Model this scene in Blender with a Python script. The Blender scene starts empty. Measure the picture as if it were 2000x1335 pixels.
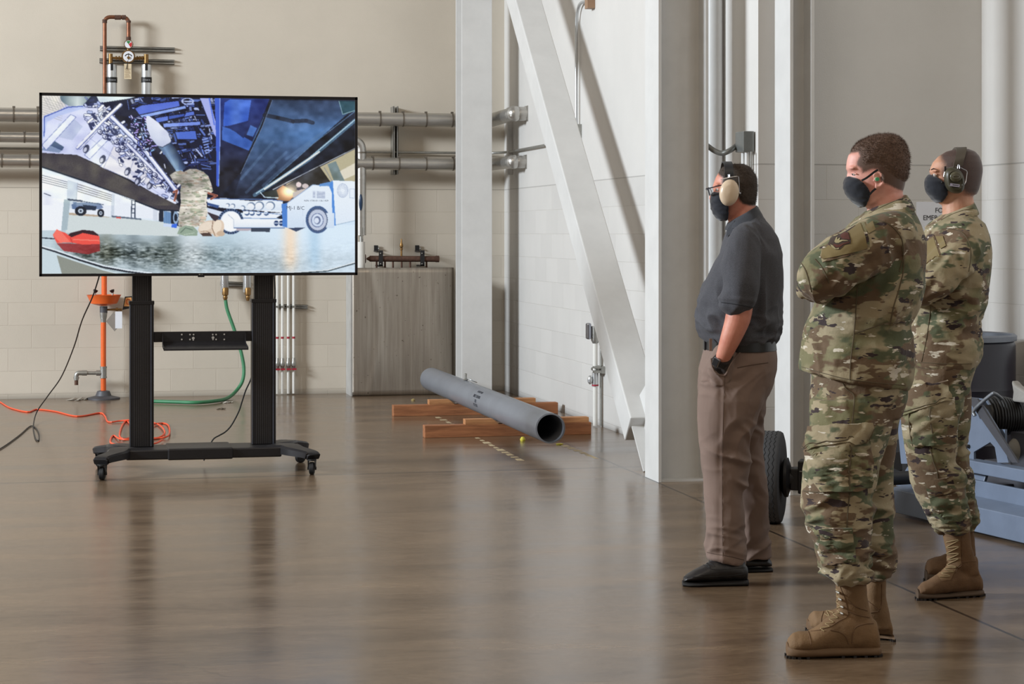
import bpy, bmesh, math, random
import numpy as np
from mathutils import Vector, Matrix, noise as mnoise
from mathutils.bvhtree import BVHTree
from mathutils.geometry import delaunay_2d_cdt
from math import sin, cos, pi, radians, sqrt, atan2

# ---------------------------------------------------------------- camera, light, exposure
# room frame: back wall is the plane y=0, long side wall the plane x=0, floor z=0 (metres)
TH = radians(12.3); F = 3889.0; HZ = 455.0; CAMH = 1.47
CX, CY = -3.894, -18.198
EXPO = 0.0
scene = bpy.context.scene
scene.view_settings.view_transform = 'Standard'
scene.view_settings.look = 'None'
scene.view_settings.exposure = EXPO
scene.view_settings.gamma = 1.0
scene.view_settings.use_curve_mapping = False
cam_d = bpy.data.cameras.new('camera'); cam_d.lens = 70.0; cam_d.sensor_width = 36.0
cam_d.shift_y = -(667.5 - HZ) / 2000.0; cam_d.clip_end = 100
cam = bpy.data.objects.new('camera', cam_d); scene.collection.objects.link(cam)
cam.location = (CX, CY, CAMH); cam.rotation_euler = (pi / 2, 0, -TH)
scene.camera = cam

world = bpy.data.worlds.new('world'); scene.world = world; world.use_nodes = True
wn = world.node_tree.nodes; wl = world.node_tree.links
wn['Background'].inputs['Color'].default_value = (0.90, 0.78, 0.64, 1)
wn['Background'].inputs['Strength'].default_value = 0.25

def area(name, loc, target, sx, sy, power, col):
    d = bpy.data.lights.new(name, 'AREA'); d.shape = 'RECTANGLE'; d.size = sx; d.size_y = sy
    d.energy = power; d.color = col
    o = bpy.data.objects.new(name, d); scene.collection.objects.link(o)
    o.location = loc
    o.rotation_euler = (Vector(target) - Vector(loc)).to_track_quat('-Z', 'Y').to_euler()
    return o
# daylight entering through the high hangar opening on the left
area('daylight_opening', (-15.5, -7.7, 6.0), (-0.3, -5.5, 1.8), 3.8, 2.2, 2950, (0.85, 0.93, 1.0))
# warm high-bay lighting over the hangar bay, behind the photographer
area('bay_lights', (-6.0, -17.0, 10.5), (-2.5, 0, 2.0), 8.0, 6.0, 330, (1.0, 0.86, 0.68))

# ---------------------------------------------------------------- geometry of the view -> places in the room
def ray(px, py):
    a = (px - 1000.0) / F
    return Vector((a * cos(TH) + sin(TH), -a * sin(TH) + cos(TH), -(py - HZ) / F))
CAMP = Vector((CX, CY, CAMH))
def at_d(px, py, Y): return CAMP + ray(px, py) * Y
def at_y(px, py, y): r = ray(px, py); return CAMP + r * ((y - CY) / r.y)
def at_x(px, py, x): r = ray(px, py); return CAMP + r * ((x - CX) / r.x)
def at_z(px, py, z=0.0): r = ray(px, py); return CAMP + r * ((z - CAMH) / r.z)
EX = Vector((cos(TH), -sin(TH), 0)); EY = Vector((sin(TH), cos(TH), 0)); EZ = Vector((0, 0, 1))
def to_px(p):
    r = Vector(p) - CAMP; Y = r.dot(EY)
    return 1000 + F * r.dot(EX) / Y, HZ - F * r.z / Y

# ---------------------------------------------------------------- materials
def lin(c):
    return tuple(((v / 255.0) / 12.92 if v / 255.0 <= 0.04045 else ((v / 255.0 + 0.055) / 1.055) ** 2.4) for v in c)
def L4(c): return lin(c) + (1.0,)
MATS = {}
def newmat(name):
    m = bpy.data.materials.new(name); m.use_nodes = True
    nt = m.node_tree; b = nt.nodes['Principled BSDF']
    return m, nt, b
def N(nt, t, **kw):
    n = nt.nodes.new(t)
    for k, v in kw.items():
        if k == 'ins':
            for a, c in v.items(): n.inputs[a].default_value = c
        else: setattr(n, k, v)
    return n
def coords(nt, scale=(1, 1, 1)):
    tc = N(nt, 'ShaderNodeTexCoord'); mp = N(nt, 'ShaderNodeMapping'); mp.inputs['Scale'].default_value = scale
    nt.links.new(tc.outputs['Object'], mp.inputs['Vector']); return mp.outputs['Vector']
def mat(name, col, rough=0.5, metal=0.0, var=0.12, vscale=8.0, bump=0.0, bscale=60.0, spec=0.5, coat=0.0, stretch=(1, 1, 1), emit=0.0):
    if name in MATS: return MATS[name]
    m, nt, b = newmat(name)
    v = coords(nt, stretch)
    n = N(nt, 'ShaderNodeTexNoise', ins={'Scale': vscale, 'Detail': 5.0, 'Roughness': 0.6}); nt.links.new(v, n.inputs['Vector'])
    r = N(nt, 'ShaderNodeValToRGB'); r.color_ramp.elements[0].position = 0.3; r.color_ramp.elements[1].position = 0.7
    c = lin(col)
    r.color_ramp.elements[0].color = tuple(x * (1 - var) for x in c) + (1,)
    r.color_ramp.elements[1].color = tuple(min(1, x * (1 + var)) for x in c) + (1,)
    nt.links.new(n.outputs['Fac'], r.inputs['Fac']); nt.links.new(r.outputs['Color'], b.inputs['Base Color'])
    b.inputs['Roughness'].default_value = rough; b.inputs['Metallic'].default_value = metal
    b.inputs['Specular IOR Level'].default_value = spec; b.inputs['Coat Weight'].default_value = coat
    if emit:
        b.inputs['Emission Color'].default_value = c + (1,); b.inputs['Emission Strength'].default_value = emit
    if bump:
        n2 = N(nt, 'ShaderNodeTexNoise', ins={'Scale': bscale, 'Detail': 3.0}); nt.links.new(v, n2.inputs['Vector'])
        bp = N(nt, 'ShaderNodeBump', ins={'Strength': bump, 'Distance': 0.004}); nt.links.new(n2.outputs['Fac'], bp.inputs['Height'])
        nt.links.new(bp.outputs['Normal'], b.inputs['Normal'])
    MATS[name] = m; return m

def wall_mat(name, axis, phase, zoff=0.04, top=1.875, col=(206, 203, 198)):
    """painted concrete block below the joint at `top`, smooth coated panel above"""
    m, nt, b = newmat(name); L = nt.links.new
    tc = N(nt, 'ShaderNodeTexCoord'); sp = N(nt, 'ShaderNodeSeparateXYZ'); L(tc.outputs['Object'], sp.inputs[0])
    sa = N(nt, 'ShaderNodeMath', operation='SUBTRACT'); L(sp.outputs[axis], sa.inputs[0]); sa.inputs[1].default_value = phase
    sz = N(nt, 'ShaderNodeMath', operation='SUBTRACT'); L(sp.outputs['Z'], sz.inputs[0]); sz.inputs[1].default_value = zoff
    cb = N(nt, 'ShaderNodeCombineXYZ'); L(sa.outputs[0], cb.inputs[0]); L(sz.outputs[0], cb.inputs[1])
    br = N(nt, 'ShaderNodeTexBrick', offset=0.5, offset_frequency=2)
    for k, v in {'Scale': 1.0, 'Mortar Size': 0.0035, 'Mortar Smooth': 0.5, 'Bias': 0.0, 'Brick Width': 0.4064, 'Row Height': 0.2032}.items():
        br.inputs[k].default_value = v
    br.inputs['Color1'].default_value = (1, 1, 1, 1); br.inputs['Color2'].default_value = (0.94, 0.94, 0.94, 1); br.inputs['Mortar'].default_value = (0.93, 0.92, 0.91, 1)
    L(cb.outputs[0], br.inputs['Vector'])
    low = N(nt, 'ShaderNodeMath', operation='LESS_THAN'); L(sp.outputs['Z'], low.inputs[0]); low.inputs[1].default_value = top
    n = N(nt, 'ShaderNodeTexNoise', ins={'Scale': 1.1, 'Detail': 6.0, 'Roughness': 0.62}); L(tc.outputs['Object'], n.inputs['Vector'])
    rp = N(nt, 'ShaderNodeValToRGB'); rp.color_ramp.elements[0].position = 0.25; rp.color_ramp.elements[1].position = 0.75
    c = lin(col); rp.color_ramp.elements[0].color = tuple(x * 0.93 for x in c) + (1,); rp.color_ramp.elements[1].color = tuple(x * 1.04 for x in c) + (1,)
    L(n.outputs['Fac'], rp.inputs['Fac'])
    mx = N(nt, 'ShaderNodeMix', data_type='RGBA', blend_type='MULTIPLY'); L(low.outputs[0], mx.inputs['Factor']); L(rp.outputs['Color'], mx.inputs['A']); L(br.outputs['Color'], mx.inputs['B'])
    # the horizontal joint line where the block ends
    dj = N(nt, 'ShaderNodeMath', operation='SUBTRACT'); L(sp.outputs['Z'], dj.inputs[0]); dj.inputs[1].default_value = top
    aj = N(nt, 'ShaderNodeMath', operation='ABSOLUTE'); L(dj.outputs[0], aj.inputs[0])
    lj = N(nt, 'ShaderNodeMath', operation='LESS_THAN'); L(aj.outputs[0], lj.inputs[0]); lj.inputs[1].default_value = 0.0035
    ml = N(nt, 'ShaderNodeMix', data_type='RGBA'); L(lj.outputs[0], ml.inputs['Factor']); L(mx.outputs['Result'], ml.inputs['A']); ml.inputs['B'].default_value = tuple(x * 0.68 for x in c) + (1,)
    # grime splash just above the floor
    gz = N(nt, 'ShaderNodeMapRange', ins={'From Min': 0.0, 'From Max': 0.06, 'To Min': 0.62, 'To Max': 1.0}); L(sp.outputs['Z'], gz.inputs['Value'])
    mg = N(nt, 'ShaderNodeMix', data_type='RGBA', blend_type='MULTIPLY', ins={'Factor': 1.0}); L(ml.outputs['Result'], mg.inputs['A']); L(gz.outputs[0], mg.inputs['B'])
    L(mg.outputs['Result'], b.inputs['Base Color'])
    b.inputs['Roughness'].default_value = 0.48; b.inputs['Specular IOR Level'].default_value = 0.4
    h1 = N(nt, 'ShaderNodeMath', operation='MULTIPLY'); L(br.outputs['Fac'], h1.inputs[0]); L(low.outputs[0], h1.inputs[1])
    n2 = N(nt, 'ShaderNodeTexNoise', ins={'Scale': 110.0, 'Detail': 3.0}); L(tc.outputs['Object'], n2.inputs['Vector'])
    bp = N(nt, 'ShaderNodeBump', invert=True, ins={'Strength': 0.45, 'Distance': 0.004}); L(h1.outputs[0], bp.inputs['Height'])
    bp2 = N(nt, 'ShaderNodeBump', ins={'Strength': 0.22, 'Distance': 0.003}); L(n2.outputs['Fac'], bp2.inputs['Height']); L(bp.outputs['Normal'], bp2.inputs['Normal'])
    L(bp2.outputs['Normal'], b.inputs['Normal'])
    return m

def floor_mat():
    m, nt, b = newmat('polished_concrete'); L = nt.links.new
    tc = N(nt, 'ShaderNodeTexCoord'); sp = N(nt, 'ShaderNodeSeparateXYZ'); L(tc.outputs['Object'], sp.inputs[0])
    mp = N(nt, 'ShaderNodeMapping'); mp.inputs['Scale'].default_value = (0.6, 2.2, 1); L(tc.outputs['Object'], mp.inputs['Vector'])
    n1 = N(nt, 'ShaderNodeTexNoise', ins={'Scale': 1.3, 'Detail': 9.0, 'Roughness': 0.66, 'Distortion': 0.4}); L(mp.outputs[0], n1.inputs['Vector'])
    r1 = N(nt, 'ShaderNodeValToRGB'); cr = r1.color_ramp; cr.elements[0].position = 0.28; cr.elements[1].position = 0.72
    cr.elements[0].color = L4((88, 71, 56)); cr.elements[1].color = L4((138, 115, 91))
    L(n1.outputs['Fac'], r1.inputs['Fac'])
    n2 = N(nt, 'ShaderNodeTexNoise', ins={'Scale': 26.0, 'Detail': 6.0, 'Roughness': 0.7}); L(mp.outputs[0], n2.inputs['Vector'])
    r2 = N(nt, 'ShaderNodeValToRGB'); r2.color_ramp.elements[0].position = 0.32; r2.color_ramp.elements[1].position = 0.56
    r2.color_ramp.elements[0].color = (0.64, 0.62, 0.60, 1); r2.color_ramp.elements[1].color = (1, 1, 1, 1); L(n2.outputs['Fac'], r2.inputs['Fac'])
    m1 = N(nt, 'ShaderNodeMix', data_type='RGBA', blend_type='MULTIPLY', ins={'Factor': 1.0}); L(r1.outputs['Color'], m1.inputs['A']); L(r2.outputs['Color'], m1.inputs['B'])
    # saw-cut joints: distance functions in room coordinates
    def line(axis, at, w, lo=None, lo_axis=None, sign=1):
        d = N(nt, 'ShaderNodeMath', operation='SUBTRACT'); L(sp.outputs[axis], d.inputs[0]); d.inputs[1].default_value = at
        a = N(nt, 'ShaderNodeMath', operation='ABSOLUTE'); L(d.outputs[0], a.inputs[0])
        c = N(nt, 'ShaderNodeMath', operation='LESS_THAN'); L(a.outputs[0], c.inputs[0]); c.inputs[1].default_value = w
        if lo is None: return c
        g = N(nt, 'ShaderNodeMath', operation='GREATER_THAN' if sign > 0 else 'LESS_THAN'); L(sp.outputs[lo_axis], g.inputs[0]); g.inputs[1].default_value = lo
        k = N(nt, 'ShaderNodeMath', operation='MULTIPLY'); L(c.outputs[0], k.inputs[0]); L(g.outputs[0], k.inputs[1]); return k
    ls = [line('X', -0.555, 0.0085), line('Y', -6.12, 0.016), line('Y', -7.61, 0.014, -0.555, 'X', 1), line('Y', -0.42, 0.012, -0.555, 'X', -1), line('Y', -13.2, 0.006)]
    acc = ls[0]
    for l in ls[1:]:
        a = N(nt, 'ShaderNodeMath', operation='MAXIMUM'); L(acc.outputs[0], a.inputs[0]); L(l.outputs[0], a.inputs[1]); acc = a
    # fine wandering cracks
    v = N(nt, 'ShaderNodeTexVoronoi', feature='DISTANCE_TO_EDGE', ins={'Scale': 0.33}); 
    nd = N(nt, 'ShaderNodeTexNoise', ins={'Scale': 3.0, 'Detail': 6.0}); L(tc.outputs['Object'], nd.inputs['Vector'])
    ad = N(nt, 'ShaderNodeMix', data_type='RGBA', ins={'Factor': 0.25}); L(tc.outputs['Object'], ad.inputs['A']); L(nd.outputs['Color'], ad.inputs['B']); L(ad.outputs['Result'], v.inputs['Vector'])
    cl = N(nt, 'ShaderNodeMath', operation='LESS_THAN'); L(v.outputs['Distance'], cl.inputs[0]); cl.inputs[1].default_value = 0.0009
    cm = N(nt, 'ShaderNodeMath', operation='MULTIPLY'); L(cl.outputs[0], cm.inputs[0]); cm.inputs[1].default_value = 0.3
    a = N(nt, 'ShaderNodeMath', operation='MAXIMUM'); L(acc.outputs[0], a.inputs[0]); L(cm.outputs[0], a.inputs[1])
    mj = N(nt, 'ShaderNodeMix', data_type='RGBA'); L(a.outputs[0], mj.inputs['Factor']); L(m1.outputs['Result'], mj.inputs['A']); mj.inputs['B'].default_value = L4((52, 42, 34))
    L(mj.outputs['Result'], b.inputs['Base Color'])
    rr = N(nt, 'ShaderNodeMapRange', ins={'From Min': 0.3, 'From Max': 0.7, 'To Min': 0.17, 'To Max': 0.26}); L(n1.outputs['Fac'], rr.inputs['Value'])
    L(rr.outputs[0], b.inputs['Roughness']); b.inputs['Specular IOR Level'].default_value = 0.62
    n3 = N(nt, 'ShaderNodeTexNoise', ins={'Scale': 14.0, 'Detail': 4.0}); L(mp.outputs[0], n3.inputs['Vector'])
    bp = N(nt, 'ShaderNodeBump', ins={'Strength': 0.06, 'Distance': 0.003}); L(n3.outputs['Fac'], bp.inputs['Height']); L(bp.outputs['Normal'], b.inputs['Normal'])
    return m

# ---------------------------------------------------------------- mesh building
COL = scene.collection
class MB:
    def __init__(s): s.v = []; s.f = []
    def add(s, vs, fs):
        o = len(s.v); s.v += [tuple(v) for v in vs]; s.f += [tuple(i + o for i in f) for f in fs]; return s
    def box(s, lo, hi, M=None):
        x0, y0, z0 = lo; x1, y1, z1 = hi
        vs = [Vector(p) for p in [(x0, y0, z0), (x1, y0, z0), (x1, y1, z0), (x0, y1, z0), (x0, y0, z1), (x1, y0, z1), (x1, y1, z1), (x0, y1, z1)]]
        if M: vs = [M @ v for v in vs]
        return s.add(vs, [(0, 3, 2, 1), (4, 5, 6, 7), (0, 1, 5, 4), (1, 2, 6, 5), (2, 3, 7, 6), (3, 0, 4, 7)])
    def loft(s, rings, cap=True):
        n = len(rings[0]); vs = [p for r in rings for p in r]; fs = []
        for i in range(len(rings) - 1):
            for j in range(n):
                a = i * n + j; b = i * n + (j + 1) % n
                fs.append((a, b, b + n, a + n))
        if cap:
            vs.append(sum((Vector(p) for p in rings[0]), Vector()) / n); vs.append(sum((Vector(p) for p in rings[-1]), Vector()) / n)
            k = len(vs) - 2; m = (len(rings) - 1) * n
            for j in range(n):
                fs.append((k, (j + 1) % n, j)); fs.append((k + 1, m + j, m + (j + 1) % n))
        return s.add(vs, fs)
    def tube(s, path, r, seg=14, cap=True, flat=None):
        P = [Vector(p) for p in path]; R = r if isinstance(r, (list, tuple)) else [r] * len(P)
        T = []
        for i in range(len(P)):
            a = P[max(0, i - 1)]; b = P[min(len(P) - 1, i + 1)]; T.append((b - a).normalized())
        up = Vector((0, 0, 1)) if abs(T[0].z) < 0.9 else Vector((1, 0, 0))
        U = (up - T[0] * up.dot(T[0])).normalized(); rings = []
        for i in range(len(P)):
            U = (U - T[i] * U.dot(T[i])).normalized(); V = T[i].cross(U)
            f = flat or 1.0
            rings.append([P[i] + (U * cos(2 * pi * j / seg) + V * sin(2 * pi * j / seg) * f) * R[i] for j in range(seg)])
        return s.loft(rings, cap)
    def cyl(s, a, b, r, seg=20, r2=None): return s.tube([a, b], [r, r if r2 is None else r2], seg)
    def lathe(s, prof, base, axis=(0, 0, 1), seg=28):
        A = Vector(axis).normalized(); up = Vector((0, 0, 1)) if abs(A.z) < 0.9 else Vector((1, 0, 0))
        U = (up - A * up.dot(A)).normalized(); V = A.cross(U); B = Vector(base)
        return s.loft([[B + A * h + (U * cos(2 * pi * j / seg) + V * sin(2 * pi * j / seg)) * max(r, 1e-4) for j in range(seg)] for r, h in prof])
    def prism(s, pts, vec):
        P = [Vector(p) for p in pts]; V = Vector(vec); n = len(P)
        fs = [tuple(reversed(range(n))), tuple(range(n, 2 * n))] + [(i, (i + 1) % n, (i + 1) % n + n, i + n) for i in range(n)]
        return s.add(P + [p + V for p in P], fs)
    def ball(s, c, r, seg=16, rings=10, M=None):
        c = Vector(c); rx, ry, rz = r if isinstance(r, (tuple, list)) else (r, r, r); R = []
        for i in range(rings + 1):
            t = pi * (i + 0.02) / (rings + 0.04)
            ring = [Vector((rx * sin(t) * cos(2 * pi * j / seg), ry * sin(t) * sin(2 * pi * j / seg), rz * cos(t))) for j in range(seg)]
            R.append([c + (M @ q if M else q) for q in ring])
        return s.loft(R)
    def build(s, name, material, parent=None, smooth=False, bevel=0.0, angle=40):
        off = Vector((0, 0, 0)); p = parent
        while p is not None: off = off + p.location; p = p.parent
        me = bpy.data.meshes.new(name)
        me.from_pydata([Vector(v) - off for v in s.v], [], s.f); me.update()
        bm = bmesh.new(); bm.from_mesh(me); bmesh.ops.recalc_face_normals(bm, faces=bm.faces)
        if bevel > 0:
            es = [e for e in bm.edges if len(e.link_faces) == 2 and e.calc_face_angle(0) > radians(35)]
            bmesh.ops.bevel(bm, geom=es, offset=bevel, segments=2, affect='EDGES', profile=0.5, clamp_overlap=True)
        bm.to_mesh(me); bm.free()
        if smooth:
            me.polygons.foreach_set('use_smooth', [True] * len(me.polygons))
            me.set_sharp_from_angle(angle=radians(angle))
        o = bpy.data.objects.new(name, me); COL.objects.link(o); me.materials.append(material)
        if parent is not None: o.parent = parent
        return o
def tag(o, label, cat, group=None):
    o['label'] = label; o['category'] = cat
    if group: o['group'] = group
    return o
def struct(o): o['kind'] = 'structure'; return o
def thing(name, loc, label, cat, group=None):
    o = bpy.data.objects.new(name, None); COL.objects.link(o); o.location = loc; o.empty_display_size = 0.1
    return tag(o, label, cat, group)
def fillet(pts, r, n=7):
    P = [Vector(p) for p in pts]; out = [P[0]]
    for i in range(1, len(P) - 1):
        a = (P[i - 1] - P[i]); b = (P[i + 1] - P[i]); d = min(r, a.length * .48, b.length * .48)
        p0 = P[i] + a.normalized() * d; p1 = P[i] + b.normalized() * d
        for k in range(n + 1):
            t = k / n; out.append(p0 * (1 - t) ** 2 + P[i] * 2 * t * (1 - t) + p1 * t * t)
    out.append(P[-1]); return out
def spline(pts, n=8):
    P = [Vector(p) for p in pts]; P = [P[0] * 2 - P[1]] + P + [P[-1] * 2 - P[-2]]; out = []
    for i in range(1, len(P) - 2):
        for k in range(n):
            t = k / n; a, b, c, d = P[i - 1:i + 3]
            out.append(0.5 * ((2 * b) + (c - a) * t + (2 * a - 5 * b + 4 * c - d) * t * t + (3 * b - a - 3 * c + d) * t ** 3))
    out.append(P[-2]); return out
def text_mb(s, size, M, extrude=0.0004, align='CENTER', spacing=1.0):
    cu = bpy.data.curves.new('t', 'FONT'); cu.body = s; cu.size = size; cu.extrude = extrude; cu.align_x = align; cu.align_y = 'CENTER'; cu.space_character = spacing
    cu.resolution_u = 3
    o = bpy.data.objects.new('t', cu); COL.objects.link(o)
    dg = bpy.context.evaluated_depsgraph_get(); me = bpy.data.meshes.new_from_object(o.evaluated_get(dg))
    mb = MB(); mb.add([M @ v.co for v in me.vertices], [tuple(p.vertices) for p in me.polygons])
    bpy.data.objects.remove(o); bpy.data.curves.remove(cu); bpy.data.meshes.remove(me); return mb
def frame(o, x, y):
    x = Vector(x).normalized(); y = Vector(y); y = (y - x * y.dot(x)).normalized(); z = x.cross(y)
    M = Matrix.Identity(4)
    for i in range(3): M[i][0] = x[i]; M[i][1] = y[i]; M[i][2] = z[i]; M[i][3] = o[i]
    return M

# ---------------------------------------------------------------- the setting
HT = 7.5
PH = at_y(108, 566, 0).x
m_back = wall_mat('painted_block_back', 'X', PH - 0.4064 * 60, col=(206, 196, 181))
m_side = wall_mat('painted_block_side', 'Y', -100 * 0.4064 - 0.08, col=(212, 209, 205))
m_ret = wall_mat('painted_block_return', 'X', at_y(1614, 350, -7.11).x - 0.2032 - 0.4064 * 60, col=(206, 203, 198))
struct(MB().box((-15, -26, -0.15), (4, 0.25, 0)).build('floor', floor_mat()))
struct(MB().box((-15, 0, 0), (0.25, 0.25, HT)).build('wall_back', m_back))
struct(MB().box((0, -7.11, 0), (0.25, 0, HT)).build('wall_right', m_side))
struct(MB().box((0.25, -7.11, 0), (1.66, -6.86, HT)).build('wall_return', m_ret))
struct(MB().box((1.412, -26, 0), (1.66, -7.11, HT)).build('wall_recess', m_side))
m_white = mat('white_steel_paint', (208, 207, 205), 0.42, var=0.05, vscale=5, bump=0.05)
m_steelpaint = m_white

# ---- W-section columns and the diagonal brace
def wsec(flange_axis_half, web_half, tf, tw):
    """outline of an I section: flanges are perpendicular to the first axis"""
    a, b = web_half, flange_axis_half
    return [(-a, -b), (-a + tf, -b), (-a + tf, -tw), (a - tf, -tw), (a - tf, -b), (a, -b), (a, b), (a - tf, b), (a - tf, tw), (-a + tf, tw), (-a + tf, b), (-a, b)]
def wcolumn(loc, depth, width, rot, h, label):
    pts = wsec(width / 2, depth / 2, 0.02, 0.007); c, s_ = cos(rot), sin(rot)
    mb = MB(); mb.prism([(loc[0] + x * c - y * s_, loc[1] + x * s_ + y * c, 0.0) for x, y in pts], (0, 0, h))
    t = thing('steel_column', (loc[0], loc[1], 0), label, 'column')
    mb.build('shaft', m_steelpaint, t, bevel=0.002)
    bp = MB().box((loc[0] - depth / 2 * abs(c) - width / 2 * abs(s_) + 0.015, loc[1] - width / 2 * abs(c) - depth / 2 * abs(s_) + 0.015, 0), (loc[0] + depth / 2 * abs(c) + width / 2 * abs(s_) - 0.015, loc[1] + width / 2 * abs(c) + depth / 2 * abs(s_) - 0.015, 0.012))
    bp.build('base_plate', m_steelpaint, t)
    return t
wcolumn((-0.395, -6.77), 0.31, 0.285, 0, HT, 'large white steel column in front of the side wall, left of the man in the polo shirt')
wcolumn((-0.41, -0.60), 0.30, 0.275, pi / 2, HT, 'white steel column in the far corner behind the grey tube')
wcolumn((0.075, -7.51), 0.145, 0.25, 0, HT, 'slim white steel column behind the wheel, at the edge of the recess')
# trim angle beside the slim column
struct(MB().box((0.15, -7.15, 0), (0.20, -7.112, HT)).build('trim_1', m_steelpaint))

def brace():
    p0 = Vector((-0.405, -6.10, 0.235)); d = Vector((0, 1, 0.895)).normalized()
    n = Vector((0, -d.z, d.y))
    t = thing('diagonal_brace', (p0.x, p0.y, 0), 'white steel diagonal brace rising from the column foot across the side wall', 'brace')
    pts = wsec(0.107, 0.105, 0.012, 0.006)
    MB().prism([p0 + Vector((1, 0, 0)) * x + n * y for x, y in ((-.107, -.105), (.107, -.105), (.107, .105), (-.107, .105))], d * 7.02).build('beam', m_steelpaint, t, bevel=0.008)
    def P(q, z, x): return Vector((x, -q, z))
    MB().prism([P(5.95, 0.40, -0.412), P(6.1, 0.2, -0.412), P(6.38, 0.012, -0.412), P(6.628, 0.012, -0.412), P(6.628, 0.78, -0.412)], (0.014, 0, 0)).build('gusset_plate', m_steelpaint, t)
    MB().prism([P(6.10, 0.265, -0.49), P(6.115, 0.268, -0.49), P(6.395, 0.006, -0.49), P(6.38, 0.0, -0.49)], (0.17, 0, 0)).build('stiffener', m_steelpaint, t)
brace()
# ---------------------------------------------------------------- pipes and fittings on the walls
m_clad = mat('aluminium_cladding', (188, 185, 180), 0.33, 0.85, var=0.10, vscale=6, bump=0.15, bscale=30, stretch=(1, 4, 4))
m_band = mat('dark_strap', (120, 112, 102), 0.45, 0.7)
m_galv = mat('galvanised_steel', (164, 163, 158), 0.42, 0.8, var=0.12, vscale=30)
m_silver = mat('bright_silver_paint', (205, 207, 208), 0.3, 0.7, var=0.05)
m_copper = mat('aged_copper', (128, 84, 62), 0.42, 0.7, var=0.22, vscale=25)
m_brass = mat('aged_brass', (136, 104, 62), 0.4, 0.75, var=0.25, vscale=40)
m_rust = mat('rusty_iron', (92, 66, 54), 0.75, 0.35, var=0.3, vscale=30, bump=0.3)
m_black = mat('black_metal', (34, 33, 34), 0.5, 0.2, var=0.1)
m_pvc = mat('white_pipe', (226, 224, 218), 0.35, var=0.03)
m_jacket = mat('white_pipe_jacket', (214, 211, 204), 0.45, var=0.05, vscale=20)
m_red = mat('red_tape', (160, 34, 52), 0.5)
m_orange = mat('orange_enamel', (226, 100, 40), 0.4, var=0.1, vscale=9)
m_darkgrey = mat('dark_grey_iron', (84, 84, 88), 0.55, 0.4)
m_paper = mat('white_paper', (226, 228, 234), 0.8, var=0.02)

def clad_pipe(name, path, r, label, bands, n0=14, group=None, wall_e=None):
    base = Vector(path[0]); t = thing(name, base, label, 'pipe', group)
    MB().tube(path, r, 24).build('cladding', m_clad, t, smooth=True)
    for p, d in bands:
        p = Vector(p); d = Vector(d).normalized()
        b = MB(); b.tube([p - d * 0.007, p + d * 0.007], r + 0.0035, 24)
        b.box((-0.012, -0.008, 0), (0.012, 0.008, 0.014), Matrix.Translation(p + Vector((0, -0.0, r))))
        b.build('strap', m_band, t, smooth=True)
    if wall_e:
        for k, w in enumerate((.006, .012)):
            MB().box((-.004 - .003 * k, wall_e.y - r * 1.12 + .01 * k, wall_e.z - r * 1.12 + .01 * k), (-.0005, wall_e.y + r * 1.12 - .01 * k, wall_e.z + r * 1.12 - .01 * k)).build('wall_flange', m_clad, t)
        j = Vector((-.112, wall_e.y, wall_e.z)); MB().ball(j, r * 1.13, 22, 14).build('elbow_cap', m_clad, t, smooth=True)
    return t
YO = 0.24   # pipe centre distance from the back wall
zt = at_y(800, 233.5, -YO).z; zb = at_y(800, 320, -YO).z; zm = at_y(30, 268, -YO).z
def bandsx(pxs, z): return [((at_y(p, 230, -YO).x, -YO, z), (1, 0, 0)) for p in pxs]
x_end = -0.52
E1 = at_x(1024, 222, -0.02); E2 = at_x(1022, 316, -0.02)
def elbow_path(z, E):
    # along the back wall, out round the corner column, and into the side wall
    return fillet([(-7.5, -YO, z), (-0.185, -YO, z), (-0.112, E.y, E.z), (0.05, E.y, E.z)], 0.10, 8)
clad_pipe('insulated_pipe', elbow_path(zt, E1), 0.062, 'large silver clad pipe, upper of the two that bend into the side wall', bandsx([27, 74, 742, 787, 832, 883], zt), wall_e=E1)
clad_pipe('insulated_pipe', elbow_path(zb, E2), 0.056, 'silver clad pipe, lower of the two that bend into the side wall', bandsx([4, 58, 728, 779, 832, 885], zb), wall_e=E2)
xv = at_y(705.5, 400, -YO).x
clad_pipe('insulated_pipe', fillet([(-7.5, -YO, zm), (xv, -YO, zm), (xv, -YO, 1.45)], 0.09, 8), 0.045, 'silver clad pipe that turns down beside the right edge of the television', bandsx([-2, 48], zm) + [((xv, -YO, z), (0, 0, 1)) for z in (2.2,)])
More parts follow.
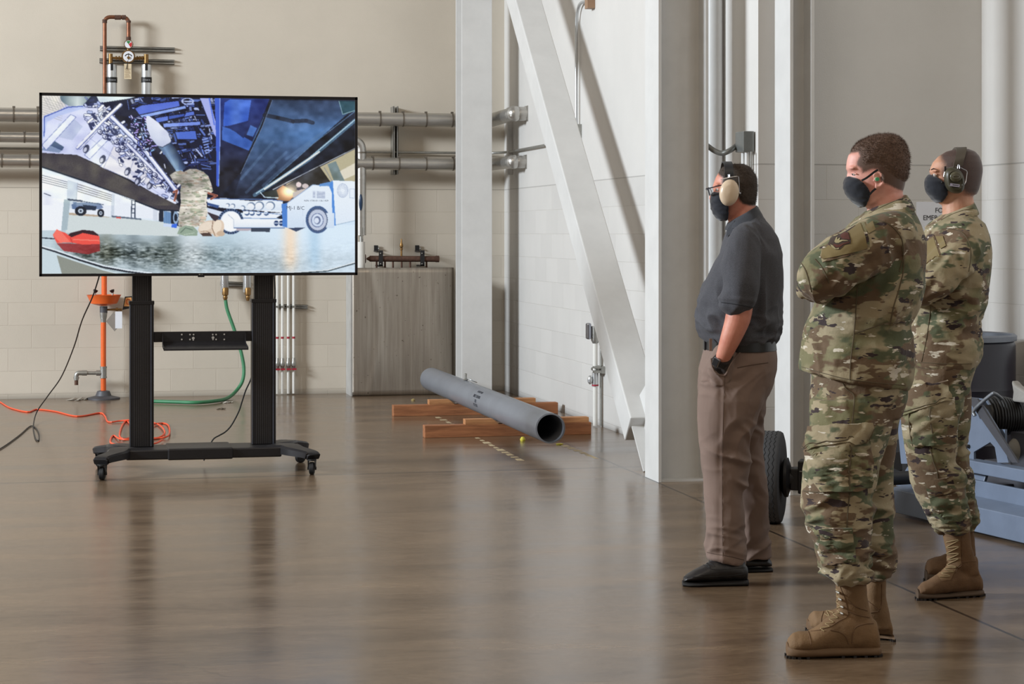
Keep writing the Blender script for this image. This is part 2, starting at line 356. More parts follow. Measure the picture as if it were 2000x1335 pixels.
def vpipe():
    t = thing('drop_pipe', (xv, -YO, 1.20), 'white pipe with gauge and yellow arrow label beside the right television edge', 'pipe')
    z = lambda py: at_y(705, py, -YO).z
    MB().cyl((xv, -YO, z(440)), (xv, -YO, z(345)), 0.036).build('upper_jacket', m_jacket, t, smooth=True)
    MB().cyl((xv, -YO, z(524)), (xv, -YO, z(472)), 0.036).build('lower_jacket', m_jacket, t, smooth=True)
    v = MB(); v.cyl((xv, -YO, z(474)), (xv, -YO, z(438)), 0.018); v.ball((xv, -YO, z(455)), 0.032); v.cyl((xv, -YO - 0.05, z(455)), (xv, -YO, z(455)), 0.01); v.box((xv - 0.008, -YO - 0.06, z(466)), (xv + 0.008, -YO - 0.05, z(444)))
    v.build('valve', m_galv, t, smooth=True)
    MB().cyl((xv, -YO, z(357)), (xv, -YO, z(346)), 0.0385).build('yellow_label', mat('yellow_label', (236, 190, 40), 0.5), t, smooth=True)
    for dx in (-0.016, 0.012):
        a = MB(); M = Matrix.Translation((xv + dx, -YO - 0.0392, z(351.5)))
        a.box((-0.0025, -0.001, -0.018), (0.0025, 0.0, 0.004), M); a.prism([M @ Vector(p) for p in [(-0.008, -.001, 0.002), (0.008, -.001, 0.002), (0, -.001, 0.018)]], (0, 0.001, 0)); a.build('arrow', m_black, t)
    MB().ball((xv - 0.01, -YO - 0.045, z(395)), (0.018, 0.014, 0.075)).build('gauge', mat('navy_plastic', (34, 56, 84), 0.3), t, smooth=True)
vpipe()
# thin conduit running between the pipes and ending on the side wall
cz = at_y(800, 297.5, -0.06).z; ce = at_x(1064, 280, -0.02)
o = MB(); o.tube(fillet([(-7.5, -0.06, at_y(30, 289, -.06).z), (xv - 0.3, -0.06, cz), (-0.12, -0.06, cz), (-0.03, -0.30, cz), (-0.03, ce.y, cz + 0.0)], 0.1, 6), 0.0115, 10)
tag(o.build('conduit', m_galv, smooth=True), 'thin grey conduit running between the two silver pipes', 'conduit')
# strut channels carrying the pipes
def strut(a, b, w, label, d=0.04, y=0.0, slots=True):
    mid = (Vector(a) + Vector(b)) / 2
    m = MB(); vert = abs(b[2] - a[2]) > abs(b[0] - a[0]) + abs(b[1] - a[1])
    along = (Vector(b) - Vector(a)); L_ = along.length; along.normalize()
    out = Vector((0, -1, 0)) if abs(a[0] - b[0]) > 0 or vert and y == 0 else Vector((-1, 0, 0))
    if y == 'x': out = Vector((-1, 0, 0))
    side = along.cross(out)
    M = frame(Vector(a), along, side)   # x along, y side, z out
    if M.to_3x3() @ Vector((0, 0, 1)) @ out < 0: M = frame(Vector(a), along, -side)
    m.box((0, -w / 2, 0), (L_, -w / 2 + 0.004, d), M); m.box((0, w / 2 - 0.004, 0), (L_, w / 2, d), M); m.box((0, -w / 2, 0), (L_, w / 2, 0.004), M)
    m.box((0, -w / 2, d - 0.003), (L_, -w / 2 + 0.012, d), M); m.box((0, w / 2 - 0.012, d - 0.003), (L_, w / 2, d), M)
    n = int(L_ / 0.05)
    if slots:
        for i in range(n): m.box((0.02 + i * 0.05, -0.006, 0.004), (0.036 + i * 0.05, 0.006, 0.006), M)
    return tag(m.build('strut_channel', m_galv), label, 'bracket')
xs = at_y(771, 270, -0.1).x
strut((xs, -0.0, at_y(771, 341, -.04).z), (xs, -0.0, at_y(771, 209, -.04).z), 0.045, 'vertical strut channel on the back wall carrying the silver pipes', d=0.165)
sx2 = at_x(1000, 260, -0.0)
tag(MB().box((-0.045, sx2.y - 0.03, at_x(1000, 340, -.04).z), (-0.001, sx2.y + 0.03, at_x(1000, 208, -.04).z)).build('strut_channel', m_white), 'cream painted vertical channel on the side wall behind the pipe ends', 'bracket')

# ---- filters, gauges and the copper loop above the television
WY = -0.13
def pb(px, py, y=WY): return at_y(px, py, y)
def loop():
    t = thing('air_filter_station', pb(250, 172), 'copper loop with brass valve, round gauges and two silver cylinders above the television', 'plumbing')
    # the tall copper riser with its goose neck down to the gauge
    MB().tube(fillet([pb(204.5, 400), pb(204.5, 33), pb(251, 34), pb(251, 80)], 0.055, 7), 0.0175, 16).build('copper_pipe', m_copper, t, smooth=True)
    for a, b_ in (((204.5, 45), (204.5, 38)), ((238, 34), (246, 34)), ((251, 44), (251, 40)), ((251, 80), (251, 72)), ((224, 34), (236, 34))):
        k = MB(); k.cyl(pb(*a), pb(*b_), 0.0212); k.build('coupling', m_rust, t, smooth=True)
    g = MB(); g.lathe([(0.0, 0), (0.039, 0), (0.041, 0.02), (0.038, 0.028), (0.0, 0.028)], pb(251, 87) + Vector((0, 0.0, 0)), (0, -1, 0)); gg = g.build('gauge', m_brass, t, smooth=True)
    c = pb(251, 87) + Vector((0, -0.0285, 0))
    f = MB(); f.cyl(c, c + Vector((0, -0.002, 0)), 0.034); f.build('dial', m_paper, gg, smooth=True)
    for nm, a0, a1, mt in (('green_sector', 60, 130, mat('dial_green', (52, 122, 66), .5)), ('red_sector', -60, 40, mat('dial_red', (190, 50, 48), .5))):
        pts = [c + Vector((0.031 * cos(radians(a)), -0.0025, 0.031 * sin(radians(a)))) for a in np.linspace(a0, a1, 10)]
        MB().prism([c + Vector((0, -0.0025, 0))] + pts, (0, -0.001, 0)).build(nm, mt, gg)
    c = pb(250.5, 111) + Vector((0, -0.01, 0))
    g = MB(); g.lathe([(0.0, 0), (0.056, 0), (0.060, 0.02), (0.055, 0.035), (0.0, 0.035)], c, (0, -1, 0)); gg = g.build('thermometer_dial_case', m_brass, t, smooth=True)
    f = MB(); c2 = c + Vector((0, -0.0355, 0)); f.cyl(c2, c2 + Vector((0, -0.002, 0)), 0.047, 32); f.build('dial', m_paper, gg, smooth=True)
    pts = [c2 + Vector((0.036 * cos(a), -0.003, 0.036 * sin(a) - 0.012)) for a in np.linspace(radians(25), radians(155), 14)] + [c2 + Vector((0.029 * cos(a), -0.003, 0.029 * sin(a) - 0.012)) for a in np.linspace(radians(155), radians(25), 14)]
    MB().prism(pts, (0, -0.001, 0)).build('scale_arc', m_black, gg)
    MB().box((-0.0018, -0.005, -0.03), (0.0018, -0.003, 0.028), Matrix.Translation(c2)).build('pointer', m_black, gg)
    MB().cyl(c2 + Vector((0, -0.001, -0.012)), c2 + Vector((0, -0.012, -0.012)), 0.012).build('knob', m_brass, gg, smooth=True)
    # brass cross pipe and tees
    k = MB(); k.tube([pb(216, 113), pb(242, 114)], 0.011)
    for x in (227, 233): k.cyl(pb(x - 1.6, 113.5), pb(x + 1.6, 113.5), 0.019, 8)
    k.cyl(pb(216, 124), pb(216, 105), 0.0185, 12); k.build('brass_tee', m_brass, t, smooth=True)
    k = MB(); k.tube([pb(258, 115), pb(286, 112)], 0.013)
    for x in (268, 273, 278): k.cyl(pb(x - 1.6, 113.5), pb(x + 1.6, 113.5), 0.019, 8)
    k.cyl(pb(285.5, 124), pb(285.5, 106), 0.021, 12); k.build('brass_tee', m_brass, t, smooth=True)
    k = MB(); k.cyl(pb(251, 92), pb(251, 106), 0.014); k.build('brass_nipple', m_brass, t, smooth=True)
    tg = MB(); tg.box((-0.032, -0.003, -0.065), (0.032, -0.001, 0.07), Matrix.Translation(pb(249.5, 140, -0.20))); tg.build('paper_tag', mat('manila_tag', (214, 196, 164), .8), t)
    tl = MB()
    for i in range(7): tl.box((-0.024 + 0.004 * (i % 2), -0.0045, -0.05 + i * 0.012), (0.024 - 0.006 * (i % 3), -0.003, -0.047 + i * 0.012), Matrix.Translation(pb(249.5, 140, -0.20)))
    tl.build('tag_print', mat('tag_ink', (120, 92, 66), .8), t)
    MB().tube([pb(250, 118, -0.2), pb(247, 135, -0.21)], 0.003, 6).build('tag_wire', m_black, t)
    for cxp in (218.5, 286):
        a = MB(); a.lathe([(0.024, 0.0), (0.042, -0.004), (0.044, -0.02), (0.044, -0.6), (0.03, -0.62)], pb(cxp, 125.5), (0, 0, 1)); cyl = a.build('filter_cylinder', m_silver, t, smooth=True)
        zb_ = pb(cxp, 156.5).z
        MB().cyl(pb(cxp, 161.5), pb(cxp, 151), 0.0475, 28).build('black_band', m_black, cyl, smooth=True)
        P_ = pb(cxp, 130, WY - 0.046); MB().box((P_.x - 0.012, P_.y - 0.002, pb(cxp, 138).z), (P_.x + 0.012, P_.y + 0.004, pb(cxp, 124).z)).build('label', m_black, cyl)
        s_ = MB(); s_.cyl(pb(cxp + 7.5, 180), pb(cxp + 7.5, 130), 0.006, 8); s_.build('clip', m_galv, cyl, smooth=True)
        T = text_mb('COMPRESSED AIR', 0.0085, frame(pb(cxp, 156.2, WY - 0.0485), (1, 0, 0), (0, 0, 1))); T.build('band_text', m_paper, cyl)
loop()
strut(pb(195, 95, 0), pb(341, 98, 0), 0.042, 'upper of two horizontal strut channels behind the round gauges')
strut(pb(194, 119, 0), pb(340, 122, 0), 0.042, 'lower of two horizontal strut channels behind the round gauges')

# ---- emergency eyewash: orange riser, bowl, nozzles, drain
def eyewash():
    bx = at_z(203, 779, 0.0); y = -0.17; x = at_y(202, 700, y).x
    P = lambda px, py, yy=y: at_y(px, py, yy)
    t = thing('eyewash_station', (x, y, 0), 'orange emergency eyewash stand with round bowl and grey pipe fittings', 'eyewash')
    MB().lathe([(0.145, 0), (0.145, 0.012), (0.07, 0.03), (0.055, 0.07), (0.035, 0.075)], (x, y, 0)).build('floor_flange', m_darkgrey, t, smooth=True)
    MB().cyl((x, y, 0.06), (x, y, P(0, 728).z), 0.0235).build('riser_pipe', m_orange, t, smooth=True)
    MB().cyl((x, y, P(0, 728).z), (x, y, P(0, 625).z), 0.0235).build('riser_pipe', m_orange, t, smooth=True)
    x2 = P(203.5, 560).x
    MB().cyl((x2, y, P(0, 577).z), (x2, y, P(0, 470).z), 0.024).build('riser_pipe', m_orange, t, smooth=True)
    g = MB(); g.cyl((x, y, P(0, 741).z), (x, y, P(0, 718).z), 0.028); g.cyl((x, y, P(0, 741).z), (x, y, P(0, 738).z), 0.031); g.cyl((x, y, P(0, 721).z), (x, y, P(0, 718).z), 0.031)
    g.tube([P(198, 728), P(188, 728)], 0.024); g.build('tee_fitting', m_galv, t, smooth=True)
    g = MB(); g.tube([P(190, 728), P(167, 728)], 0.0165); g.cyl(P(170, 728), P(160, 728), 0.023)
    g.tube(fillet([P(163, 728), P(149, 728), P(149, 742)], 0.05), 0.021); g.cyl(P(149, 739), P(149, 736), 0.025); g.build('drain_elbow', m_galv, t, smooth=True)
    MB().cyl(P(149, 751.5), P(149, 741), 0.016).build('drain_nipple', m_rust, t, smooth=True)
    g = MB(); g.lathe([(0.024, 0), (0.024, 0.02), (0.031, 0.05), (0.034, 0.085), (0.03, 0.09)], P(202, 629)); g.build('reducer', m_galv, t, smooth=True)
    MB().cyl(P(202.3, 611), P(202.3, 598), 0.034, 10).build('valve_body', m_darkgrey, t, smooth=True)
    c = P(203, 597)
    MB().lathe([(0.03, 0), (0.055, 0.005), (0.115, 0.022), (0.148, 0.094), (0.152, 0.098), (0.144, 0.096), (0.11, 0.03), (0.02, 0.016)], c, seg=40).build('bowl', m_orange, t, smooth=True)
    for px in (183, 222.5):
        s = -1 if px < 203 else 1
        q = MB(); q.tube([P(px - 3 * s, 577), P(px - 2 * s, 570)], 0.008); n_ = q.build('nozzle_stem', m_galv, t, smooth=True)
        h = MB(); h.lathe([(0.006, 0), (0.017, 0.012), (0.022, 0.03), (0.0, 0.034)], P(px - 2 * s, 572), (-0.35 * s, 0, 1)); h.build('nozzle', m_black, t, smooth=True)
    q = MB(); q.tube([P(208, 604.5), P(233, 604)], 0.009); q.cyl(P(226, 604), P(231, 604), 0.016, 8); q.cyl(P(233, 604), P(238, 604.5), 0.012, 8); q.build('valve_arm', m_brass, t, smooth=True)
    # push paddle with its orange eye symbol
    pl = [(238.5, 605), (240, 601), (244, 579), (258, 578), (262, 600), (258, 601)]
    MB().prism([P(a, b, y - 0.01) for a, b in pl], (0, 0.006, 0)).build('push_paddle', m_black, t)
    pl = [(242, 598), (245.5, 581), (256.5, 580.5), (259, 598)]
    pf = MB().prism([P(a, b, y - 0.0115) for a, b in pl], (0, 0.001, 0)).build('paddle_sign', mat('sign_orange', (226, 160, 96), .5), t)
    MB().tube([P(250.5 + 4 * cos(a), 589 + 5 * sin(a), y - 0.013) for a in np.linspace(0, 2 * pi, 14)], 0.003, 6).build('eye_symbol', mat('sign_ink', (206, 84, 40), .6), pf)
    MB().prism([P(a, b, y - 0.03) for a, b in [(207, 627), (222, 609), (238, 630), (224, 647)]], (0, 0.0015, 0)).build('grey_tag', mat('grey_tag', (142, 134, 126), .6), t)
    MB().prism([P(a, b, y - 0.034) for a, b in [(225, 608), (238.5, 608), (238.5, 641), (225, 641)]], (0, 0.0015, 0)).build('white_tag', m_paper, t)
eyewash()

# ---- twin filters below the television with the green hose
def twin():
    t = thing('filter_pair', pb(460, 570), 'pair of silver filter cylinders with brass tips below the television', 'plumbing')
    for a in (438.5, 482.5):
        c = MB(); c.lathe([(0.03, 0), (0.036, 0.008), (0.036, 0.55)], pb(a, 571)); cy = c.build('filter_cylinder', m_silver, t, smooth=True)
        q = MB(); q.lathe([(0.012, -0.075), (0.017, -0.06), (0.022, -0.045), (0.018, -0.03), (0.028, -0.02), (0.03, 0.03), (0.024, 0.045)], pb(a + 1.5, 571, WY - 0.02), seg=10)
        q.build('brass_coupler', m_brass, cy, smooth=True)
    strut(pb(430, 553, 0), pb(490, 556, 0), 0.042, 'short strut channel behind the pair of filter cylinders', slots=False)
twin()
hose = [pb(440.5, 586, WY - 0.02), pb(444, 605, WY - .03), pb(457, 642, WY - .06), pb(469, 680, WY - .1), pb(476, 715, WY - .13), pb(474, 742, WY - .16), pb(462, 762, WY - .19)]
hf = [(446, 776), (425, 782), (385, 785.5), (340, 784.5), (305, 783.5), (272, 783)]
o = MB(); o.tube(spline(hose + [at_z(a, b, 0.02) for a, b in hf], 7), 0.0155, 12)
tag(o.build('hose', mat('green_rubber_hose', (56, 124, 84), 0.5, bump=0.1), smooth=True), 'green rubber hose hanging from a filter and curling along the floor', 'hose')

# ---- four white tubes to the right of the stand
strut(pb(536, 597, 0), pb(600, 599, 0), 0.036, 'short strut channel holding the four thin white pipes')
for i, (xt, xb) in enumerate(((541.5, 541.8), (553, 551.5), (564, 563), (574.5, 573.5))):
    x = pb(xb, 700, -0.07).x; z = lambda py: at_y(560, py, -0.07).z
    lab = ['leftmost of four thin white pipes, half hidden by the black post', 'second from left of four thin white pipes with red tape', 'third from left of four thin white pipes with red tape', 'rightmost of four thin white pipes with red handled valves'][i]
    t = thing('drain_pipe', (x, -0.07, 0), lab, 'pipe', 'thin white pipes beside the stand')
    MB().cyl((x, -0.07, 0.012), (x, -0.07, z(430)), 0.0125, 16).build('tube', m_pvc, t, smooth=True)
    MB().cyl((x, -0.07, z(661)), (x, -0.07, z(657)), 0.0138, 16).build('red_band', m_red, t, smooth=True)
    v = MB(); v.lathe([(0.012, 0), (0.017, 0.01), (0.017, 0.03), (0.021, 0.035), (0.021, 0.07), (0.016, 0.08), (0.016, 0.1), (0.012, 0.11)], (x, -0.072, z(722))); v.cyl((x, -0.11, z(712)), (x, -0.07, z(712)), 0.009); vo = v.build('valve', m_galv, t, smooth=True)
    MB().box((x - 0.018, -0.105, z(722)), (x + 0.022, -0.095, z(718.5))).build('red_handle', m_red, vo)
    MB().box((x - 0.016, -0.09, z(600)), (x + 0.016, -0.04, z(596.5))).build('clamp', m_galv, t)

# ---- rusty manifold and steel splash panel
def manifold():
    y = -0.20; P = lambda a, b, yy=y: at_y(a, b, yy)
    t = thing('manifold', P(785, 505), 'rusty iron manifold pipe bracketed to the wall above the steel panel', 'pipe')
    MB().cyl(P(722, 505), P(857, 505.5), 0.027).build('header_pipe', m_rust, t, smooth=True)
    MB().lathe([(0.0, 0), (0.03, 0.0), (0.03, 0.03), (0.0, 0.034)], P(851, 505.5), (1, 0, 0)).build('end_cap', m_rust, t, smooth=True)
    q = MB(); q.lathe([(0.008, 0), (0.026, 0.035), (0.027, 0.06)], P(716, 505), (1, 0, 0)); q.cyl(P(712, 505), P(714, 505), 0.04); q.cyl(P(706, 505), P(713, 505), 0.016); q.build('reducer', m_rust, t, smooth=True)
    for x in (735.5, 752, 767.5, 784.5, 801, 833): MB().cyl(P(x, 540), P(x, 508), 0.009, 10).build('drop_nipple', m_rust, t, smooth=True)
    q = MB(); q.lathe([(0.009, 0), (0.009, 0.055), (0.014, 0.06), (0.014, 0.07), (0.009, 0.075), (0.016, 0.085), (0.016, 0.105), (0.008, 0.125), (0.006, 0.15), (0.003, 0.16)], P(784, 500)); q.build('relief_valve', m_brass, t, smooth=True)
    for x in (741, 822):
        b = MB(); b.box((P(x - 5, 0).x, -0.03, P(0, 492).z), (P(x + 3, 0).x, -0.02, P(0, 480).z)); b.box((P(x - 5, 0).x, -0.2, P(0, 493).z), (P(x + 1, 0).x, -0.0, P(0, 491).z))
        b.box((P(x - 2, 0).x, -0.235, P(0, 522).z), (P(x + 6, 0).x, -0.225, P(0, 490).z)); b.box((P(x - 2, 0).x, -0.235, P(0, 522).z), (P(x + 6, 0).x, -0.0, P(0, 520).z)); b.cyl(P(x - 1, 505), P(x + 5.5, 505), 0.033); bo = b.build('bracket', m_black, t)
        c = MB(); c.ball(P(x - 1, 485, -0.035), 0.009, 10, 6); c.ball(P(x + 2.5, 494.5, -0.238), 0.007, 10, 6); c.ball(P(x + 2.5, 515, -0.238), 0.007, 10, 6); c.build('bolt', m_galv, bo, smooth=True)
manifold()
def steel_mat():
    m, nt, b = newmat('brushed_stainless'); L = nt.links.new
    v = coords(nt, (14, 14, 0.5)); n = N(nt, 'ShaderNodeTexNoise', ins={'Scale': 3.0, 'Detail': 6.0, 'Roughness': .7}); L(v, n.inputs['Vector'])
    r = N(nt, 'ShaderNodeValToRGB'); r.color_ramp.elements[0].position = .3; r.color_ramp.elements[1].position = .7; r.color_ramp.elements[0].color = L4((158, 148, 136)); r.color_ramp.elements[1].color = L4((186, 177, 165)); L(n.outputs['Fac'], r.inputs['Fac'])
    v2 = coords(nt, (1, 1, 1)); s = N(nt, 'ShaderNodeTexNoise', ins={'Scale': 38.0, 'Detail': 3.0}); L(v2, s.inputs['Vector'])
    r2 = N(nt, 'ShaderNodeValToRGB'); r2.color_ramp.elements[0].position = .27; r2.color_ramp.elements[1].position = .32; r2.color_ramp.elements[0].color = (.25, .23, .2, 1); r2.color_ramp.elements[1].color = (1, 1, 1, 1); L(s.outputs['Fac'], r2.inputs['Fac'])
    mx = N(nt, 'ShaderNodeMix', data_type='RGBA', blend_type='MULTIPLY', ins={'Factor': .8}); L(r.outputs['Color'], mx.inputs['A']); L(r2.outputs['Color'], mx.inputs['B']); L(mx.outputs['Result'], b.inputs['Base Color'])
    b.inputs['Metallic'].default_value = 0.8; b.inputs['Roughness'].default_value = 0.38
    return m
def panel():
    y = -0.34; a = at_y(688, 650, y).x; c = at_y(886, 650, y).x; z1 = at_y(780, 522.5, y).z
    t = thing('splash_panel', (a, y, 0), 'tall stained stainless steel panel standing against the back wall', 'panel')
    n = 40; vs = []; fs = []
    # the sheet is slightly buckled, so it catches the light in long bands
    for j in range(25):
        for i in range(n + 1):
            u = i / n; w = j / 24; x = a + (c - a) * u
            d = 0.012 * sin(u * 9.0 + 1.2 * sin(w * 3.2)) * (0.4 + 0.6 * sin(pi * w)) + 0.010 * math.exp(-((u - 0.16 - 0.10 * sin(w * pi)) / 0.035) ** 2)
            vs.append((x, y - d * 0.7, 0.005 + (z1 - 0.005) * w))
    for j in range(24):
        for i in range(n):
            k = j * (n + 1) + i; fs.append((k, k + 1, k + n + 2, k + n + 1))
    m = MB(); m.add(vs, fs); o = m.build('sheet', steel_mat(), t, smooth=True)
    s = o.modifiers.new('thick', 'SOLIDIFY'); s.thickness = 0.004; s.offset = -1
    MB().box((a - 0.012, y + 0.01, 0), (a + 0.002, -0.002, z1)).build('side_panel', mat('grey_side_sheet', (176, 174, 170), .5), t)
    MB().box((c - 0.03, y + 0.05, 0), (c - 0.01, -0.002, z1 - 0.01)).build('side_frame', m_darkgrey, t)
panel()

# ---- the side wall: conduits, boxes, valve pipe, downpipe
def sx(px, py, off=0.0): return at_x(px, py, -off)
def conduit_top():
    p = sx(1128, 243, 0.02)
    t = thing('wall_conduit', p, 'tall silver conduit with a junction box behind the diagonal brace', 'conduit')
    MB().tube(fillet([(-0.03, p.y, p.z), (-0.03, p.y, sx(1122, 10, .03).z), (-0.03, sx(1150, 2, .03).y, sx(1150, 0, .03).z)], 0.2, 8), 0.0125, 12).build('tube', m_silver, t, smooth=True)
    MB().box((-0.05, p.y - 0.06, sx(1130, 270, 0).z), (-0.001, p.y + 0.03, p.z)).build('lower_box', m_galv, t)
    q = sx(1152, 10, 0.03); MB().box((-0.06, q.y - 0.05, sx(1152, 17, .03).z), (-0.001, q.y + 0.04, sx(1152, -12, .03).z)).build('upper_box', mat('tan_box', (150, 118, 92), .5), t)
conduit_top()
def valve_pipe():
    c = sx(1162.5, 700, 0.06); y = c.y; z = lambda py: at_x(1162, py, -0.06).z
    t = thing('sprinkler_drain_pipe', (-0.06, y, 0), 'white vertical pipe with silver alarm box and small valve on the side wall', 'pipe')
    MB().cyl((-0.06, y, 0.01), (-0.06, y, z(668)), 0.018).build('pipe', m_pvc, t, smooth=True)
    b = MB(); b.lathe([(0.02, 0), (0.03, 0.02), (0.034, 0.05), (0.036, 0.13)], (-0.06, y, z(670))); b.build('cone_fitting', m_galv, t, smooth=True)
    MB().box((-0.13, y - 0.03, z(662)), (-0.095, y + 0.03, z(630))).build('alarm_box', mat('chrome_box', (150, 152, 160), .2, .9), t, bevel=0.012)
    b = MB(); b.cyl((-0.06, y, z(754)), (-0.06, y, z(727)), 0.024); b.ball((-0.10, y, z(741)), (0.02, 0.022, 0.035)); vo = b.build('valve', m_silver, t, smooth=True)
    MB().cyl((-0.06, y, z(753)), (-0.06, y, z(750)), 0.0255).build('red_collar', m_red, vo, smooth=True)
    b = MB(); b.box((-0.085, y - 0.07, z(727)), (-0.02, y - 0.02, z(722))); b.box((-0.085, y - 0.07, z(718)), (-0.02, y - 0.02, z(714))); b.box((-0.03, y - 0.075, z(728)), (-0.001, y + 0.06, z(714))); b.cyl((-0.06, y + .05, z(721)), (-0.06, y + .075, z(721)), 0.014); b.build('clamp', m_galv, t)
    yy = sx(1173, 700, 0.02).y
    o = MB(); o.cyl((-0.018, yy, 0.01), (-0.018, yy, z(560)), 0.009, 10); tag(o.build('thin_conduit', m_galv, smooth=True), 'thin grey conduit behind the white valve pipe, partly hidden by the brace', 'conduit')
valve_pipe()
yp = sx(1393.5, 200, 0.062).y
t = thing('downpipe', (-0.062, yp, 0), 'thick white round downpipe on the side wall behind the polo shirt man', 'pipe')
MB().cyl((-0.062, yp, 0.0), (-0.062, yp, HT), 0.056, 32).build('pipe', m_white, t, smooth=True)
def ebox():
    y = -7.0; P = lambda px, py, yy=0: at_x(px, py, -yy)
    yb = P(1462, 275, 0.06).y; z0 = P(1455, 296, .06).z; z1 = P(1455, 256, .06).z
    t = thing('electrical_box', (-0.06, yb, z0), 'grey metal electrical box with flexible conduit on the side wall', 'electrical box')
    yn = at_x(1452, 275, -0.075).y
    MB().box((-0.075, yn, z0), (-0.008, yn + 0.15, z1)).build('box', mat('grey_box_metal', (132, 134, 132), .35, .6), t, bevel=0.004)
    a = [at_x(1439, 284, -0.055), at_x(1425, 294, -0.12), at_x(1410, 299, -0.16), at_x(1395, 294, -0.2), at_x(1377, 281, -0.25)]
    MB().tube(spline(a, 8), 0.016, 14).build('flexible_conduit', mat('grey_flex', (112, 112, 108), .4, .3), t, smooth=True)
    q = MB()
    for px in (1452, 1459): q.cyl(at_x(px, 330, -0.04), at_x(px, 296, -0.04), 0.014, 12)
    q.build('lower_conduit', m_white, t, smooth=True)
    MB().cyl(at_x(1467.5, 345, -0.03), at_x(1467.5, 296, -0.03), 0.006, 8).build('thin_tube', m_galv, t, smooth=True)
ebox()
# paper sign on the return wall
sp_ = at_y(1823, 419, -7.112)
t = thing('paper_sign', sp_, 'white paper sign taped to the wall beside the rear uniformed man', 'sign')
s1 = at_y(1790, 394, -7.112); s2 = at_y(1862, 458, -7.112)
MB().box((s1.x, -7.1135, s2.z), (s2.x, -7.111, s1.z)).build('sheet', m_paper, t)
for txt, pyy, cxp in (('FOR', 411, 1838), ('EMERGENCY', 425.5, 1838)):
    p = at_y(cxp, pyy, -7.1145)
    text_mb(txt, 0.042, frame(p, (1, 0, 0), (0, 0, 1)), spacing=0.95).build('lettering', m_black, t)

# ---- pipe segment resting on timber blocks
def tube_thing():
    x = -0.862; z = 0.089 + 0.1; y0 = -5.48; y1 = -0.97
    t = thing('steel_tube', (x, y0, 0.089), 'long grey round tube lying on wooden blocks with its open end facing the room', 'tube')
    R = 0.1; pr = [(R - 0.010, 0.0), (R, 0.002), (R, y1 - y0), (R - 0.01, y1 - y0), (R - 0.011, 0.0)]
    m_t = mat('grey_pvc', (126, 130, 138), 0.38, 0.1, var=0.08, vscale=4)
    seg = 48; rings = [[Vector((x + r * cos(a), y0 + h, z + r * sin(a))) for a in np.linspace(0, 2 * pi, seg, endpoint=False)] for r, h in pr]
    m = MB(); m.loft(rings, cap=False); m.build('shell', m_t, t, smooth=True)
    # flat lug and shackle on top
    k = at_z(946, 752, 0.30); ky = -2.55
    q = MB(); q.lathe([(0.012, 0), (0.02, 0.012), (0.010, 0.02), (0.012, 0.06), (0.0, 0.065)], (x, ky, z + R - 0.003)); q.build('lug', m_galv, t, smooth=True)
    q = MB(); q.tube([Vector((x + 0.045 + 0.035 * cos(a), ky - 0.04 + 0.055 * sin(a), z + R + 0.006 - 0.015 * cos(a))) for a in np.linspace(0, 2 * pi, 20)], 0.006, 8); q.build('ring', m_silver, t, smooth=True)
    # stencilled lettering wrapped on the side
    for txt, ang, yy in (('DO NOT MOVE', 128, -3.55), ('DIRECT READING', 152, -3.55), ('CELL', 172, -3.55), ('PT 12 CAL', 190, -3.55)):
        a = radians(ang); nrm = Vector((cos(a), 0, sin(a))); p = Vector((x, yy + 0.1, z)) + nrm * (R + 0.0006)
        upv = Vector((sin(a), 0, -cos(a)));
        M = frame(p, (0, -1, 0), Vector((0, -1, 0)).cross(nrm) * -1)
        tb = text_mb(txt, 0.032 if ang != 128 else 0.026, M, extrude=0.0005)
        tb.build('stencil', mat('stencil_ink', (52, 54, 62), .6), t)
tube_thing()
def timber(x0, x1, y, name_label, boards):
    m_w = wood
    t = tag(MB().box((x0, y - 0.045, 0), (x1, y + 0.045, 0.0885)).build('timber_block', m_w, bevel=0.003), name_label, 'timber', 'timbers under the tube')
    return t
def wood_mat(name, c0, c1):
    m, nt, b = newmat(name); v = coords(nt, (1.2, 14, 14)); L = nt.links.new
    n = N(nt, 'ShaderNodeTexNoise', ins={'Scale': 3.0, 'Detail': 7.0, 'Roughness': .65, 'Distortion': .5}); L(v, n.inputs['Vector'])
    r = N(nt, 'ShaderNodeValToRGB'); r.color_ramp.elements[0].position = .3; r.color_ramp.elements[1].position = .72; r.color_ramp.elements[0].color = L4(c0); r.color_ramp.elements[1].color = L4(c1); L(n.outputs['Fac'], r.inputs['Fac'])
    L(r.outputs['Color'], b.inputs['Base Color']); b.inputs['Roughness'].default_value = .65
    bp = N(nt, 'ShaderNodeBump', ins={'Strength': .2, 'Distance': .002}); L(n.outputs['Fac'], bp.inputs['Height']); L(bp.outputs['Normal'], b.inputs['Normal']); return m
wood = wood_mat('brown_timber', (126, 78, 48), (182, 120, 78)); wood2 = wood_mat('pale_timber', (150, 98, 60), (206, 150, 100))
yA = at_z(900, 853.5).y + 0.045; yB = -2.35
timber(at_z(828, 854).x, at_z(1158, 849).x, yA, 'near square timber block under the open end of the grey tube', 0)
timber(at_z(767, 812).x, at_z(1059, 795).x, yB, 'far square timber block under the middle of the grey tube', 0)
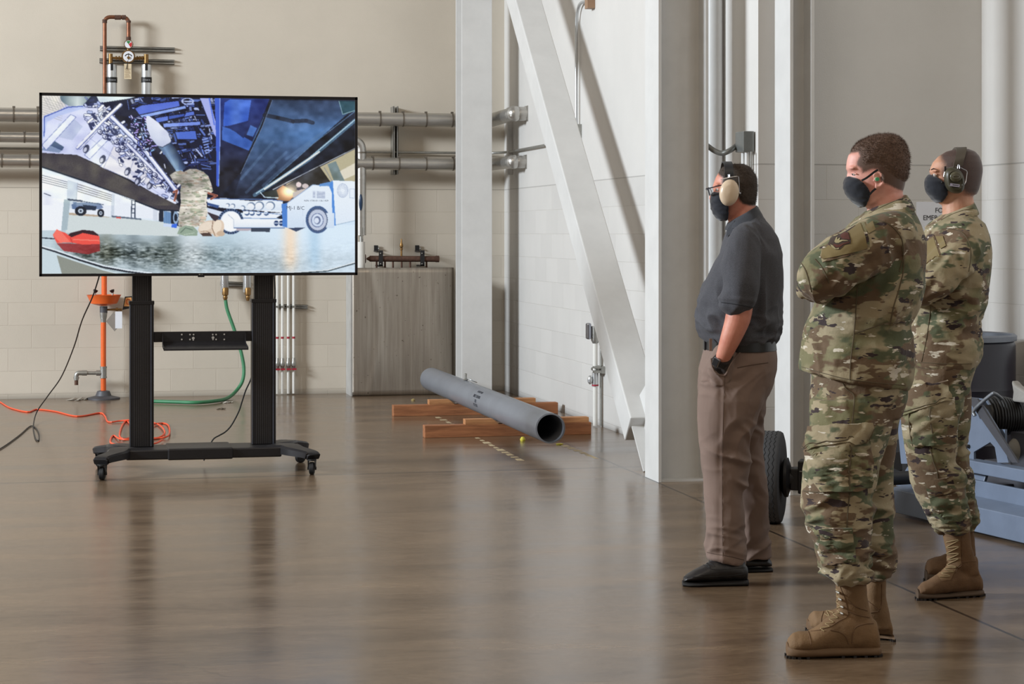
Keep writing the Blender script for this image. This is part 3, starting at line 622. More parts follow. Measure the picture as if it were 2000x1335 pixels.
for (xa, xb, y, lab) in ((-1.165, -0.925, yA, 'small pale wooden chock left of the tube on the near timber'), (-0.70, -0.245, yA, 'long pale wooden chock right of the tube on the near timber'), (-1.13, -0.93, yB, 'small pale wooden chock left of the tube on the far timber'), (-0.76, -0.25, yB, 'pale wooden chock right of the tube on the far timber')):
    if xb < -0.8:   # cut to cradle the tube
        m = MB().prism([(xa, y - 0.043, 0.0887), (xb + 0.01, y - 0.043, 0.0887), (xb - 0.035, y - 0.043, 0.127), (xa, y - 0.043, 0.127)], (0, 0.086, 0))
    else:
        m = MB().prism([(xa - 0.04, y - 0.043, 0.0887), (xb, y - 0.043, 0.0887), (xb, y - 0.043, 0.127), (xa, y - 0.043, 0.127)], (0, 0.086, 0))
    tag(m.build('wooden_chock', wood2, bevel=0.002), lab, 'wood chock', 'chocks beside the tube')

# worn dashed marking on the floor
m_dash = mat('worn_tape', (188, 170, 136), .7, var=.2, vscale=30)
k = MB(); rng = random.Random(4)
for (a, b, n) in (((932, 855), (1013, 897), 10), ((1093, 866), (1160, 893), 7), ((855, 815), (905, 838), 6)):
    for i in range(n):
        u = i / (n - 1); p = at_z(a[0] + (b[0] - a[0]) * u, a[1] + (b[1] - a[1]) * u)
        w = rng.uniform(.012, .028); h = rng.uniform(.03, .07); s = rng.uniform(-.02, .02)
        k.prism([(p.x - w, p.y - h, .0002), (p.x + w * 1.1, p.y - h + s, .0002), (p.x + w, p.y + h, .0002), (p.x - w * .7, p.y + h * .9, .0002)], (0, 0, .0008))
struct(k.build('trim_2', m_dash))
m_scrap = mat('yellow_foam', (214, 200, 70), .7)
p = at_z(1021, 861); tag(MB().lathe([(0.016, 0), (0.02, 0.012), (0.01, 0.03), (0, 0.032)], p).build('foam_scrap', m_scrap, smooth=True), 'small yellow foam scrap on the floor left of the open tube end', 'scrap')
p = at_z(1093, 868); tag(MB().lathe([(0.022, 0), (0.026, 0.007), (0.0, 0.012)], p).build('foam_scrap', m_scrap, smooth=True), 'flattened yellow foam scrap on the floor below the open tube end', 'scrap')
p = at_z(807, 782); tag(MB().lathe([(0.016, 0), (0.018, 0.01), (0.0, 0.02)], p).build('foam_scrap', mat('tan_scrap', (160, 140, 90), .8), smooth=True), 'small tan scrap on the floor in front of the steel panel', 'scrap')
# crumpled leaf litter near the wall
def litter(px, py, r, col, label, seed):
    p = at_z(px, py); rg = random.Random(seed); m = MB()
    for i in range(7):
        a = rg.uniform(0, 6.28); c = p + Vector((rg.uniform(-r, r), rg.uniform(-r, r), 0)); s = rg.uniform(.3, .7) * r
        m.prism([(c.x - s, c.y, .001), (c.x + s * .2, c.y - s, .006), (c.x + s, c.y + s * .3, .001 + s * .5), (c.x, c.y + s, .001)], (0.002, 0, 0.003))
    tag(m.build('leaf_litter', mat('litter' + str(seed), col, .9)), label, 'litter')
litter(154, 781, .07, (150, 142, 130), 'pale scraps on the floor beside the orange stand flange', 1)
litter(432, 799, .03, (86, 72, 54), 'small dark leaf scrap on the floor behind the television stand', 2)
litter(446, 786, .035, (190, 184, 172), 'crumpled pale scrap on the floor near the green hose', 3)

# ---- extension cords
m_cord = mat('orange_cord', (236, 84, 44), .45)
c1 = [(-30, 770), (0, 784.5), (20, 796), (54, 804), (72, 799), (108, 803), (151, 812.5), (194, 806), (205, 812), (212, 823.5), (234, 821.5), (256, 820), (286, 822), (312, 830), (322, 845), (305, 855), (276, 851), (262, 838), (248, 822), (238, 832), (234, 852), (248, 856), (270, 846), (292, 830), (318, 826), (330, 832), (329, 850), (306, 856), (270, 858), (236, 857), (222, 850), (216, 858), (220, 866), (252, 868), (300, 866), (318, 858)]
m = MB(); rr = random.Random(3)
m.tube(spline([at_z(a, b, .006 + (0.006 * (i % 3) if i > 9 else 0)) for i, (a, b) in enumerate(c1)], 6), 0.0062, 8)
tag(m.build('extension_cord', m_cord, smooth=True), 'orange extension cord coiled on the floor behind the television stand', 'cord')

# ---- blue grey loading cart with wheel
m_cart = mat('blue_grey_enamel', (108, 120, 140), .42, var=.10, vscale=6, bump=.08)
m_cartd = mat('cart_dark_edge', (72, 72, 78), .55, .3)
m_tyre = mat('tyre_rubber', (58, 58, 60), .7, var=.12, vscale=30)
m_tread = mat('tread_groove', (14, 14, 15), .9)
def cart():
    A = at_z(1738, 1004); B = at_z(2000, 1067)
    d = (B - A).normalized(); n = Vector((-d.y, d.x, 0)); n = n if n.x > 0 else -n    # d towards the camera, n away to the right
    t = thing('loading_cart', A, 'blue grey steel loading cart with a rubber wheel behind the uniformed men', 'cart')
    def P(a, b, z): return A + d * a + n * b + EZ * z
    def quadbox(a0, a1, prof, name, m, bev=0.004):
        q = MB(); q.prism([P(a0, b, z) for b, z in prof], d * (a1 - a0)); return q.build(name, m, t, bevel=bev)
    Lx = 2.1
    quadbox(0, Lx, [(0, 0.015), (0.012, 0.015), (0.012, 0.125), (0.13, 0.150), (0.13, 0.162), (0, 0.137)], 'lower_skirt', m_cart)
    quadbox(0.35, Lx, [(0.13, 0.15), (0.15, 0.15), (0.15, 0.240), (0.13, 0.240)], 'side_plate', m_cart)
    quadbox(0.30, Lx, [(0.12, 0.275), (0.20, 0.275), (0.20, 0.335), (0.12, 0.335)], 'rail', m_cart)
    quadbox(0.02, 0.6, [(0.135, 0.15), (0.15, 0.15), (0.20, 0.28), (0.18, 0.28)], 'end_plate', m_cart)
    quadbox(0.05, Lx, [(0.55, 0.12), (0.90, 0.12), (0.90, 0.27), (0.55, 0.27)], 'cross_frame', m_cartd)
    for a in (0.25, 1.1, 1.9): 
        q = MB(); q.prism([P(a, b, z) for b, z in [(0.14, 0.05), (0.85, 0.05), (0.85, 0.17), (0.14, 0.17)]], d * 0.06); q.build('cross_member', m_cartd, t)
    # upright plates forming the A frame behind the men's legs
    def plate(pts, b, name, m=m_cart, th=0.012):
        q = MB(); q.prism([at_plane(px, py, b) for px, py in pts], n * th); return q.build(name, m, t)
    def at_plane(px, py, b):
        r = ray(px, py); o = A + n * b; return CAMP + r * ((o - CAMP).dot(n) / r.dot(n))
    plate([(1888, 902), (1893, 786), (1905, 778), (1925, 800), (1948, 838), (1960, 866), (1970, 903), (1948, 903), (1943, 873), (1934, 863), (1902, 882), (1902, 903)], 0.17, 'upright_plate')
    plate([(1895, 776), (1908, 778), (1988, 903), (1976, 903), (1897, 790)], 0.155, 'diagonal_strut', m_cartd)
    plate([(1950, 838), (1963, 838), (1963, 903), (1950, 903)], 0.19, 'post')
    plate([(1890, 775), (1925, 779), (1932, 790), (1896, 790)], 0.20, 'top_flange')
    plate([(1750, 948), (1778, 902), (1800, 950)], 0.16, 'corner_gusset')
    plate([(1752, 820), (1765, 818), (1775, 905), (1760, 905)], 0.2, 'upright_plate')
    MB().cyl(at_plane(1893, 871, 0.168), at_plane(1893, 871, 0.175) - n * 0.02, 0.009, 12).build('bolt_hole', m_black, t)
    hp = [at_plane(1904, 812, 0.14), at_plane(1903, 800, 0.14), at_plane(1935, 771, 0.16), at_plane(1944, 769, 0.18), at_plane(1956, 778, 0.30)]
    MB().tube(spline(hp, 6), 0.0095, 12).build('handle', mat('handle_grey', (120, 124, 130), .4, .5), t, smooth=True)
    q = MB(); q.cyl(at_plane(1757, 900, 0.35), at_plane(1757, 900, 0.42), 0.05, 20); q.build('small_wheel', m_black, t, smooth=True)
    q = MB(); q.prism([at_plane(px, py, 0.36) for px, py in [(1744, 860), (1766, 855), (1775, 940), (1745, 930)]], n * 0.1); q.build('dark_bracket', m_black, t)
    # wheel: tread of zigzag sipes, hub and axle arm
    W0 = at_z(1511, 1020); ax = (EX * cos(radians(14)) - EY * sin(radians(14)))   # axle direction, right end nearer
    fw = ax.cross(EZ).normalized(); R = 0.232; Wc = W0 + EZ * R - ax * 0.012
    prof = [(0.12, 0.050), (0.16, 0.055), (0.205, 0.060), (0.226, 0.054), (R, 0.044), (R + .0005, 0), (R, -0.044), (0.226, -0.054), (0.205, -0.060), (0.16, -0.055), (0.12, -0.05)]
    q = MB(); q.lathe([(r, -h) for r, h in prof], Wc, ax, 56); ty = q.build('tyre', m_tyre, t, smooth=True)
    g = MB()
    for off in (-0.034, -0.012, 0.010, 0.032):
        K = 76; pts = []
        for i in range(K + 1):
            a = 2 * pi * i / K; o_ = off + (0.0042 if i % 2 else -0.0042)
            pts.append(Wc + ax * o_ + (EZ * cos(a) + fw * sin(a)) * (R - 0.0005))
        g.tube(pts, 0.0022, 5)
    g.build('tread_groove', m_tread, ty)
    g = MB(); g.lathe([(0.02, 0.03), (0.118, 0.04), (0.124, 0.045), (0.124, -0.03), (0.0, -0.03)], Wc, ax, 32); g.build('rim', m_black, t, smooth=True)
    g = MB(); g.lathe([(0.05, 0.04), (0.1, 0.07), (0.1, 0.085), (0.055, 0.10), (0.05, 0.12), (0.0, 0.12)], Wc, ax, 28); g.build('hub', m_black, t, smooth=True)
    g = MB(); g.box((0.10, -0.05, -0.06), (0.52, 0.05, 0.05), frame(Wc, ax, -fw)); g.box((0.14, -0.06, -0.075), (0.24, 0.06, 0.09), frame(Wc, ax, -fw)); g.build('axle_arm', m_black, t, bevel=0.006)
    e = Wc + ax * 0.5; 
    q = MB(); q.tube([e, P(0.08, 0.3, 0.2)], 0.035, 12); q.build('axle_tube', m_black, t, smooth=True)
    MB().tube([Wc + ax * 0.15 + EZ * .04 - fw * -.07, Wc + ax * .3 + EZ * .035 - fw * -.07], 0.003, 6).build('brake_line', m_galv, t, smooth=True)
    # reel of black cable lying on the cart
    c = P(1.05, 0.42, 0.60); c = at_plane(1975, 812, 0.42)
    r_ = thing('cable_reel', c - EZ * 0.1, 'reel wound with black cable resting on the blue grey cart', 'cable reel')
    axr = (EX * 0.97 + EY * 0.2).normalized(); rd = 0.105
    q = MB(); q.cyl(c - axr * 0.14, c + axr * 0.22, rd * 0.8, 24); q.build('drum', m_black, r_, smooth=True)
    q = MB(); K = 24; pts = []
    for i in range(K * 16):
        a = 2 * pi * i / 16; uu = i / (K * 16); pts.append(c + axr * (-0.14 + 0.36 * uu) + (EZ * cos(a) + axr.cross(EZ) * sin(a)) * (rd * (0.84 + 0.1 * sin(uu * 9))))
    q.tube(pts, 0.008, 6); q.build('cable', mat('black_cable', (24, 22, 22), .45), r_, smooth=True)
    MB().prism([P(0.55, 0.36, 0.27), P(1.35, 0.36, 0.27), P(1.35, 0.7, 0.27), P(0.55, 0.7, 0.27)], (0, 0, 0.20)).build('cradle', m_cartd, r_)
    # rag draped on the reel
    q = MB(); q.prism([at_plane(px, py, 0.40) for px, py in [(1974, 742), (1982, 752), (1994, 760), (2010, 770), (2010, 788), (1976, 784), (1978, 765)]], n * 0.05)
    tag(q.build('cloth_rag', mat('grey_rag', (150, 146, 140), .9, bump=.4), bevel=0.01), 'pale grey rag sticking up on the cable reel', 'rag')
    q = MB(); q.ball(at_plane(1995, 878, 0.40), (0.075, 0.06, 0.07), 16, 10); o = q.build('canvas_bag', mat('grey_canvas', (136, 132, 124), .9, bump=.5, bscale=30), smooth=True); tag(o, 'small grey canvas bag under the cable reel at the frame edge', 'bag')
cart()
def barrel():
    x, y = 0.97, -7.76
    t = thing('plastic_drum', (x, y, 0), 'large open black drum with grey rim behind the rear uniformed man', 'drum')
    R = 0.305; q = MB(); q.lathe([(0.25, 0.0), (0.275, 0.01), (R, 0.10), (R, 0.28), (R + .008, 0.30), (R, 0.32), (R, 0.58), (R + .008, 0.60), (R, 0.62), (R, 0.84), (R - 0.012, 0.875), (R - .02, 0.88), (R - .03, 0.84), (R - .03, 0.06), (0, 0.05)], (x, y, 0), seg=48)
    q.build('body', mat('black_plastic_drum', (36, 34, 44), .35), t, smooth=True)
    q = MB(); q.lathe([(R - .014, .865), (R + .006, .868), (R + .008, .895), (R - .004, .905), (R - .018, .9), (R - .018, .865)], (x, y, 0), seg=48); q.build('rim', mat('grey_ring', (116, 120, 128), .4, .5), t, smooth=True)
barrel()
# ---------------------------------------------------------------- television on its rolling stand
m_tv = mat('tv_bezel', (36, 33, 34), .3, .3, var=.05)
m_post = mat('black_powder_coat', (38, 36, 38), .45, .3, var=.12, vscale=60)
m_postline = mat('groove_highlight', (92, 92, 96), .3, .7)
m_cast = mat('castor_rubber', (22, 22, 24), .6)
TX0, TX1, TY, TZ0, TZ1 = -4.122, -2.188, -5.85, 1.208, 2.318
def paint_screen():
    """colours of the picture shown on the screen, on an H x Wd grid of points; u across, v down"""
    Wd, H = 760, 426
    X, Y = np.meshgrid(65 + (np.arange(Wd) + .5) / Wd * 1853, 82 + (np.arange(H) + .5) / H * 1036)
    rs = np.random.RandomState(5)
    img = np.zeros((H, Wd, 3)); img[:] = (20, 22, 40)
    def vn(sx, sy, seed):   # smooth value noise
        r = np.random.RandomState(seed); g = r.rand(int(1300 / sy) + 3, int(2100 / sx) + 3)
        gx = X / sx; gy = Y / sy; ix = gx.astype(int); iy = gy.astype(int); fx = gx - ix; fy = gy - iy; fx = fx * fx * (3 - 2 * fx); fy = fy * fy * (3 - 2 * fy)
        return (g[iy, ix] * (1 - fx) + g[iy, ix + 1] * fx) * (1 - fy) + (g[iy + 1, ix] * (1 - fx) + g[iy + 1, ix + 1] * fx) * fy
    def inside(p):
        m = np.zeros(X.shape, bool); n = len(p)
        for i in range(n):
            x0, y0 = p[i]; x1, y1 = p[(i + 1) % n]
            if y0 == y1: continue
            c = ((y0 > Y) != (y1 > Y)) & (X < (x1 - x0) * (Y - y0) / (y1 - y0) + x0); m ^= c
        return m
    def poly(p, c, a=1.0, m2=None):
        m = inside(p); m = m if m2 is None else m & m2
        img[m] = img[m] * (1 - a) + np.array(c) * a; return m
    def line(p, c, w=5, a=1.0):
        for (x0, y0), (x1, y1) in zip(p[:-1], p[1:]):
            dx, dy = x1 - x0, y1 - y0; L2 = dx * dx + dy * dy + 1e-9
            t = np.clip(((X - x0) * dx + (Y - y0) * dy) / L2, 0, 1); m = np.hypot(X - x0 - t * dx, Y - y0 - t * dy) < w / 2
            img[m] = img[m] * (1 - a) + np.array(c) * a
    def ell(cx, cy, rx, ry, c, rot=0, a=1.0, ring=None):
        x = (X - cx) * cos(rot) + (Y - cy) * sin(rot); y = -(X - cx) * sin(rot) + (Y - cy) * cos(rot); d = np.hypot(x / rx, y / ry)
        m = d < 1 if ring is None else (d < 1) & (d > ring); img[m] = img[m] * (1 - a) + np.array(c) * a; return m
    def lerp(m, c0, c1, t): 
        t = np.clip(t, 0, 1)[m][:, None]; img[m] = np.array(c0) * (1 - t) + np.array(c1) * t
    full = np.ones(X.shape, bool)
    # glossy hangar floor
    fl = Y > 760
    lerp(fl, (196, 214, 224), (222, 240, 255), (X - 300) / 1300)
    d = vn(170, 90, 1) * .6 + vn(60, 26, 2) * .4
    band = np.exp(-((Y - (985 + (X - 300) * .06)) / 85) ** 2) * np.clip(1.25 - (X - 150) / 1300, .15, 1) * np.clip((X - 120) / 200, 0, 1)
    t = np.clip(band * (0.35 + 1.1 * d), 0, 1)[fl][:, None]; img[fl] = img[fl] * (1 - t) + np.array((62, 72, 68)) * t
    for x0, x1, c, al in ((560, 625, (90, 104, 112), .45), (760, 850, (60, 72, 66), .55), (400, 470, (120, 120, 100), .35), (1000, 1220, (160, 190, 205), .35), (1490, 1560, (255, 224, 190), .75), (880, 1000, (225, 232, 236), .6), (1640, 1700, (160, 200, 230), .5)):
        w = np.exp(-(((X - (x0 + x1) / 2) / ((x1 - x0) / 1.6)) ** 2)) * al * fl * np.clip((Y - 800) / 60, 0, 1) * np.clip((1120 - Y) / 120 + .3, 0, 1); img[:] = img * (1 - w[..., None]) + np.array(c) * w[..., None]
    tx = (vn(26, 8, 9) * .6 + vn(11, 5, 12) * .4 - .5) * np.clip((Y - 890) / 90, 0, 1) * fl; amt = np.clip(band * 1.3, .12, 1); img[:] = img + (tx * amt * 190)[..., None]
    sp = (vn(24, 7, 9) > .80) & fl & (Y > 930) & (band > .25); img[sp] = img[sp] * .5 + np.array((200, 214, 222)) * .5
    poly([(65, 960), (200, 1010), (420, 1090), (520, 1120), (65, 1120)], (206, 222, 230)); poly([(150, 1010), (420, 1100), (500, 1120), (180, 1120)], (128, 130, 118), .8)
    line([(65, 962), (140, 985), (280, 1035), (420, 1078), (560, 1104), (700, 1122)], (30, 36, 48), 15); line([(65, 957), (140, 979), (280, 1028), (420, 1071), (560, 1098), (700, 1116)], (226, 236, 244), 9)
    line([(1500, 1122), (1750, 1108), (1918, 1062)], (60, 76, 86), 7); line([(1500, 1117), (1750, 1103), (1918, 1056)], (236, 242, 246), 5)
    # hall beyond the open bay, bottom left
    poly([(65, 495), (860, 745), (860, 810), (65, 800)], (226, 238, 250))
    poly([(65, 520), (300, 590), (760, 730), (760, 800), (65, 760)], (236, 242, 252))
    for k in range(4): line([(65, 545 + k * 13), (215, 585 + k * 12)], (122, 128, 146), 4); line([(270, 595 + k * 14), (470, 660 + k * 12)], (130, 130, 130), 4)
    poly([(213, 570), (272, 590), (262, 745), (205, 730)], (206, 218, 232)); line([(270, 590), (262, 690)], (180, 190, 205), 4)
    poly([(468, 650), (486, 655), (480, 790), (462, 790)], (206, 216, 230)); poly([(708, 735), (735, 742), (735, 810), (708, 805)], (214, 222, 236))
    poly([(220, 765), (640, 800), (860, 830), (860, 900), (200, 880)], (212, 222, 224)); poly([(222, 762), (380, 775), (460, 790), (220, 775)], (188, 170, 150))
    poly([(65, 672), (192, 684), (176, 866), (65, 866)], (244, 248, 255)); poly([(192, 684), (228, 690), (210, 862), (176, 866)], (172, 190, 200)); line([(78, 650), (115, 664)], (90, 96, 120), 5)
    poly([(212, 680), (300, 690), (300, 700), (214, 690)], (50, 58, 84)); poly([(240, 700), (400, 706), (420, 732), (400, 742), (270, 740)], (120, 140, 176)); poly([(235, 715), (262, 700), (262, 742), (240, 742)], (96, 120, 160)); poly([(300, 715), (380, 725), (375, 748), (310, 745)], (40, 52, 74))
    for c in ((288, 752, 34, 28), (404, 764, 20, 24)): ell(c[0], c[1], c[2], c[3], (28, 34, 48)); ell(c[0], c[1] , c[2] * .45, c[3] * .5, (196, 210, 226)); ell(c[0], c[1], c[2] * .2, c[3] * .22, (50, 60, 80))
    line([(212, 682), (420, 715)], (70, 84, 110), 4); line([(585, 690), (581, 795)], (46, 60, 84), 6); line([(604, 690), (602, 795)], (46, 60, 84), 6)
    for k in range(3): line([(583, 715 + 24 * k), (603, 715 + 24 * k)], (46, 60, 84), 4)
    poly([(580, 655), (630, 668), (628, 695), (582, 690)], (150, 170, 205)); poly([(468, 778), (640, 796), (640, 804), (468, 788)], (96, 110, 130)); poly([(495, 786), (522, 788), (520, 796), (495, 795)], (226, 90, 84))
    poly([(745, 740), (770, 750), (770, 815), (742, 812)], (34, 42, 60)); poly([(772, 750), (815, 760), (815, 828), (770, 820)], (120, 160, 206)); 
    for k in range(4): line([(778 + 10 * k, 752), (778 + 10 * k, 822)], (62, 92, 140), 3)
    poly([(812, 745), (868, 770), (860, 840), (815, 830)], (24, 34, 52)); ell(842, 790, 16, 38, (150, 176, 206), ring=.6)
    poly([(768, 826), (850, 826), (846, 848), (770, 842)], (206, 222, 250)); poly([(820, 828), (852, 826), (846, 852), (815, 846)], (60, 110, 230))
    # machinery packed inside the open bay, deep blue
    bay = poly([(360, 82), (1085, 82), (1085, 620), (1060, 560), (830, 520), (560, 200), (330, 165)], (22, 26, 52))
    for k in range(420):
        x = rs.uniform(480, 1060); y = rs.uniform(85, 500)
        if x < 480 + (y - 80) * .75 + 60: continue
        s = rs.uniform(10, 60); a = rs.choice([-.22, -.1, .1, 1.2]) + rs.normal() * .15; w = rs.uniform(4, 15)
        c = np.array([(60, 84, 160), (96, 122, 200), (136, 156, 222), (40, 52, 110), (176, 190, 236), (18, 20, 36)][rs.randint(6)]) * rs.uniform(.75, 1.08)
        line([(x, y), (x + s * cos(a), y + s * sin(a))], (12, 14, 34), w + 5); line([(x, y), (x + s * cos(a), y + s * sin(a))], np.minimum(c, 255), w)
    for p, c in (([(600, 150), (640, 130), (860, 100), (870, 140), (640, 208)], (84, 110, 214)), ([(625, 190), (900, 128), (905, 148), (640, 210)], (140, 168, 240)), ([(720, 205), (950, 160), (955, 185), (730, 235)], (92, 120, 216)), ([(765, 235), (990, 220), (990, 245), (770, 262)], (120, 146, 232)), ([(835, 285), (960, 275), (970, 330), (850, 330)], (80, 112, 210)), ([(800, 190), (900, 175), (890, 195), (800, 215)], (60, 88, 180))):
        poly(p, c); line(list(p) + [p[0]], (16, 18, 44), 5)
    for k in range(6): line([(1000 + k * 4, 330 + k * 16), (1030 + k * 2, 322 + k * 16)], (150, 176, 246), 6)
    ell(912, 104, 38, 20, (176, 192, 240), ring=.72); line([(880, 104), (945, 106)], (190, 204, 246), 6)
    # white framed bay door structure, upper left
    poly([(65, 82), (380, 82), (420, 130), (860, 700), (830, 715), (560, 560), (265, 425), (65, 415)], (214, 220, 250))
    poly([(65, 82), (190, 82), (200, 140), (120, 200), (65, 215)], (236, 232, 226))
    for k in range(8): line([(68 + 17 * k, 82), (65 + 17 * k + 48, 165)], (170, 172, 168), 2); line([(65, 92 + 14 * k), (180, 70 + 14 * k + 60)], (176, 178, 174), 2)
    g = ell(275, 92, 105, 56, (150, 168, 174)); lerp(g, (208, 220, 222), (110, 132, 140), np.abs(X - 270) / 100); poly([(348, 82), (385, 82), (400, 150), (330, 150), (300, 138)], (38, 46, 74))
    poly([(380, 82), (610, 82), (520, 104), (400, 122)], (224, 238, 244)); line([(400, 124), (620, 88)], (40, 44, 62), 6)
    poly([(75, 200), (210, 150), (300, 136), (320, 150), (160, 200), (95, 235), (80, 330), (65, 330)], (190, 204, 246)); line([(78, 318), (80, 206), (215, 148), (300, 142)], (60, 84, 176), 5)
    poly([(160, 245), (250, 215), (300, 260), (240, 340), (150, 320)], (192, 202, 232)); poly([(65, 395), (120, 330), (190, 385), (165, 415), (65, 400)], (150, 168, 196)); poly([(120, 335), (192, 380), (182, 402), (112, 372)], (84, 104, 134))
    ribs = [([(265, 380), (430, 200), (450, 215), (285, 395)], (246, 248, 255)), ([(65, 370), (230, 190), (262, 205), (90, 400)], (234, 240, 255)), ([(400, 490), (520, 370), (545, 385), (425, 510)], (232, 236, 252)), ([(310, 425), (440, 300), (465, 318), (340, 450)], (226, 232, 250)), ([(610, 590), (690, 520), (705, 530), (625, 605)], (224, 230, 250))]
    for p, c in ribs: poly(p, c); line(list(p) + [p[0]], (110, 124, 184), 3)
    for p in ([(480, 370), (620, 470), (560, 560), (420, 500)], [(600, 440), (760, 560), (700, 610), (560, 560)]): poly(p, (226, 226, 238)); line(list(p) + [p[0]], (150, 156, 196), 3)
    for k in range(5): line([(330 + 55 * k, 320 + 48 * k), (470 + 75 * k, 420 + 62 * k)], (156, 164, 206), 3, .7)
    for cx_, cy_ in ((320, 390), (415, 450), (560, 520), (690, 600), (620, 575)): ell(cx_, cy_, 17, 26, (60, 66, 96), rot=.4); ell(cx_ - 6, cy_ + 5, 9, 15, (196, 200, 222), rot=.4)
    for k in range(330):   # brackets, pipes and clamps along the hinge line
        u = rs.rand(); x = 350 + 460 * u + rs.normal() * 32; y = 150 + 480 * u + rs.normal() * 40
        s = rs.uniform(6, 34); a = rs.choice([.85, -.7, .2]) + rs.normal() * .3; w = rs.uniform(4, 14)
        c = np.array([(236, 240, 255), (206, 216, 246), (176, 190, 236), (246, 248, 255), (44, 52, 92)][rs.randint(5)])
        line([(x, y), (x + s * cos(a), y + s * sin(a))], (52, 60, 104), w + 5); line([(x, y), (x + s * cos(a), y + s * sin(a))], c, w)
    line([(455, 190), (640, 370), (850, 640)], (70, 80, 130), 30); line([(455, 190), (640, 370), (850, 640)], (206, 214, 246), 20); line([(450, 186), (640, 362), (846, 632)], (244, 246, 255), 7)
    line([(560, 360), (640, 440), (760, 560)], (90, 98, 146), 22); line([(560, 360), (640, 440), (760, 560)], (226, 230, 250), 14)
    for x, y in ((400, 290), (430, 320), (495, 350), (530, 380), (505, 395), (640, 480), (690, 520), (720, 540)): ell(x, y, 18, 14, (54, 60, 100), rot=.6); ell(x - 2, y - 2, 13, 9, (222, 228, 250), rot=.6); ell(x + 2, y, 5, 4, (44, 48, 84))
    line([(270, 385), (420, 225), (520, 130)], (120, 132, 186), 20); line([(268, 383), (418, 223), (518, 128)], (248, 250, 255), 13)
    for k in range(110):
        x = rs.uniform(560, 720); y = rs.uniform(190, 420)
        if abs(x - 600 - (y - 190) * .45) > 60: continue
        s = rs.uniform(8, 28); a = rs.uniform(-1, 1.6); line([(x, y), (x + s * cos(a), y + s * sin(a))], (20, 24, 60), rs.uniform(10, 18)); line([(x, y), (x + s * cos(a), y + s * sin(a))], (rs.randint(130, 200), rs.randint(150, 205), 240), rs.uniform(4, 9))
    # dark door lower flap
    f = poly([(65, 415), (265, 426), (860, 720), (862, 748), (740, 742), (65, 492)], (64, 60, 68)); img[f] *= (.9 + .25 * rs.rand(f.sum()))[:, None]
    line([(65, 497), (330, 585), (740, 745), (860, 750)], (24, 34, 54), 8); line([(65, 505), (330, 593), (600, 690)], (214, 222, 236), 4)
    # the store: pale nose, dark cylindrical body
    b_ = poly([(700, 330), (815, 345), (860, 410), (905, 495), (880, 515), (840, 510), (770, 410)], (50, 72, 112)); tt = ((X - 700) * .86 - (Y - 330) * .5 + 20) / 110; lerp(b_, (34, 48, 80), (120, 150, 192), 1 - np.abs(tt - .55) * 2.2)
    nz = poly([(672, 192), (690, 196), (740, 232), (795, 290), (815, 335), (808, 355), (760, 376), (735, 370), (695, 320), (672, 262), (666, 215)], (200, 210, 238)); lerp(nz, (226, 230, 248), (150, 162, 206), (Y - 200 + (X - 700) * -.5) / 260)
    line([(810, 350), (765, 376), (735, 370)], (40, 50, 80), 4); line([(880, 515), (845, 512)], (140, 176, 220), 8)
    # aircraft belly panels
    by = poly([(1085, 82), (1918, 82), (1918, 370), (1390, 640), (1290, 690), (1180, 688), (1085, 640)], (22, 26, 42))
    gl = (.45 + .55 * vn(240, 150, 3)) 
    p_ = poly([(1100, 82), (1400, 82), (1230, 520), (1100, 660)], (30, 40, 84)); lerp(p_, (34, 50, 116), (24, 24, 34), (Y - 150) / 380)
    p1 = poly([(1130, 110), (1165, 88), (1290, 92), (1270, 215), (1160, 245), (1122, 250)], (52, 88, 180)); lerp(p1, (46, 86, 190), (84, 124, 214), vn(60, 50, 6))
    p2 = poly([(1118, 250), (1160, 262), (1300, 340), (1275, 392), (1115, 330)], (60, 100, 186)); poly([(1155, 250), (1260, 225), (1245, 320)], (30, 44, 96)); poly([(1285, 240), (1325, 258), (1300, 310), (1262, 298)], (70, 110, 184))
    p3 = poly([(1410, 90), (1918, 90), (1890, 150), (1380, 600), (1240, 690), (1180, 680), (1300, 330)], (60, 90, 150))
    tt = np.clip(1 - np.abs((Y - 300) / 330) , 0, 1) * gl * 1.2; lerp(p3, (30, 36, 54), (84, 126, 182), tt)
    for a, b in (((1230, 560), (1420, 340)), ((1300, 590), (1500, 400)), ((1260, 640), (1430, 480)), ((1360, 600), (1640, 350)), ((1500, 440), (1760, 250))): line([a, b], (112, 146, 186), 16, .28)
    for (x0, y0), (x1, y1) in zip([(1370, 180), (1450, 195), (1540, 215), (1620, 210)], [(1450, 195), (1540, 215), (1620, 210), (1660, 222)]): line([(x0, y0), (x1, y1)], (24, 28, 40), 24, .75)
    line([(1410, 92), (1350, 250), (1270, 420), (1220, 530)], (18, 20, 30), 9); line([(1416, 92), (1356, 250), (1276, 420), (1226, 530)], (120, 140, 176), 3)
    d1 = poly([(1918, 160), (1918, 370), (1420, 625), (1330, 670), (1270, 680)], (20, 24, 36)); line([(1918, 150), (1660, 350), (1330, 640)], (96, 128, 160), 4)
    tt = line([(1918, 205), (1640, 440), (1400, 600), (1310, 655)], (70, 98, 122), 22); line([(1918, 200), (1640, 432), (1400, 594), (1320, 645)], (176, 208, 226), 7); line([(1700, 395), (1500, 535), (1370, 620)], (234, 236, 232), 9)
    line([(1918, 372), (1700, 480), (1420, 622)], (206, 214, 222), 4)
    poly([(1820, 90), (1918, 90), (1918, 150), (1845, 170)], (40, 74, 86)); line([(1820, 92), (1842, 170), (1918, 145)], (150, 186, 196), 4)
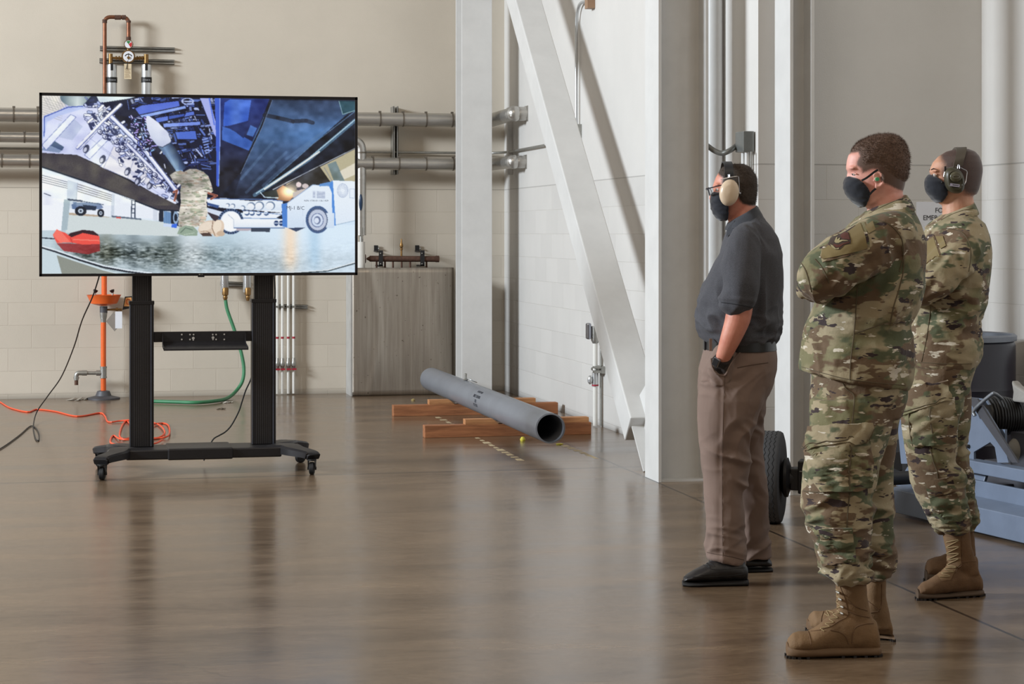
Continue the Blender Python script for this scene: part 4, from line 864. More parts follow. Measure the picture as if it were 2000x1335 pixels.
    # bay edge
    poly([(985, 85), (1040, 85), (1085, 250), (1085, 320), (1070, 300)], (170, 180, 240)); poly([(1072, 82), (1106, 82), (1106, 330), (1095, 610), (1082, 600), (1080, 330)], (64, 98, 208)); line([(1104, 84), (1104, 330), (1096, 600)], (150, 176, 242), 4); line([(1040, 85), (1070, 240)], (90, 120, 226), 8)
    # hangar roof seen past the wing
    poly([(1918, 376), (1500, 590), (1530, 640), (1918, 640)], (188, 180, 150)); poly([(1750, 470), (1800, 450), (1860, 580), (1800, 600)], (120, 138, 140)); poly([(1420, 640), (1700, 480), (1800, 620), (1500, 680)], (50, 48, 46)); poly([(1825, 510), (1918, 460), (1918, 530), (1850, 560)], (226, 220, 202)); line([(1730, 490), (1790, 590)], (150, 150, 150), 5)
    poly([(1420, 640), (1480, 596), (1560, 640), (1520, 690), (1450, 690)], (150, 108, 76)); poly([(1360, 640), (1440, 620), (1455, 665), (1380, 670)], (40, 44, 40)); line([(1345, 640), (1370, 668), (1450, 672)], (196, 220, 232), 6)
    gx = np.exp(-(((X - 1518) / 52) ** 2 + ((Y - 632) / 40) ** 2)); img[:] = img + gx[..., None] * np.array((220, 200, 170)); ell(1575, 592, 16, 16, (238, 220, 220)); ell(1580, 618, 18, 8, (60, 52, 60)); ell(1615, 600, 20, 14, (214, 200, 200)); poly([(1540, 640), (1590, 620), (1650, 610), (1600, 660), (1540, 670)], (206, 196, 190))
    # weapons loader: arm, frame with round holes, body
    poly([(1025, 680), (1130, 672), (1200, 682), (1290, 690), (1400, 684), (1478, 690), (1480, 730), (1470, 760), (1300, 745), (1140, 735), (1030, 720)], (238, 246, 255)); line([(1028, 676), (1200, 680), (1400, 682), (1480, 690)], (90, 120, 176), 5)
    poly([(1028, 700), (1100, 718), (1090, 735), (1028, 715)], (56, 84, 140)); poly([(1025, 730), (1120, 755), (1100, 790), (1030, 770)], (216, 226, 244)); poly([(1025, 755), (1110, 785), (1100, 830), (1060, 800)], (60, 50, 60))
    for k, (cx_, cy_, r) in enumerate(((1150, 715, 12), (1180, 720, 15), (1240, 730, 14), (1290, 722, 26), (1340, 718, 27), (1405, 718, 28))): ell(cx_, cy_, r, r * .95, (120, 140, 170)); ell(cx_ - 4, cy_ + 3, r * .84, r * .8, (250, 252, 255))
    poly([(1240, 750), (1475, 765), (1475, 790), (1240, 800)], (240, 246, 255)); 
    for cx_ in (1265, 1295, 1335, 1380): ell(cx_, 765, 15, 12, (70, 96, 140)); ell(cx_ - 4, 760, 13, 9, (242, 248, 255))
    line([(1235, 745), (1480, 772)], (120, 150, 200), 4); line([(1235, 792), (1480, 796)], (110, 140, 190), 4); poly([(1440, 790), (1476, 770), (1476, 800)], (30, 40, 60))
    ell(1168, 812, 76, 76, (40, 58, 92)); ell(1168, 812, 62, 62, (226, 236, 250)); ell(1170, 812, 57, 57, (250, 252, 255)); 
    for k in range(30): a = 2 * pi * k / 30; line([(1168 + 66 * cos(a), 812 + 66 * sin(a)), (1168 + 76 * cos(a), 812 + 76 * sin(a))], (120, 150, 196), 3)
    poly([(1175, 800), (1490, 798), (1490, 848), (1180, 850)], (246, 250, 255)); line([(1185, 850), (1490, 850)], (80, 110, 160), 4); line([(1150, 770), (1185, 800), (1185, 850)], (170, 184, 206), 3)
    for cx_ in (1440, 1470): ell(cx_, 822, 14, 16, (48, 70, 116)); line([(cx_ - 12, 822), (cx_ + 12, 822)], (226, 238, 252), 4)
    poly([(1290, 850), (1405, 850), (1400, 874), (1290, 872)], (60, 70, 88)); poly([(1500, 846), (1620, 846), (1560, 872)], (60, 74, 104)); poly([(1200, 852), (1288, 852), (1288, 866), (1200, 868)], (186, 176, 186))
    poly([(1472, 708), (1508, 700), (1508, 848), (1478, 842)], (80, 134, 214)); poly([(1506, 702), (1660, 592), (1760, 598), (1792, 640), (1792, 835), (1625, 848), (1506, 850)], (234, 244, 255)); line([(1506, 702), (1660, 592), (1762, 600)], (150, 176, 214), 4)
    poly([(1700, 588), (1772, 572), (1782, 566), (1768, 596), (1700, 602)], (100, 150, 214)); poly([(1758, 596), (1782, 566), (1790, 600), (1800, 835), (1780, 835), (1776, 640)], (82, 142, 222)); poly([(1782, 566), (1918, 570), (1918, 806), (1800, 832)], (238, 246, 255)); line([(1800, 832), (1918, 806)], (150, 176, 200), 3)
    for r in (34, 27, 20, 13): ell(1842, 626, r, r * 1.25, (176, 190, 216), ring=.9)
    line([(1885, 615), (1915, 617), (1915, 672), (1885, 668), (1885, 615)], (176, 192, 216), 3); line([(1600, 740), (1602, 840)], (200, 214, 236), 2)
    poly([(1660, 628), (1676, 628), (1676, 672), (1660, 670)], (206, 216, 234)); poly([(1684, 630), (1736, 632), (1736, 676), (1684, 672)], (206, 216, 234)); 
    for k in range(7): line([(1686, 636 + k * 5.5), (1734, 637 + k * 5.5)], (164, 178, 204), 2); line([(1662, 634 + k * 5.5), (1674, 634 + k * 5.5)], (164, 178, 204), 2)
    ell(1690, 800, 72, 82, (70, 96, 140)); poly([(1730, 760), (1792, 760), (1792, 848), (1740, 848)], (234, 244, 255)); ell(1690, 802, 60, 70, (96, 114, 150)); ell(1690, 802, 55, 62, (196, 206, 226)); ell(1688, 804, 38, 42, (90, 106, 150)); ell(1688, 804, 34, 38, (228, 236, 250)); ell(1688, 804, 20, 24, (110, 124, 160)); ell(1684, 806, 14, 17, (240, 244, 255))
    for k in range(34): a = 2 * pi * k / 34; line([(1690 + 56 * cos(a), 802 + 64 * sin(a)), (1690 + 61 * cos(a), 802 + 71 * sin(a))], (50, 60, 84), 3)
    for (x0, y0, x1, y1, c, al) in ((1506, 600, 1792, 850, (150, 184, 226), .28), (1782, 566, 1918, 830, (190, 214, 240), .25), (1185, 798, 1490, 850, (170, 196, 230), .30), (1030, 680, 1480, 745, (176, 200, 232), .30)):
        mm = (X > x0) & (X < x1) & (Y > y0) & (Y < y1) & (img.min(-1) > 215); w_ = (al * np.clip((Y - y0) / (y1 - y0), 0, 1) ** 1.5)[..., None]; img[:] = np.where(mm[..., None], img * (1 - w_) + np.array(c) * w_, img)
    up_ = (X < 860) & (Y < 720); gsh = (vn(130, 100, 31) * .55 + vn(46, 36, 32) * .45 - .42)[..., None] * up_[..., None]; img[:] = np.clip(img + gsh * np.array((60, 60, 34)), 0, 255)
    dk = (X > 1100) & (Y < 690) & (img.sum(-1) < 420); gsh = (vn(90, 60, 33) * .5 + vn(30, 24, 34) * .5 - .45)[..., None] * dk[..., None]; img[:] = np.clip(img + gsh * np.array((46, 54, 70)), 0, 255)
    # kneeling figure in camouflage, seen from behind
    fig = poly([(806, 540), (840, 518), (870, 512), (890, 520), (925, 502), (965, 503), (1005, 518), (1035, 545), (1052, 590), (1062, 632), (1048, 646), (1030, 640), (1024, 700), (1030, 760), (1020, 806), (985, 842), (930, 850), (868, 860), (856, 830), (860, 760), (872, 700), (868, 640), (874, 596), (848, 590), (826, 580), (818, 560)], (222, 216, 204))
    for k in range(420):
        x = rs.uniform(820, 1060); y = rs.uniform(505, 860); c = [(186, 190, 168), (236, 228, 216), (158, 166, 146), (246, 242, 232), (206, 186, 168), (236, 232, 222), (96, 88, 84)][rs.randint(7)]; s = rs.uniform(3, 15) if c[0] > 100 else rs.uniform(2, 7)
        m = fig & (np.hypot((X - x) / (s * 1.4), (Y - y) / (s * .4)) < 1); img[m] = c
    sh_ = fig.astype(float) * (.74 + .30 * vn(40, 22, 41) + .12 * np.clip((X - 860) / 200, 0, 1) - .16 * (Y < 610)); img[fig] = np.clip(img[fig] * np.clip(sh_[fig], 0, 1.08)[:, None], 0, 255)
    for a in (([(830, 640), (850, 630), (835, 690)]), ([(1035, 645), (1085, 660), (1050, 680)])): line(a, (196, 120, 96), 12); line(a, (90, 52, 48), 4)
    ell(1035, 850, 62, 42, (222, 204, 186), rot=-.35); ell(1020, 842, 44, 24, (236, 222, 206), rot=-.4); ell(1092, 852, 36, 52, (228, 208, 188), rot=.25); ell(1088, 842, 24, 38, (240, 226, 208), rot=.25); ell(1108, 884, 24, 16, (206, 182, 158)); line([(1062, 806), (1056, 850), (1074, 896)], (140, 114, 96), 4); line([(990, 872), (1020, 868), (1050, 880)], (150, 124, 104), 3)
    for a0 in ((880, 640, 1000, 620), (872, 720, 1010, 705), (866, 790, 1005, 800), (900, 560, 960, 590), (1000, 540, 1040, 600)): line([(a0[0], a0[1]), ((a0[0] + a0[2]) / 2, (a0[1] + a0[3]) / 2 + 12), (a0[2], a0[3])], (120, 112, 100), 3, .6); poly([(985, 882), (1040, 878), (1060, 900), (1000, 898)], (80, 62, 58))
    hm = poly([(850, 885), (865, 850), (900, 836), (945, 842), (972, 870), (968, 896), (900, 898)], (150, 170, 152)); line([(870, 878), (900, 850), (940, 862)], (96, 116, 104), 5); line([(890, 890), (950, 880)], (190, 206, 190), 4)
    # red strap coil on the floor
    poly([(150, 940), (400, 945), (400, 985), (330, 1005), (190, 985)], (150, 40, 44), .85); poly([(200, 905), (230, 880), (300, 862), (360, 868), (392, 892), (380, 905), (220, 910)], (54, 30, 40))
    poly([(172, 870), (200, 880), (235, 905), (300, 880), (395, 898), (400, 945), (300, 948), (228, 935), (150, 938), (128, 892), (150, 858)], (240, 86, 76)); poly([(150, 858), (176, 872), (228, 932), (170, 938), (130, 895)], (250, 120, 106)); line([(228, 908), (240, 938)], (190, 50, 50), 4); line([(245, 918), (395, 925)], (250, 140, 124), 5)
    line([(65, 908), (135, 914)], (26, 34, 50), 6)
    img = np.clip(img, 0, 255)
    for ax in (0, 1): img = (np.roll(img, 1, ax) + 2.4 * img + np.roll(img, -1, ax)) / 4.4
    img = np.clip(img + (rs.rand(H, Wd, 1) - .5) * 7, 0, 255) / 255.0
    return Wd, H, np.where(img <= .04045, img / 12.92, ((img + .055) / 1.055) ** 2.4)

def television():
    cx_ = (TX0 + TX1) / 2
    t = thing('television', (cx_, TY, TZ0), 'large flat television showing a man kneeling under an aircraft bay', 'television')
    y = TY; bz = 0.017
    b = MB(); b.box((TX0, y - 0.004, TZ0), (TX1, y + 0.028, TZ0 + bz)); b.box((TX0, y - 0.004, TZ1 - bz * 1.1), (TX1, y + 0.028, TZ1)); b.box((TX0, y - 0.004, TZ0), (TX0 + bz, y + 0.028, TZ1)); b.box((TX1 - bz, y - 0.004, TZ0), (TX1, y + 0.028, TZ1))
    b.build('bezel', m_tv, t, bevel=0.0015)
    b = MB(); b.box((TX0 + 0.01, y + 0.02, TZ0 + 0.01), (TX1 - 0.01, y + 0.034, TZ1 - 0.01)); b.box((TX0 + 0.25, y + 0.03, TZ0 + 0.08), (TX1 - 0.25, y + 0.065, TZ1 - 0.3)); b.build('back_case', m_tv, t)
    Wd, H, img = paint_screen(); x0, x1, z0, z1 = TX0 + bz, TX1 - bz, TZ0 + bz, TZ1 - bz * 1.1
    xs_ = x0 + (x1 - x0) * np.arange(Wd) / (Wd - 1); zs_ = z1 - (z1 - z0) * np.arange(H) / (H - 1)
    GX, GZ = np.meshgrid(xs_, zs_); co = np.zeros((H * Wd, 3)); co[:, 0] = GX.ravel() - cx_; co[:, 1] = 0.0; co[:, 2] = GZ.ravel() - TZ0
    i = np.arange(H * Wd).reshape(H, Wd); q = np.stack([i[:-1, :-1], i[1:, :-1], i[1:, 1:], i[:-1, 1:]], -1).reshape(-1, 4)
    me = bpy.data.meshes.new('screen'); me.vertices.add(H * Wd); me.vertices.foreach_set('co', co.ravel()); me.loops.add(q.size); me.loops.foreach_set('vertex_index', q.ravel().astype(np.int32)); me.polygons.add(len(q)); me.polygons.foreach_set('loop_start', (np.arange(len(q)) * 4).astype(np.int32)); me.update()
    ca = me.color_attributes.new('picture', 'FLOAT_COLOR', 'POINT'); c4 = np.ones((H * Wd, 4), np.float32); c4[:, :3] = img.reshape(-1, 3); ca.data.foreach_set('color', c4.ravel())
    m, nt, bs = newmat('lit_screen'); at = N(nt, 'ShaderNodeVertexColor', layer_name='picture'); nt.links.new(at.outputs['Color'], bs.inputs['Emission Color']); bs.inputs['Emission Strength'].default_value = 0.93; bs.inputs['Base Color'].default_value = (.01, .01, .01, 1); bs.inputs['Roughness'].default_value = .25
    me.materials.append(m); sc = bpy.data.objects.new('screen', me); COL.objects.link(sc); sc.parent = t
    def scr(px, py): return Vector((x0 + (px - 65) / 1853 * (x1 - x0), TY - 0.0012, z1 - (py - 82) / 1036 * (z1 - z0)))
    mi = mat('screen_letters', (70, 84, 116), .6)
    text_mb('MJ-1 B/C', 0.031, frame(scr(1556, 732), (1, 0, -.02), (0, 0, 1)), extrude=.0002).build('screen_text', mi, sc)
    text_mb('NSN 1730-01-136-1429', 0.0155, frame(scr(1682, 688), (1, 0, 0.0), (0, 0, 1)), extrude=.0002).build('screen_text', mi, sc)
    b = MB(); b.box((cx_ - 0.02, y - 0.006, TZ0 - 0.008), (cx_ + 0.02, y + 0.01, TZ0 + 0.002)); b.build('sensor_tab', m_tv, t)
    text_mb('LG', 0.012, frame((cx_ + 0.004, y - 0.0046, TZ0 + bz / 2), (1, 0, 0), (0, 0, 1)), extrude=.0002).build('bezel_logo', m_galv, t)
    b = MB(); b.cyl((cx_ - 0.010, y - 0.0052, TZ0 + bz / 2), (cx_ - 0.010, y - 0.004, TZ0 + bz / 2), 0.0045, 16); b.build('bezel_logo', m_galv, t)
television()

def stand():
    YP = -5.76   # front face of the posts
    t = thing('television_stand', ((-3.742 - 2.51) / 2, -5.76, 0), 'black rolling television stand with two ribbed posts, shelf and castors', 'stand')
    X = lambda px, y=YP: at_y(px, 700, y).x
    Z = lambda px, py, y=YP: at_y(px, py, y).z
    for (a, b, c, d, zpy) in ((253.0, 300.5, 258.5, 296.5, 589), (492.0, 539.0, 497.0, 534.5, 585)):
        xa, xb, xc, xd = X(a), X(b), X(c), X(d); zt_ = Z((a + b) / 2, zpy)
        lo = MB(); lo.box((xa, YP, 0.155), (xb, YP + 0.10, zt_)); o = lo.build('lower_post', m_post, t, bevel=0.006)
        g = MB(); n = 8
        for i in range(n):
            u = xa + (xb - xa) * (0.20 + 0.55 * i / (n - 1)); g.box((u - 0.0016, YP - 0.0015, 0.16), (u + 0.0016, YP + 0.001, zt_ - 0.02))
        g.build('groove', m_postline, o)
        e = MB(); e.box((xa + 0.002, YP - 0.001, 0.16), (xa + 0.006, YP + 0.001, zt_ - 0.01)); e.box((xb - 0.02, YP - 0.002, 0.16), (xb - 0.014, YP + 0.001, zt_ - 0.01)); e.build('edge_strip', mat('post_edge', (120, 130, 150), .25, .8), o)
        MB().box((xa - 0.003, YP - 0.004, zt_ - 0.018), (xb + 0.003, YP + 0.104, zt_ + 0.004)).build('collar', m_post, o, bevel=.002)
        up = MB(); up.box((xc, YP + 0.012, zt_), (xd, YP + 0.09, 1.95)); o = up.build('upper_post', m_post, t, bevel=0.004)
        g = MB()
        for i in range(7):
            u = xc + (xd - xc) * (0.22 + 0.56 * i / 6); g.box((u - 0.0014, YP + 0.0105, zt_), (u + 0.0014, YP + 0.013, 1.9))
        g.build('groove', m_postline, o)
    # mounting rails behind the television (the posts meet the case)
    g = MB(); g.box((X(258), YP + 0.0, 1.70), (X(535), YP + 0.012, 1.78)); g.box((X(258), YP + 0.0, 1.40), (X(535), YP + 0.012, 1.46)); g.box((X(300), YP - 0.03, 1.36), (X(330), YP + 0.005, 1.82)); g.box((X(460), YP - 0.03, 1.36), (X(490), YP + 0.005, 1.82)); g.build('mount_rail', m_post, t)
    # cross rail and tilted keyboard shelf
    ys = YP + 0.02
    MB().box((X(300), ys, Z(300, 668, ys)), (X(493), ys + 0.03, Z(300, 648, ys))).build('cross_rail', m_post, t, bevel=.003)
    g = MB(); za = Z(400, 647, ys); zb_ = Z(400, 673, ys); xa, xb = X(317), X(480)
    s = [(ys - 0.004, za), (ys - 0.004, zb_ + 0.02), (ys - 0.02, zb_ + 0.004), (ys - 0.21, zb_ - 0.006), (ys - 0.215, zb_ + 0.004), (ys - 0.212, zb_ + 0.0), (ys - 0.018, zb_ + 0.012), (ys - 0.007, zb_ + 0.026), (ys - 0.007, za)]
    fr = -0.215
    zf = Z(400, 683, ys + fr)
    g.prism([(xa, ys, za), (xa, ys - .005, za), (xa, ys - .007, zb_ + .022), (xa, ys - .03, zb_ + .004), (xa, ys + fr, zf + .010), (xa, ys + fr - .008, zf + .006), (xa, ys + fr - .008, zf - .002), (xa, ys + fr, zf), (xa, ys - .02, zb_ - .008), (xa, ys, zb_ + .02)], (xb - xa, 0, 0))
    for xx in (xa, xb - 0.004): g.prism([(xx, ys, za), (xx, ys, zb_), (xx, ys + fr, zf), (xx, ys + fr, zf + .016), (xx, ys - 0.05, zb_ + 0.012)], (0.004, 0, 0))
    sh = g.build('shelf', m_post, t)
    m_hole = mat('hole_show_through', (190, 184, 176), .8)
    for px, py in ((355, 653), (355, 662.5), (371, 653), (371, 662.5), (378, 653), (415.5, 653), (422, 653), (422, 662.5), (438, 652.5), (438, 662.5)):
        d = MB(); p = at_y(px, py, ys - 0.008); d.cyl(p, p + Vector((0, -.001, 0)), 0.005, 10); d.build('shelf_hole', m_hole, sh)
    for px, py in ((377.5, 660), (416, 659)):
        d = MB(); p = at_y(px, py, ys - 0.008); d.cyl(p, p + Vector((0, -.001, 0)), 0.0085, 12); d.box((-.004, 0, -0.015), (.004, .001, 0), Matrix.Translation(p)); d.build('keyhole_slot', m_hole, sh)
    # base: central beam, curved ends that fork into feet, four castors
    zb0, zb1 = 0.095, 0.155
    g = MB(); g.box((X(245), -5.93, zb0), (X(545), -5.62, zb1)); g.box((X(328, -5.95), -5.945, zb0 - 0.004), (X(455, -5.95), -5.60, zb1 + 0.006)); g.build('base_beam', m_post, t, bevel=.008)
    for sgn, xw, xin in ((-1, -3.742, X(262)), (1, -2.51, X(528))):
        for yw, nm in ((-6.08, 'front'), (-5.44, 'rear')):
            y_mid = -5.82 if yw < -5.8 else -5.70
            pth = spline([(xin, y_mid, 0.130), ((xin * .55 + xw * .45), y_mid * .8 + yw * .2, 0.137), (xw + (-sgn) * 0.075, y_mid * .40 + yw * .60, 0.134), (xw + sgn * 0.005, yw * .9 + y_mid * .1, 0.120), (xw + sgn * 0.02, yw, 0.105)], 6)
            rr_ = []
            n = len(pth); R = []
            for i, p in enumerate(pth):
                u = i / (n - 1); w = 0.085 * (1 - u) + 0.042 * u; h = 0.032 * (1 - u) + 0.017 * u
                T = (pth[min(i + 1, n - 1)] - pth[max(i - 1, 0)]).normalized(); S_ = T.cross(EZ).normalized(); U = S_.cross(T)
                R.append([p + S_ * a * w + U * b * h for a, b in ((-1, -1), (1, -1), (1, .55), (.8, 1), (-.8, 1), (-1, .55))])
            o = MB(); o.loft(R); o.build('foot', m_post, t, smooth=True, angle=35)
            # castor
            cpt = Vector((xw + sgn * 0.01, yw, 0)); rw = 0.038
            ang = 0.25 if nm == 'rear' and sgn > 0 else (1.35 if nm == 'rear' else 1.45)
            ax = Vector((sin(ang) , cos(ang), 0)) if nm == 'front' else Vector((cos(0.9), sin(0.9), 0))
            ax = Vector((cos(0.25), -sin(0.25), 0)) if nm == 'front' else Vector((cos(0.9), -sin(0.9), 0))
            q = MB(); q.lathe([(0.01, -0.015), (rw - .006, -0.015), (rw, -0.011), (rw, 0.011), (rw - .006, 0.015), (0.01, 0.015)], cpt + EZ * rw, ax, 28); c = q.build('castor_wheel', m_cast, t, smooth=True)
            q = MB(); fw = ax.cross(EZ)
            for s2 in (-1, 1):
                q.prism([cpt + ax * s2 * 0.019 + fw * u + EZ * z_ for u, z_ in ((-.014, .03), (.014, .03), (.03, .088), (-.03, .088))], ax * s2 * 0.004)
                q.lathe([(0, 0), (.01, 0), (.01, .006), (0, .007)], cpt + ax * s2 * 0.021 + EZ * rw, ax * s2, 12)
            q.cyl(cpt + EZ * 0.084, cpt + EZ * 0.094, 0.028, 16); q.build('castor_fork', m_black, c)
stand()
# black power leads dropping behind the screen
m_lead = mat('black_lead', (20, 20, 22), .5)
def lead(pts, n0, label, depth, zf):
    P = []
    for i, (a, b) in enumerate(pts):
        P.append((at_y(a, b, depth[i]) if depth[i] < 0 else at_d(a, b, depth[i])) if i < n0 else at_z(a, b, zf))
    tag(MB().tube(spline(P, 8), 0.0046, 8).build('power_lead', m_lead, smooth=True), label, 'cable')
lead([(195, 530), (192, 545), (180, 581), (160, 626), (144, 678), (120, 735), (94, 772), (72, 804), (65, 833), (69, 855), (75, 860), (76, 848), (70, 836), (59, 832), (36, 851), (0, 876), (-40, 893)], 8,
     'long black lead hanging from the left of the television to the floor', [12.35, 12.4, 12.6, 13.0, 13.6, 14.5, 15.2, 15.6], 0.006)
lead([(500, 690), (491, 736), (480, 762), (473, 783), (466, 804), (452, 830), (440, 843), (428, 850), (416, 858), (405, 880), (398, 899)], 11, 'short black lead trailing down behind the right post', [-5.5] * 11, 0.006)
lead([(535, 530), (537, 570), (536, 590)], 3, 'thin dark lead along the upper right post', [-5.66, -5.66, -5.66], 0.006)
# ---------------------------------------------------------------- people
def vnoise(P, s, seed=0):
    """smooth value noise in 3-D, about -1..1"""
    q = P * s + seed * 17.31; i = np.floor(q).astype(np.int64); f = q - i; f = f * f * (3 - 2 * f)
    def h(a, b, c):
        n = (a * 374761393 + b * 668265263 + c * 2147483647 + seed * 974634777) & 0xffffffff
        n = ((n ^ (n >> 13)) * 1274126177) & 0xffffffff
        return ((n ^ (n >> 16)) & 0xffff) / 32767.5 - 1
    x, y, z = i[:, 0], i[:, 1], i[:, 2]; r = 0
    for a in (0, 1):
        for b in (0, 1):
            for c in (0, 1):
                w = (f[:, 0] if a else 1 - f[:, 0]) * (f[:, 1] if b else 1 - f[:, 1]) * (f[:, 2] if c else 1 - f[:, 2])
                r = r + w * h(x + a, y + b, z + c)
    return r
def poly_sdf(px, py, poly):
    """signed distance (positive inside) in picture-plane units"""
    d = np.full(px.shape, 1e9); ins = np.zeros(px.shape, bool); n = len(poly)
    for i in range(n):
        x0, y0 = poly[i]; x1, y1 = poly[(i + 1) % n]; dx, dy = x1 - x0, y1 - y0
        t = np.clip(((px - x0) * dx + (py - y0) * dy) / (dx * dx + dy * dy + 1e-9), 0, 1)
        d = np.minimum(d, np.hypot(px - x0 - t * dx, py - y0 - t * dy))
        if y0 != y1: ins ^= ((y0 > py) != (y1 > py)) & (px < (x1 - x0) * (py - y0) / (y1 - y0) + x0)
    return np.where(ins, d, -d)

class Figure:
    """One person. Shapes are measured from the side: the profile gives x and z, a depth half-width gives the third axis."""
    def __init__(s, Y0, foot_px, label):
        s.Y0 = Y0; s.x0 = at_z(foot_px, HZ + F * CAMH / Y0)
        s.root = None; s.label = label
    def pt(s, px, py, dy=0.0): return at_d(px, py, s.Y0 + dy)
    def side(s, p):            # room point array -> picture-plane coordinates at the person's own distance
        r = p - np.array(CAMP); X = r @ np.array(EX); Y = r @ np.array(EY)
        return 1000 + F * X / Y, HZ - F * r[:, 2] / Y, Y - s.Y0
    def hrings(s, mb, rings, seg=36, pw=2.15):
        """horizontal rings: (py, pxL, pxR, dy, half_depth) or (pyL, pxL, pyR, pxR, dy, half_depth)"""
        R = []
        for r in rings:
            if len(r) == 5: yl, xl, xr, dy, hd = r; yr = yl
            else: yl, xl, yr, xr, dy, hd = r
            A = s.pt(xl, yl, dy); B = s.pt(xr, yr, dy); c = (A + B) / 2; u = (B - A) / 2; ring = []
            for j in range(seg):
                a = 2 * pi * j / seg; ca, sa = cos(a), sin(a); e = 2 / pw
                ring.append(c + u * math.copysign(abs(ca) ** e, ca) + EY * hd * math.copysign(abs(sa) ** e, sa))
            R.append(ring)
        mb.loft(R)
    def vrings(s, mb, rings, dy0, dy1, seg=26, pw=2.4, zmin=None):
        """rings in planes across a foot: (px, py_top, py_bottom, half_width); depth runs dy0 -> dy1"""
        R = []; n = len(rings)
        for k, (px, yt, yb, hw) in enumerate(rings):
            dy = dy0 + (dy1 - dy0) * k / (n - 1); A = s.pt(px, yt, dy); B = s.pt(px, yb, dy)
            if zmin is not None: B.z = zmin
            c = (A + B) / 2; u = (A - B) / 2; ring = []
            for j in range(seg):
                a = 2 * pi * j / seg; ca, sa = cos(a), sin(a); e = 2 / pw
                wz = 1 - 0.25 * max(0, ca)
                ring.append(c + u * math.copysign(abs(ca) ** e, ca) + EY * hw * wz * math.copysign(abs(sa) ** e, sa))
            R.append(ring)
        mb.loft(R)
    def limb(s, mb, pts, seg=22, n=5):
        """(px, py, dy, radius) points joined by a smooth tapering limb"""
        P = [s.pt(a, b, c) for a, b, c, r in pts]; Rr = [r for *_, r in pts]
        Q = spline(P, n); k = len(P); RR = [float(np.interp(i / n, range(k), Rr)) for i in range(len(Q))]
        d0 = (Q[0] - Q[1]).normalized(); d1 = (Q[-1] - Q[-2]).normalized()
        path = [Q[0] + d0 * RR[0] * .75, Q[0] + d0 * RR[0] * .4] + Q + [Q[-1] + d1 * RR[-1] * .4, Q[-1] + d1 * RR[-1] * .75]
        mb.tube(path, [RR[0] * .45, RR[0] * .85] + RR + [RR[-1] * .85, RR[-1] * .45], seg)
    def head(s, mb, rings, seg=40):
        R = []
        for (py, xl, xr, hw) in rings:
            A = s.pt(xl, py); B = s.pt(xr, py); c = A * .42 + B * .58; ring = []
            for j in range(seg):
                a = 2 * pi * j / seg; ca, sa = cos(a), sin(a)
                u = (B - c) * abs(ca) ** .9 if ca > 0 else (A - c) * abs(ca) ** 1.0
                ring.append(c + u + EY * hw * math.copysign(abs(sa) ** .95, sa) * (1 - 0.22 * max(0, -ca) ** 1.5))
            R.append(ring)
        mb.loft(R)
    def grow(s, mb, name, material, parent, voxel=0.006, smooth=4, shape=None, attrs=None):
        """fuse overlapping closed shapes into one continuous skin, smooth it, then shape it"""
        me = bpy.data.meshes.new(name); me.from_pydata([Vector(v) for v in mb.v], [], mb.f); me.update()
        bm = bmesh.new(); bm.from_mesh(me); bmesh.ops.recalc_face_normals(bm, faces=bm.faces); bm.to_mesh(me); bm.free()
        o = bpy.data.objects.new(name, me); COL.objects.link(o)
        m = o.modifiers.new('r', 'REMESH'); m.mode = 'VOXEL'; m.voxel_size = voxel; m.adaptivity = 0
        k = o.modifiers.new('s', 'SMOOTH'); k.factor = .5; k.iterations = smooth
        dg = bpy.context.evaluated_depsgraph_get(); me2 = bpy.data.meshes.new_from_object(o.evaluated_get(dg))
        o.modifiers.clear(); o.data = me2; bpy.data.meshes.remove(me); me2.name = name
        n = len(me2.vertices); co = np.zeros(n * 3); me2.vertices.foreach_get('co', co); co = co.reshape(-1, 3)
        if shape is not None:
            for f in (shape if isinstance(shape, list) else [shape]):
                no = np.zeros(n * 3); me2.vertex_normals.foreach_get('vector', no) ; no = no.reshape(-1, 3)
                co = co + no * f(co, no)[:, None]; me2.vertices.foreach_set('co', co.ravel()); me2.update()
        bvh = BVHTree.FromPolygons([Vector(c) for c in co], [tuple(p.vertices) for p in me2.polygons])
        o['_']=0; del o['_']
        off = Vector((0, 0, 0)); p = parent
        while p is not None: off = off + p.location; p = p.parent
        if parent is None: o.location = s.x0; off = s.x0
        else: o.parent = parent
        me2.vertices.foreach_set('co', (co - np.array(off)).ravel())
        me2.polygons.foreach_set('use_smooth', [True] * len(me2.polygons)); me2.update()
        me2.materials.clear(); me2.materials.append(material)
        if attrs:
            for nm, fn in attrs.items():
                at = me2.attributes.new(nm, 'FLOAT', 'POINT'); at.data.foreach_set('value', np.asarray(fn(co), np.float32))
        o_bvh[o.name] = (bvh, co)
        return o
o_bvh = {}
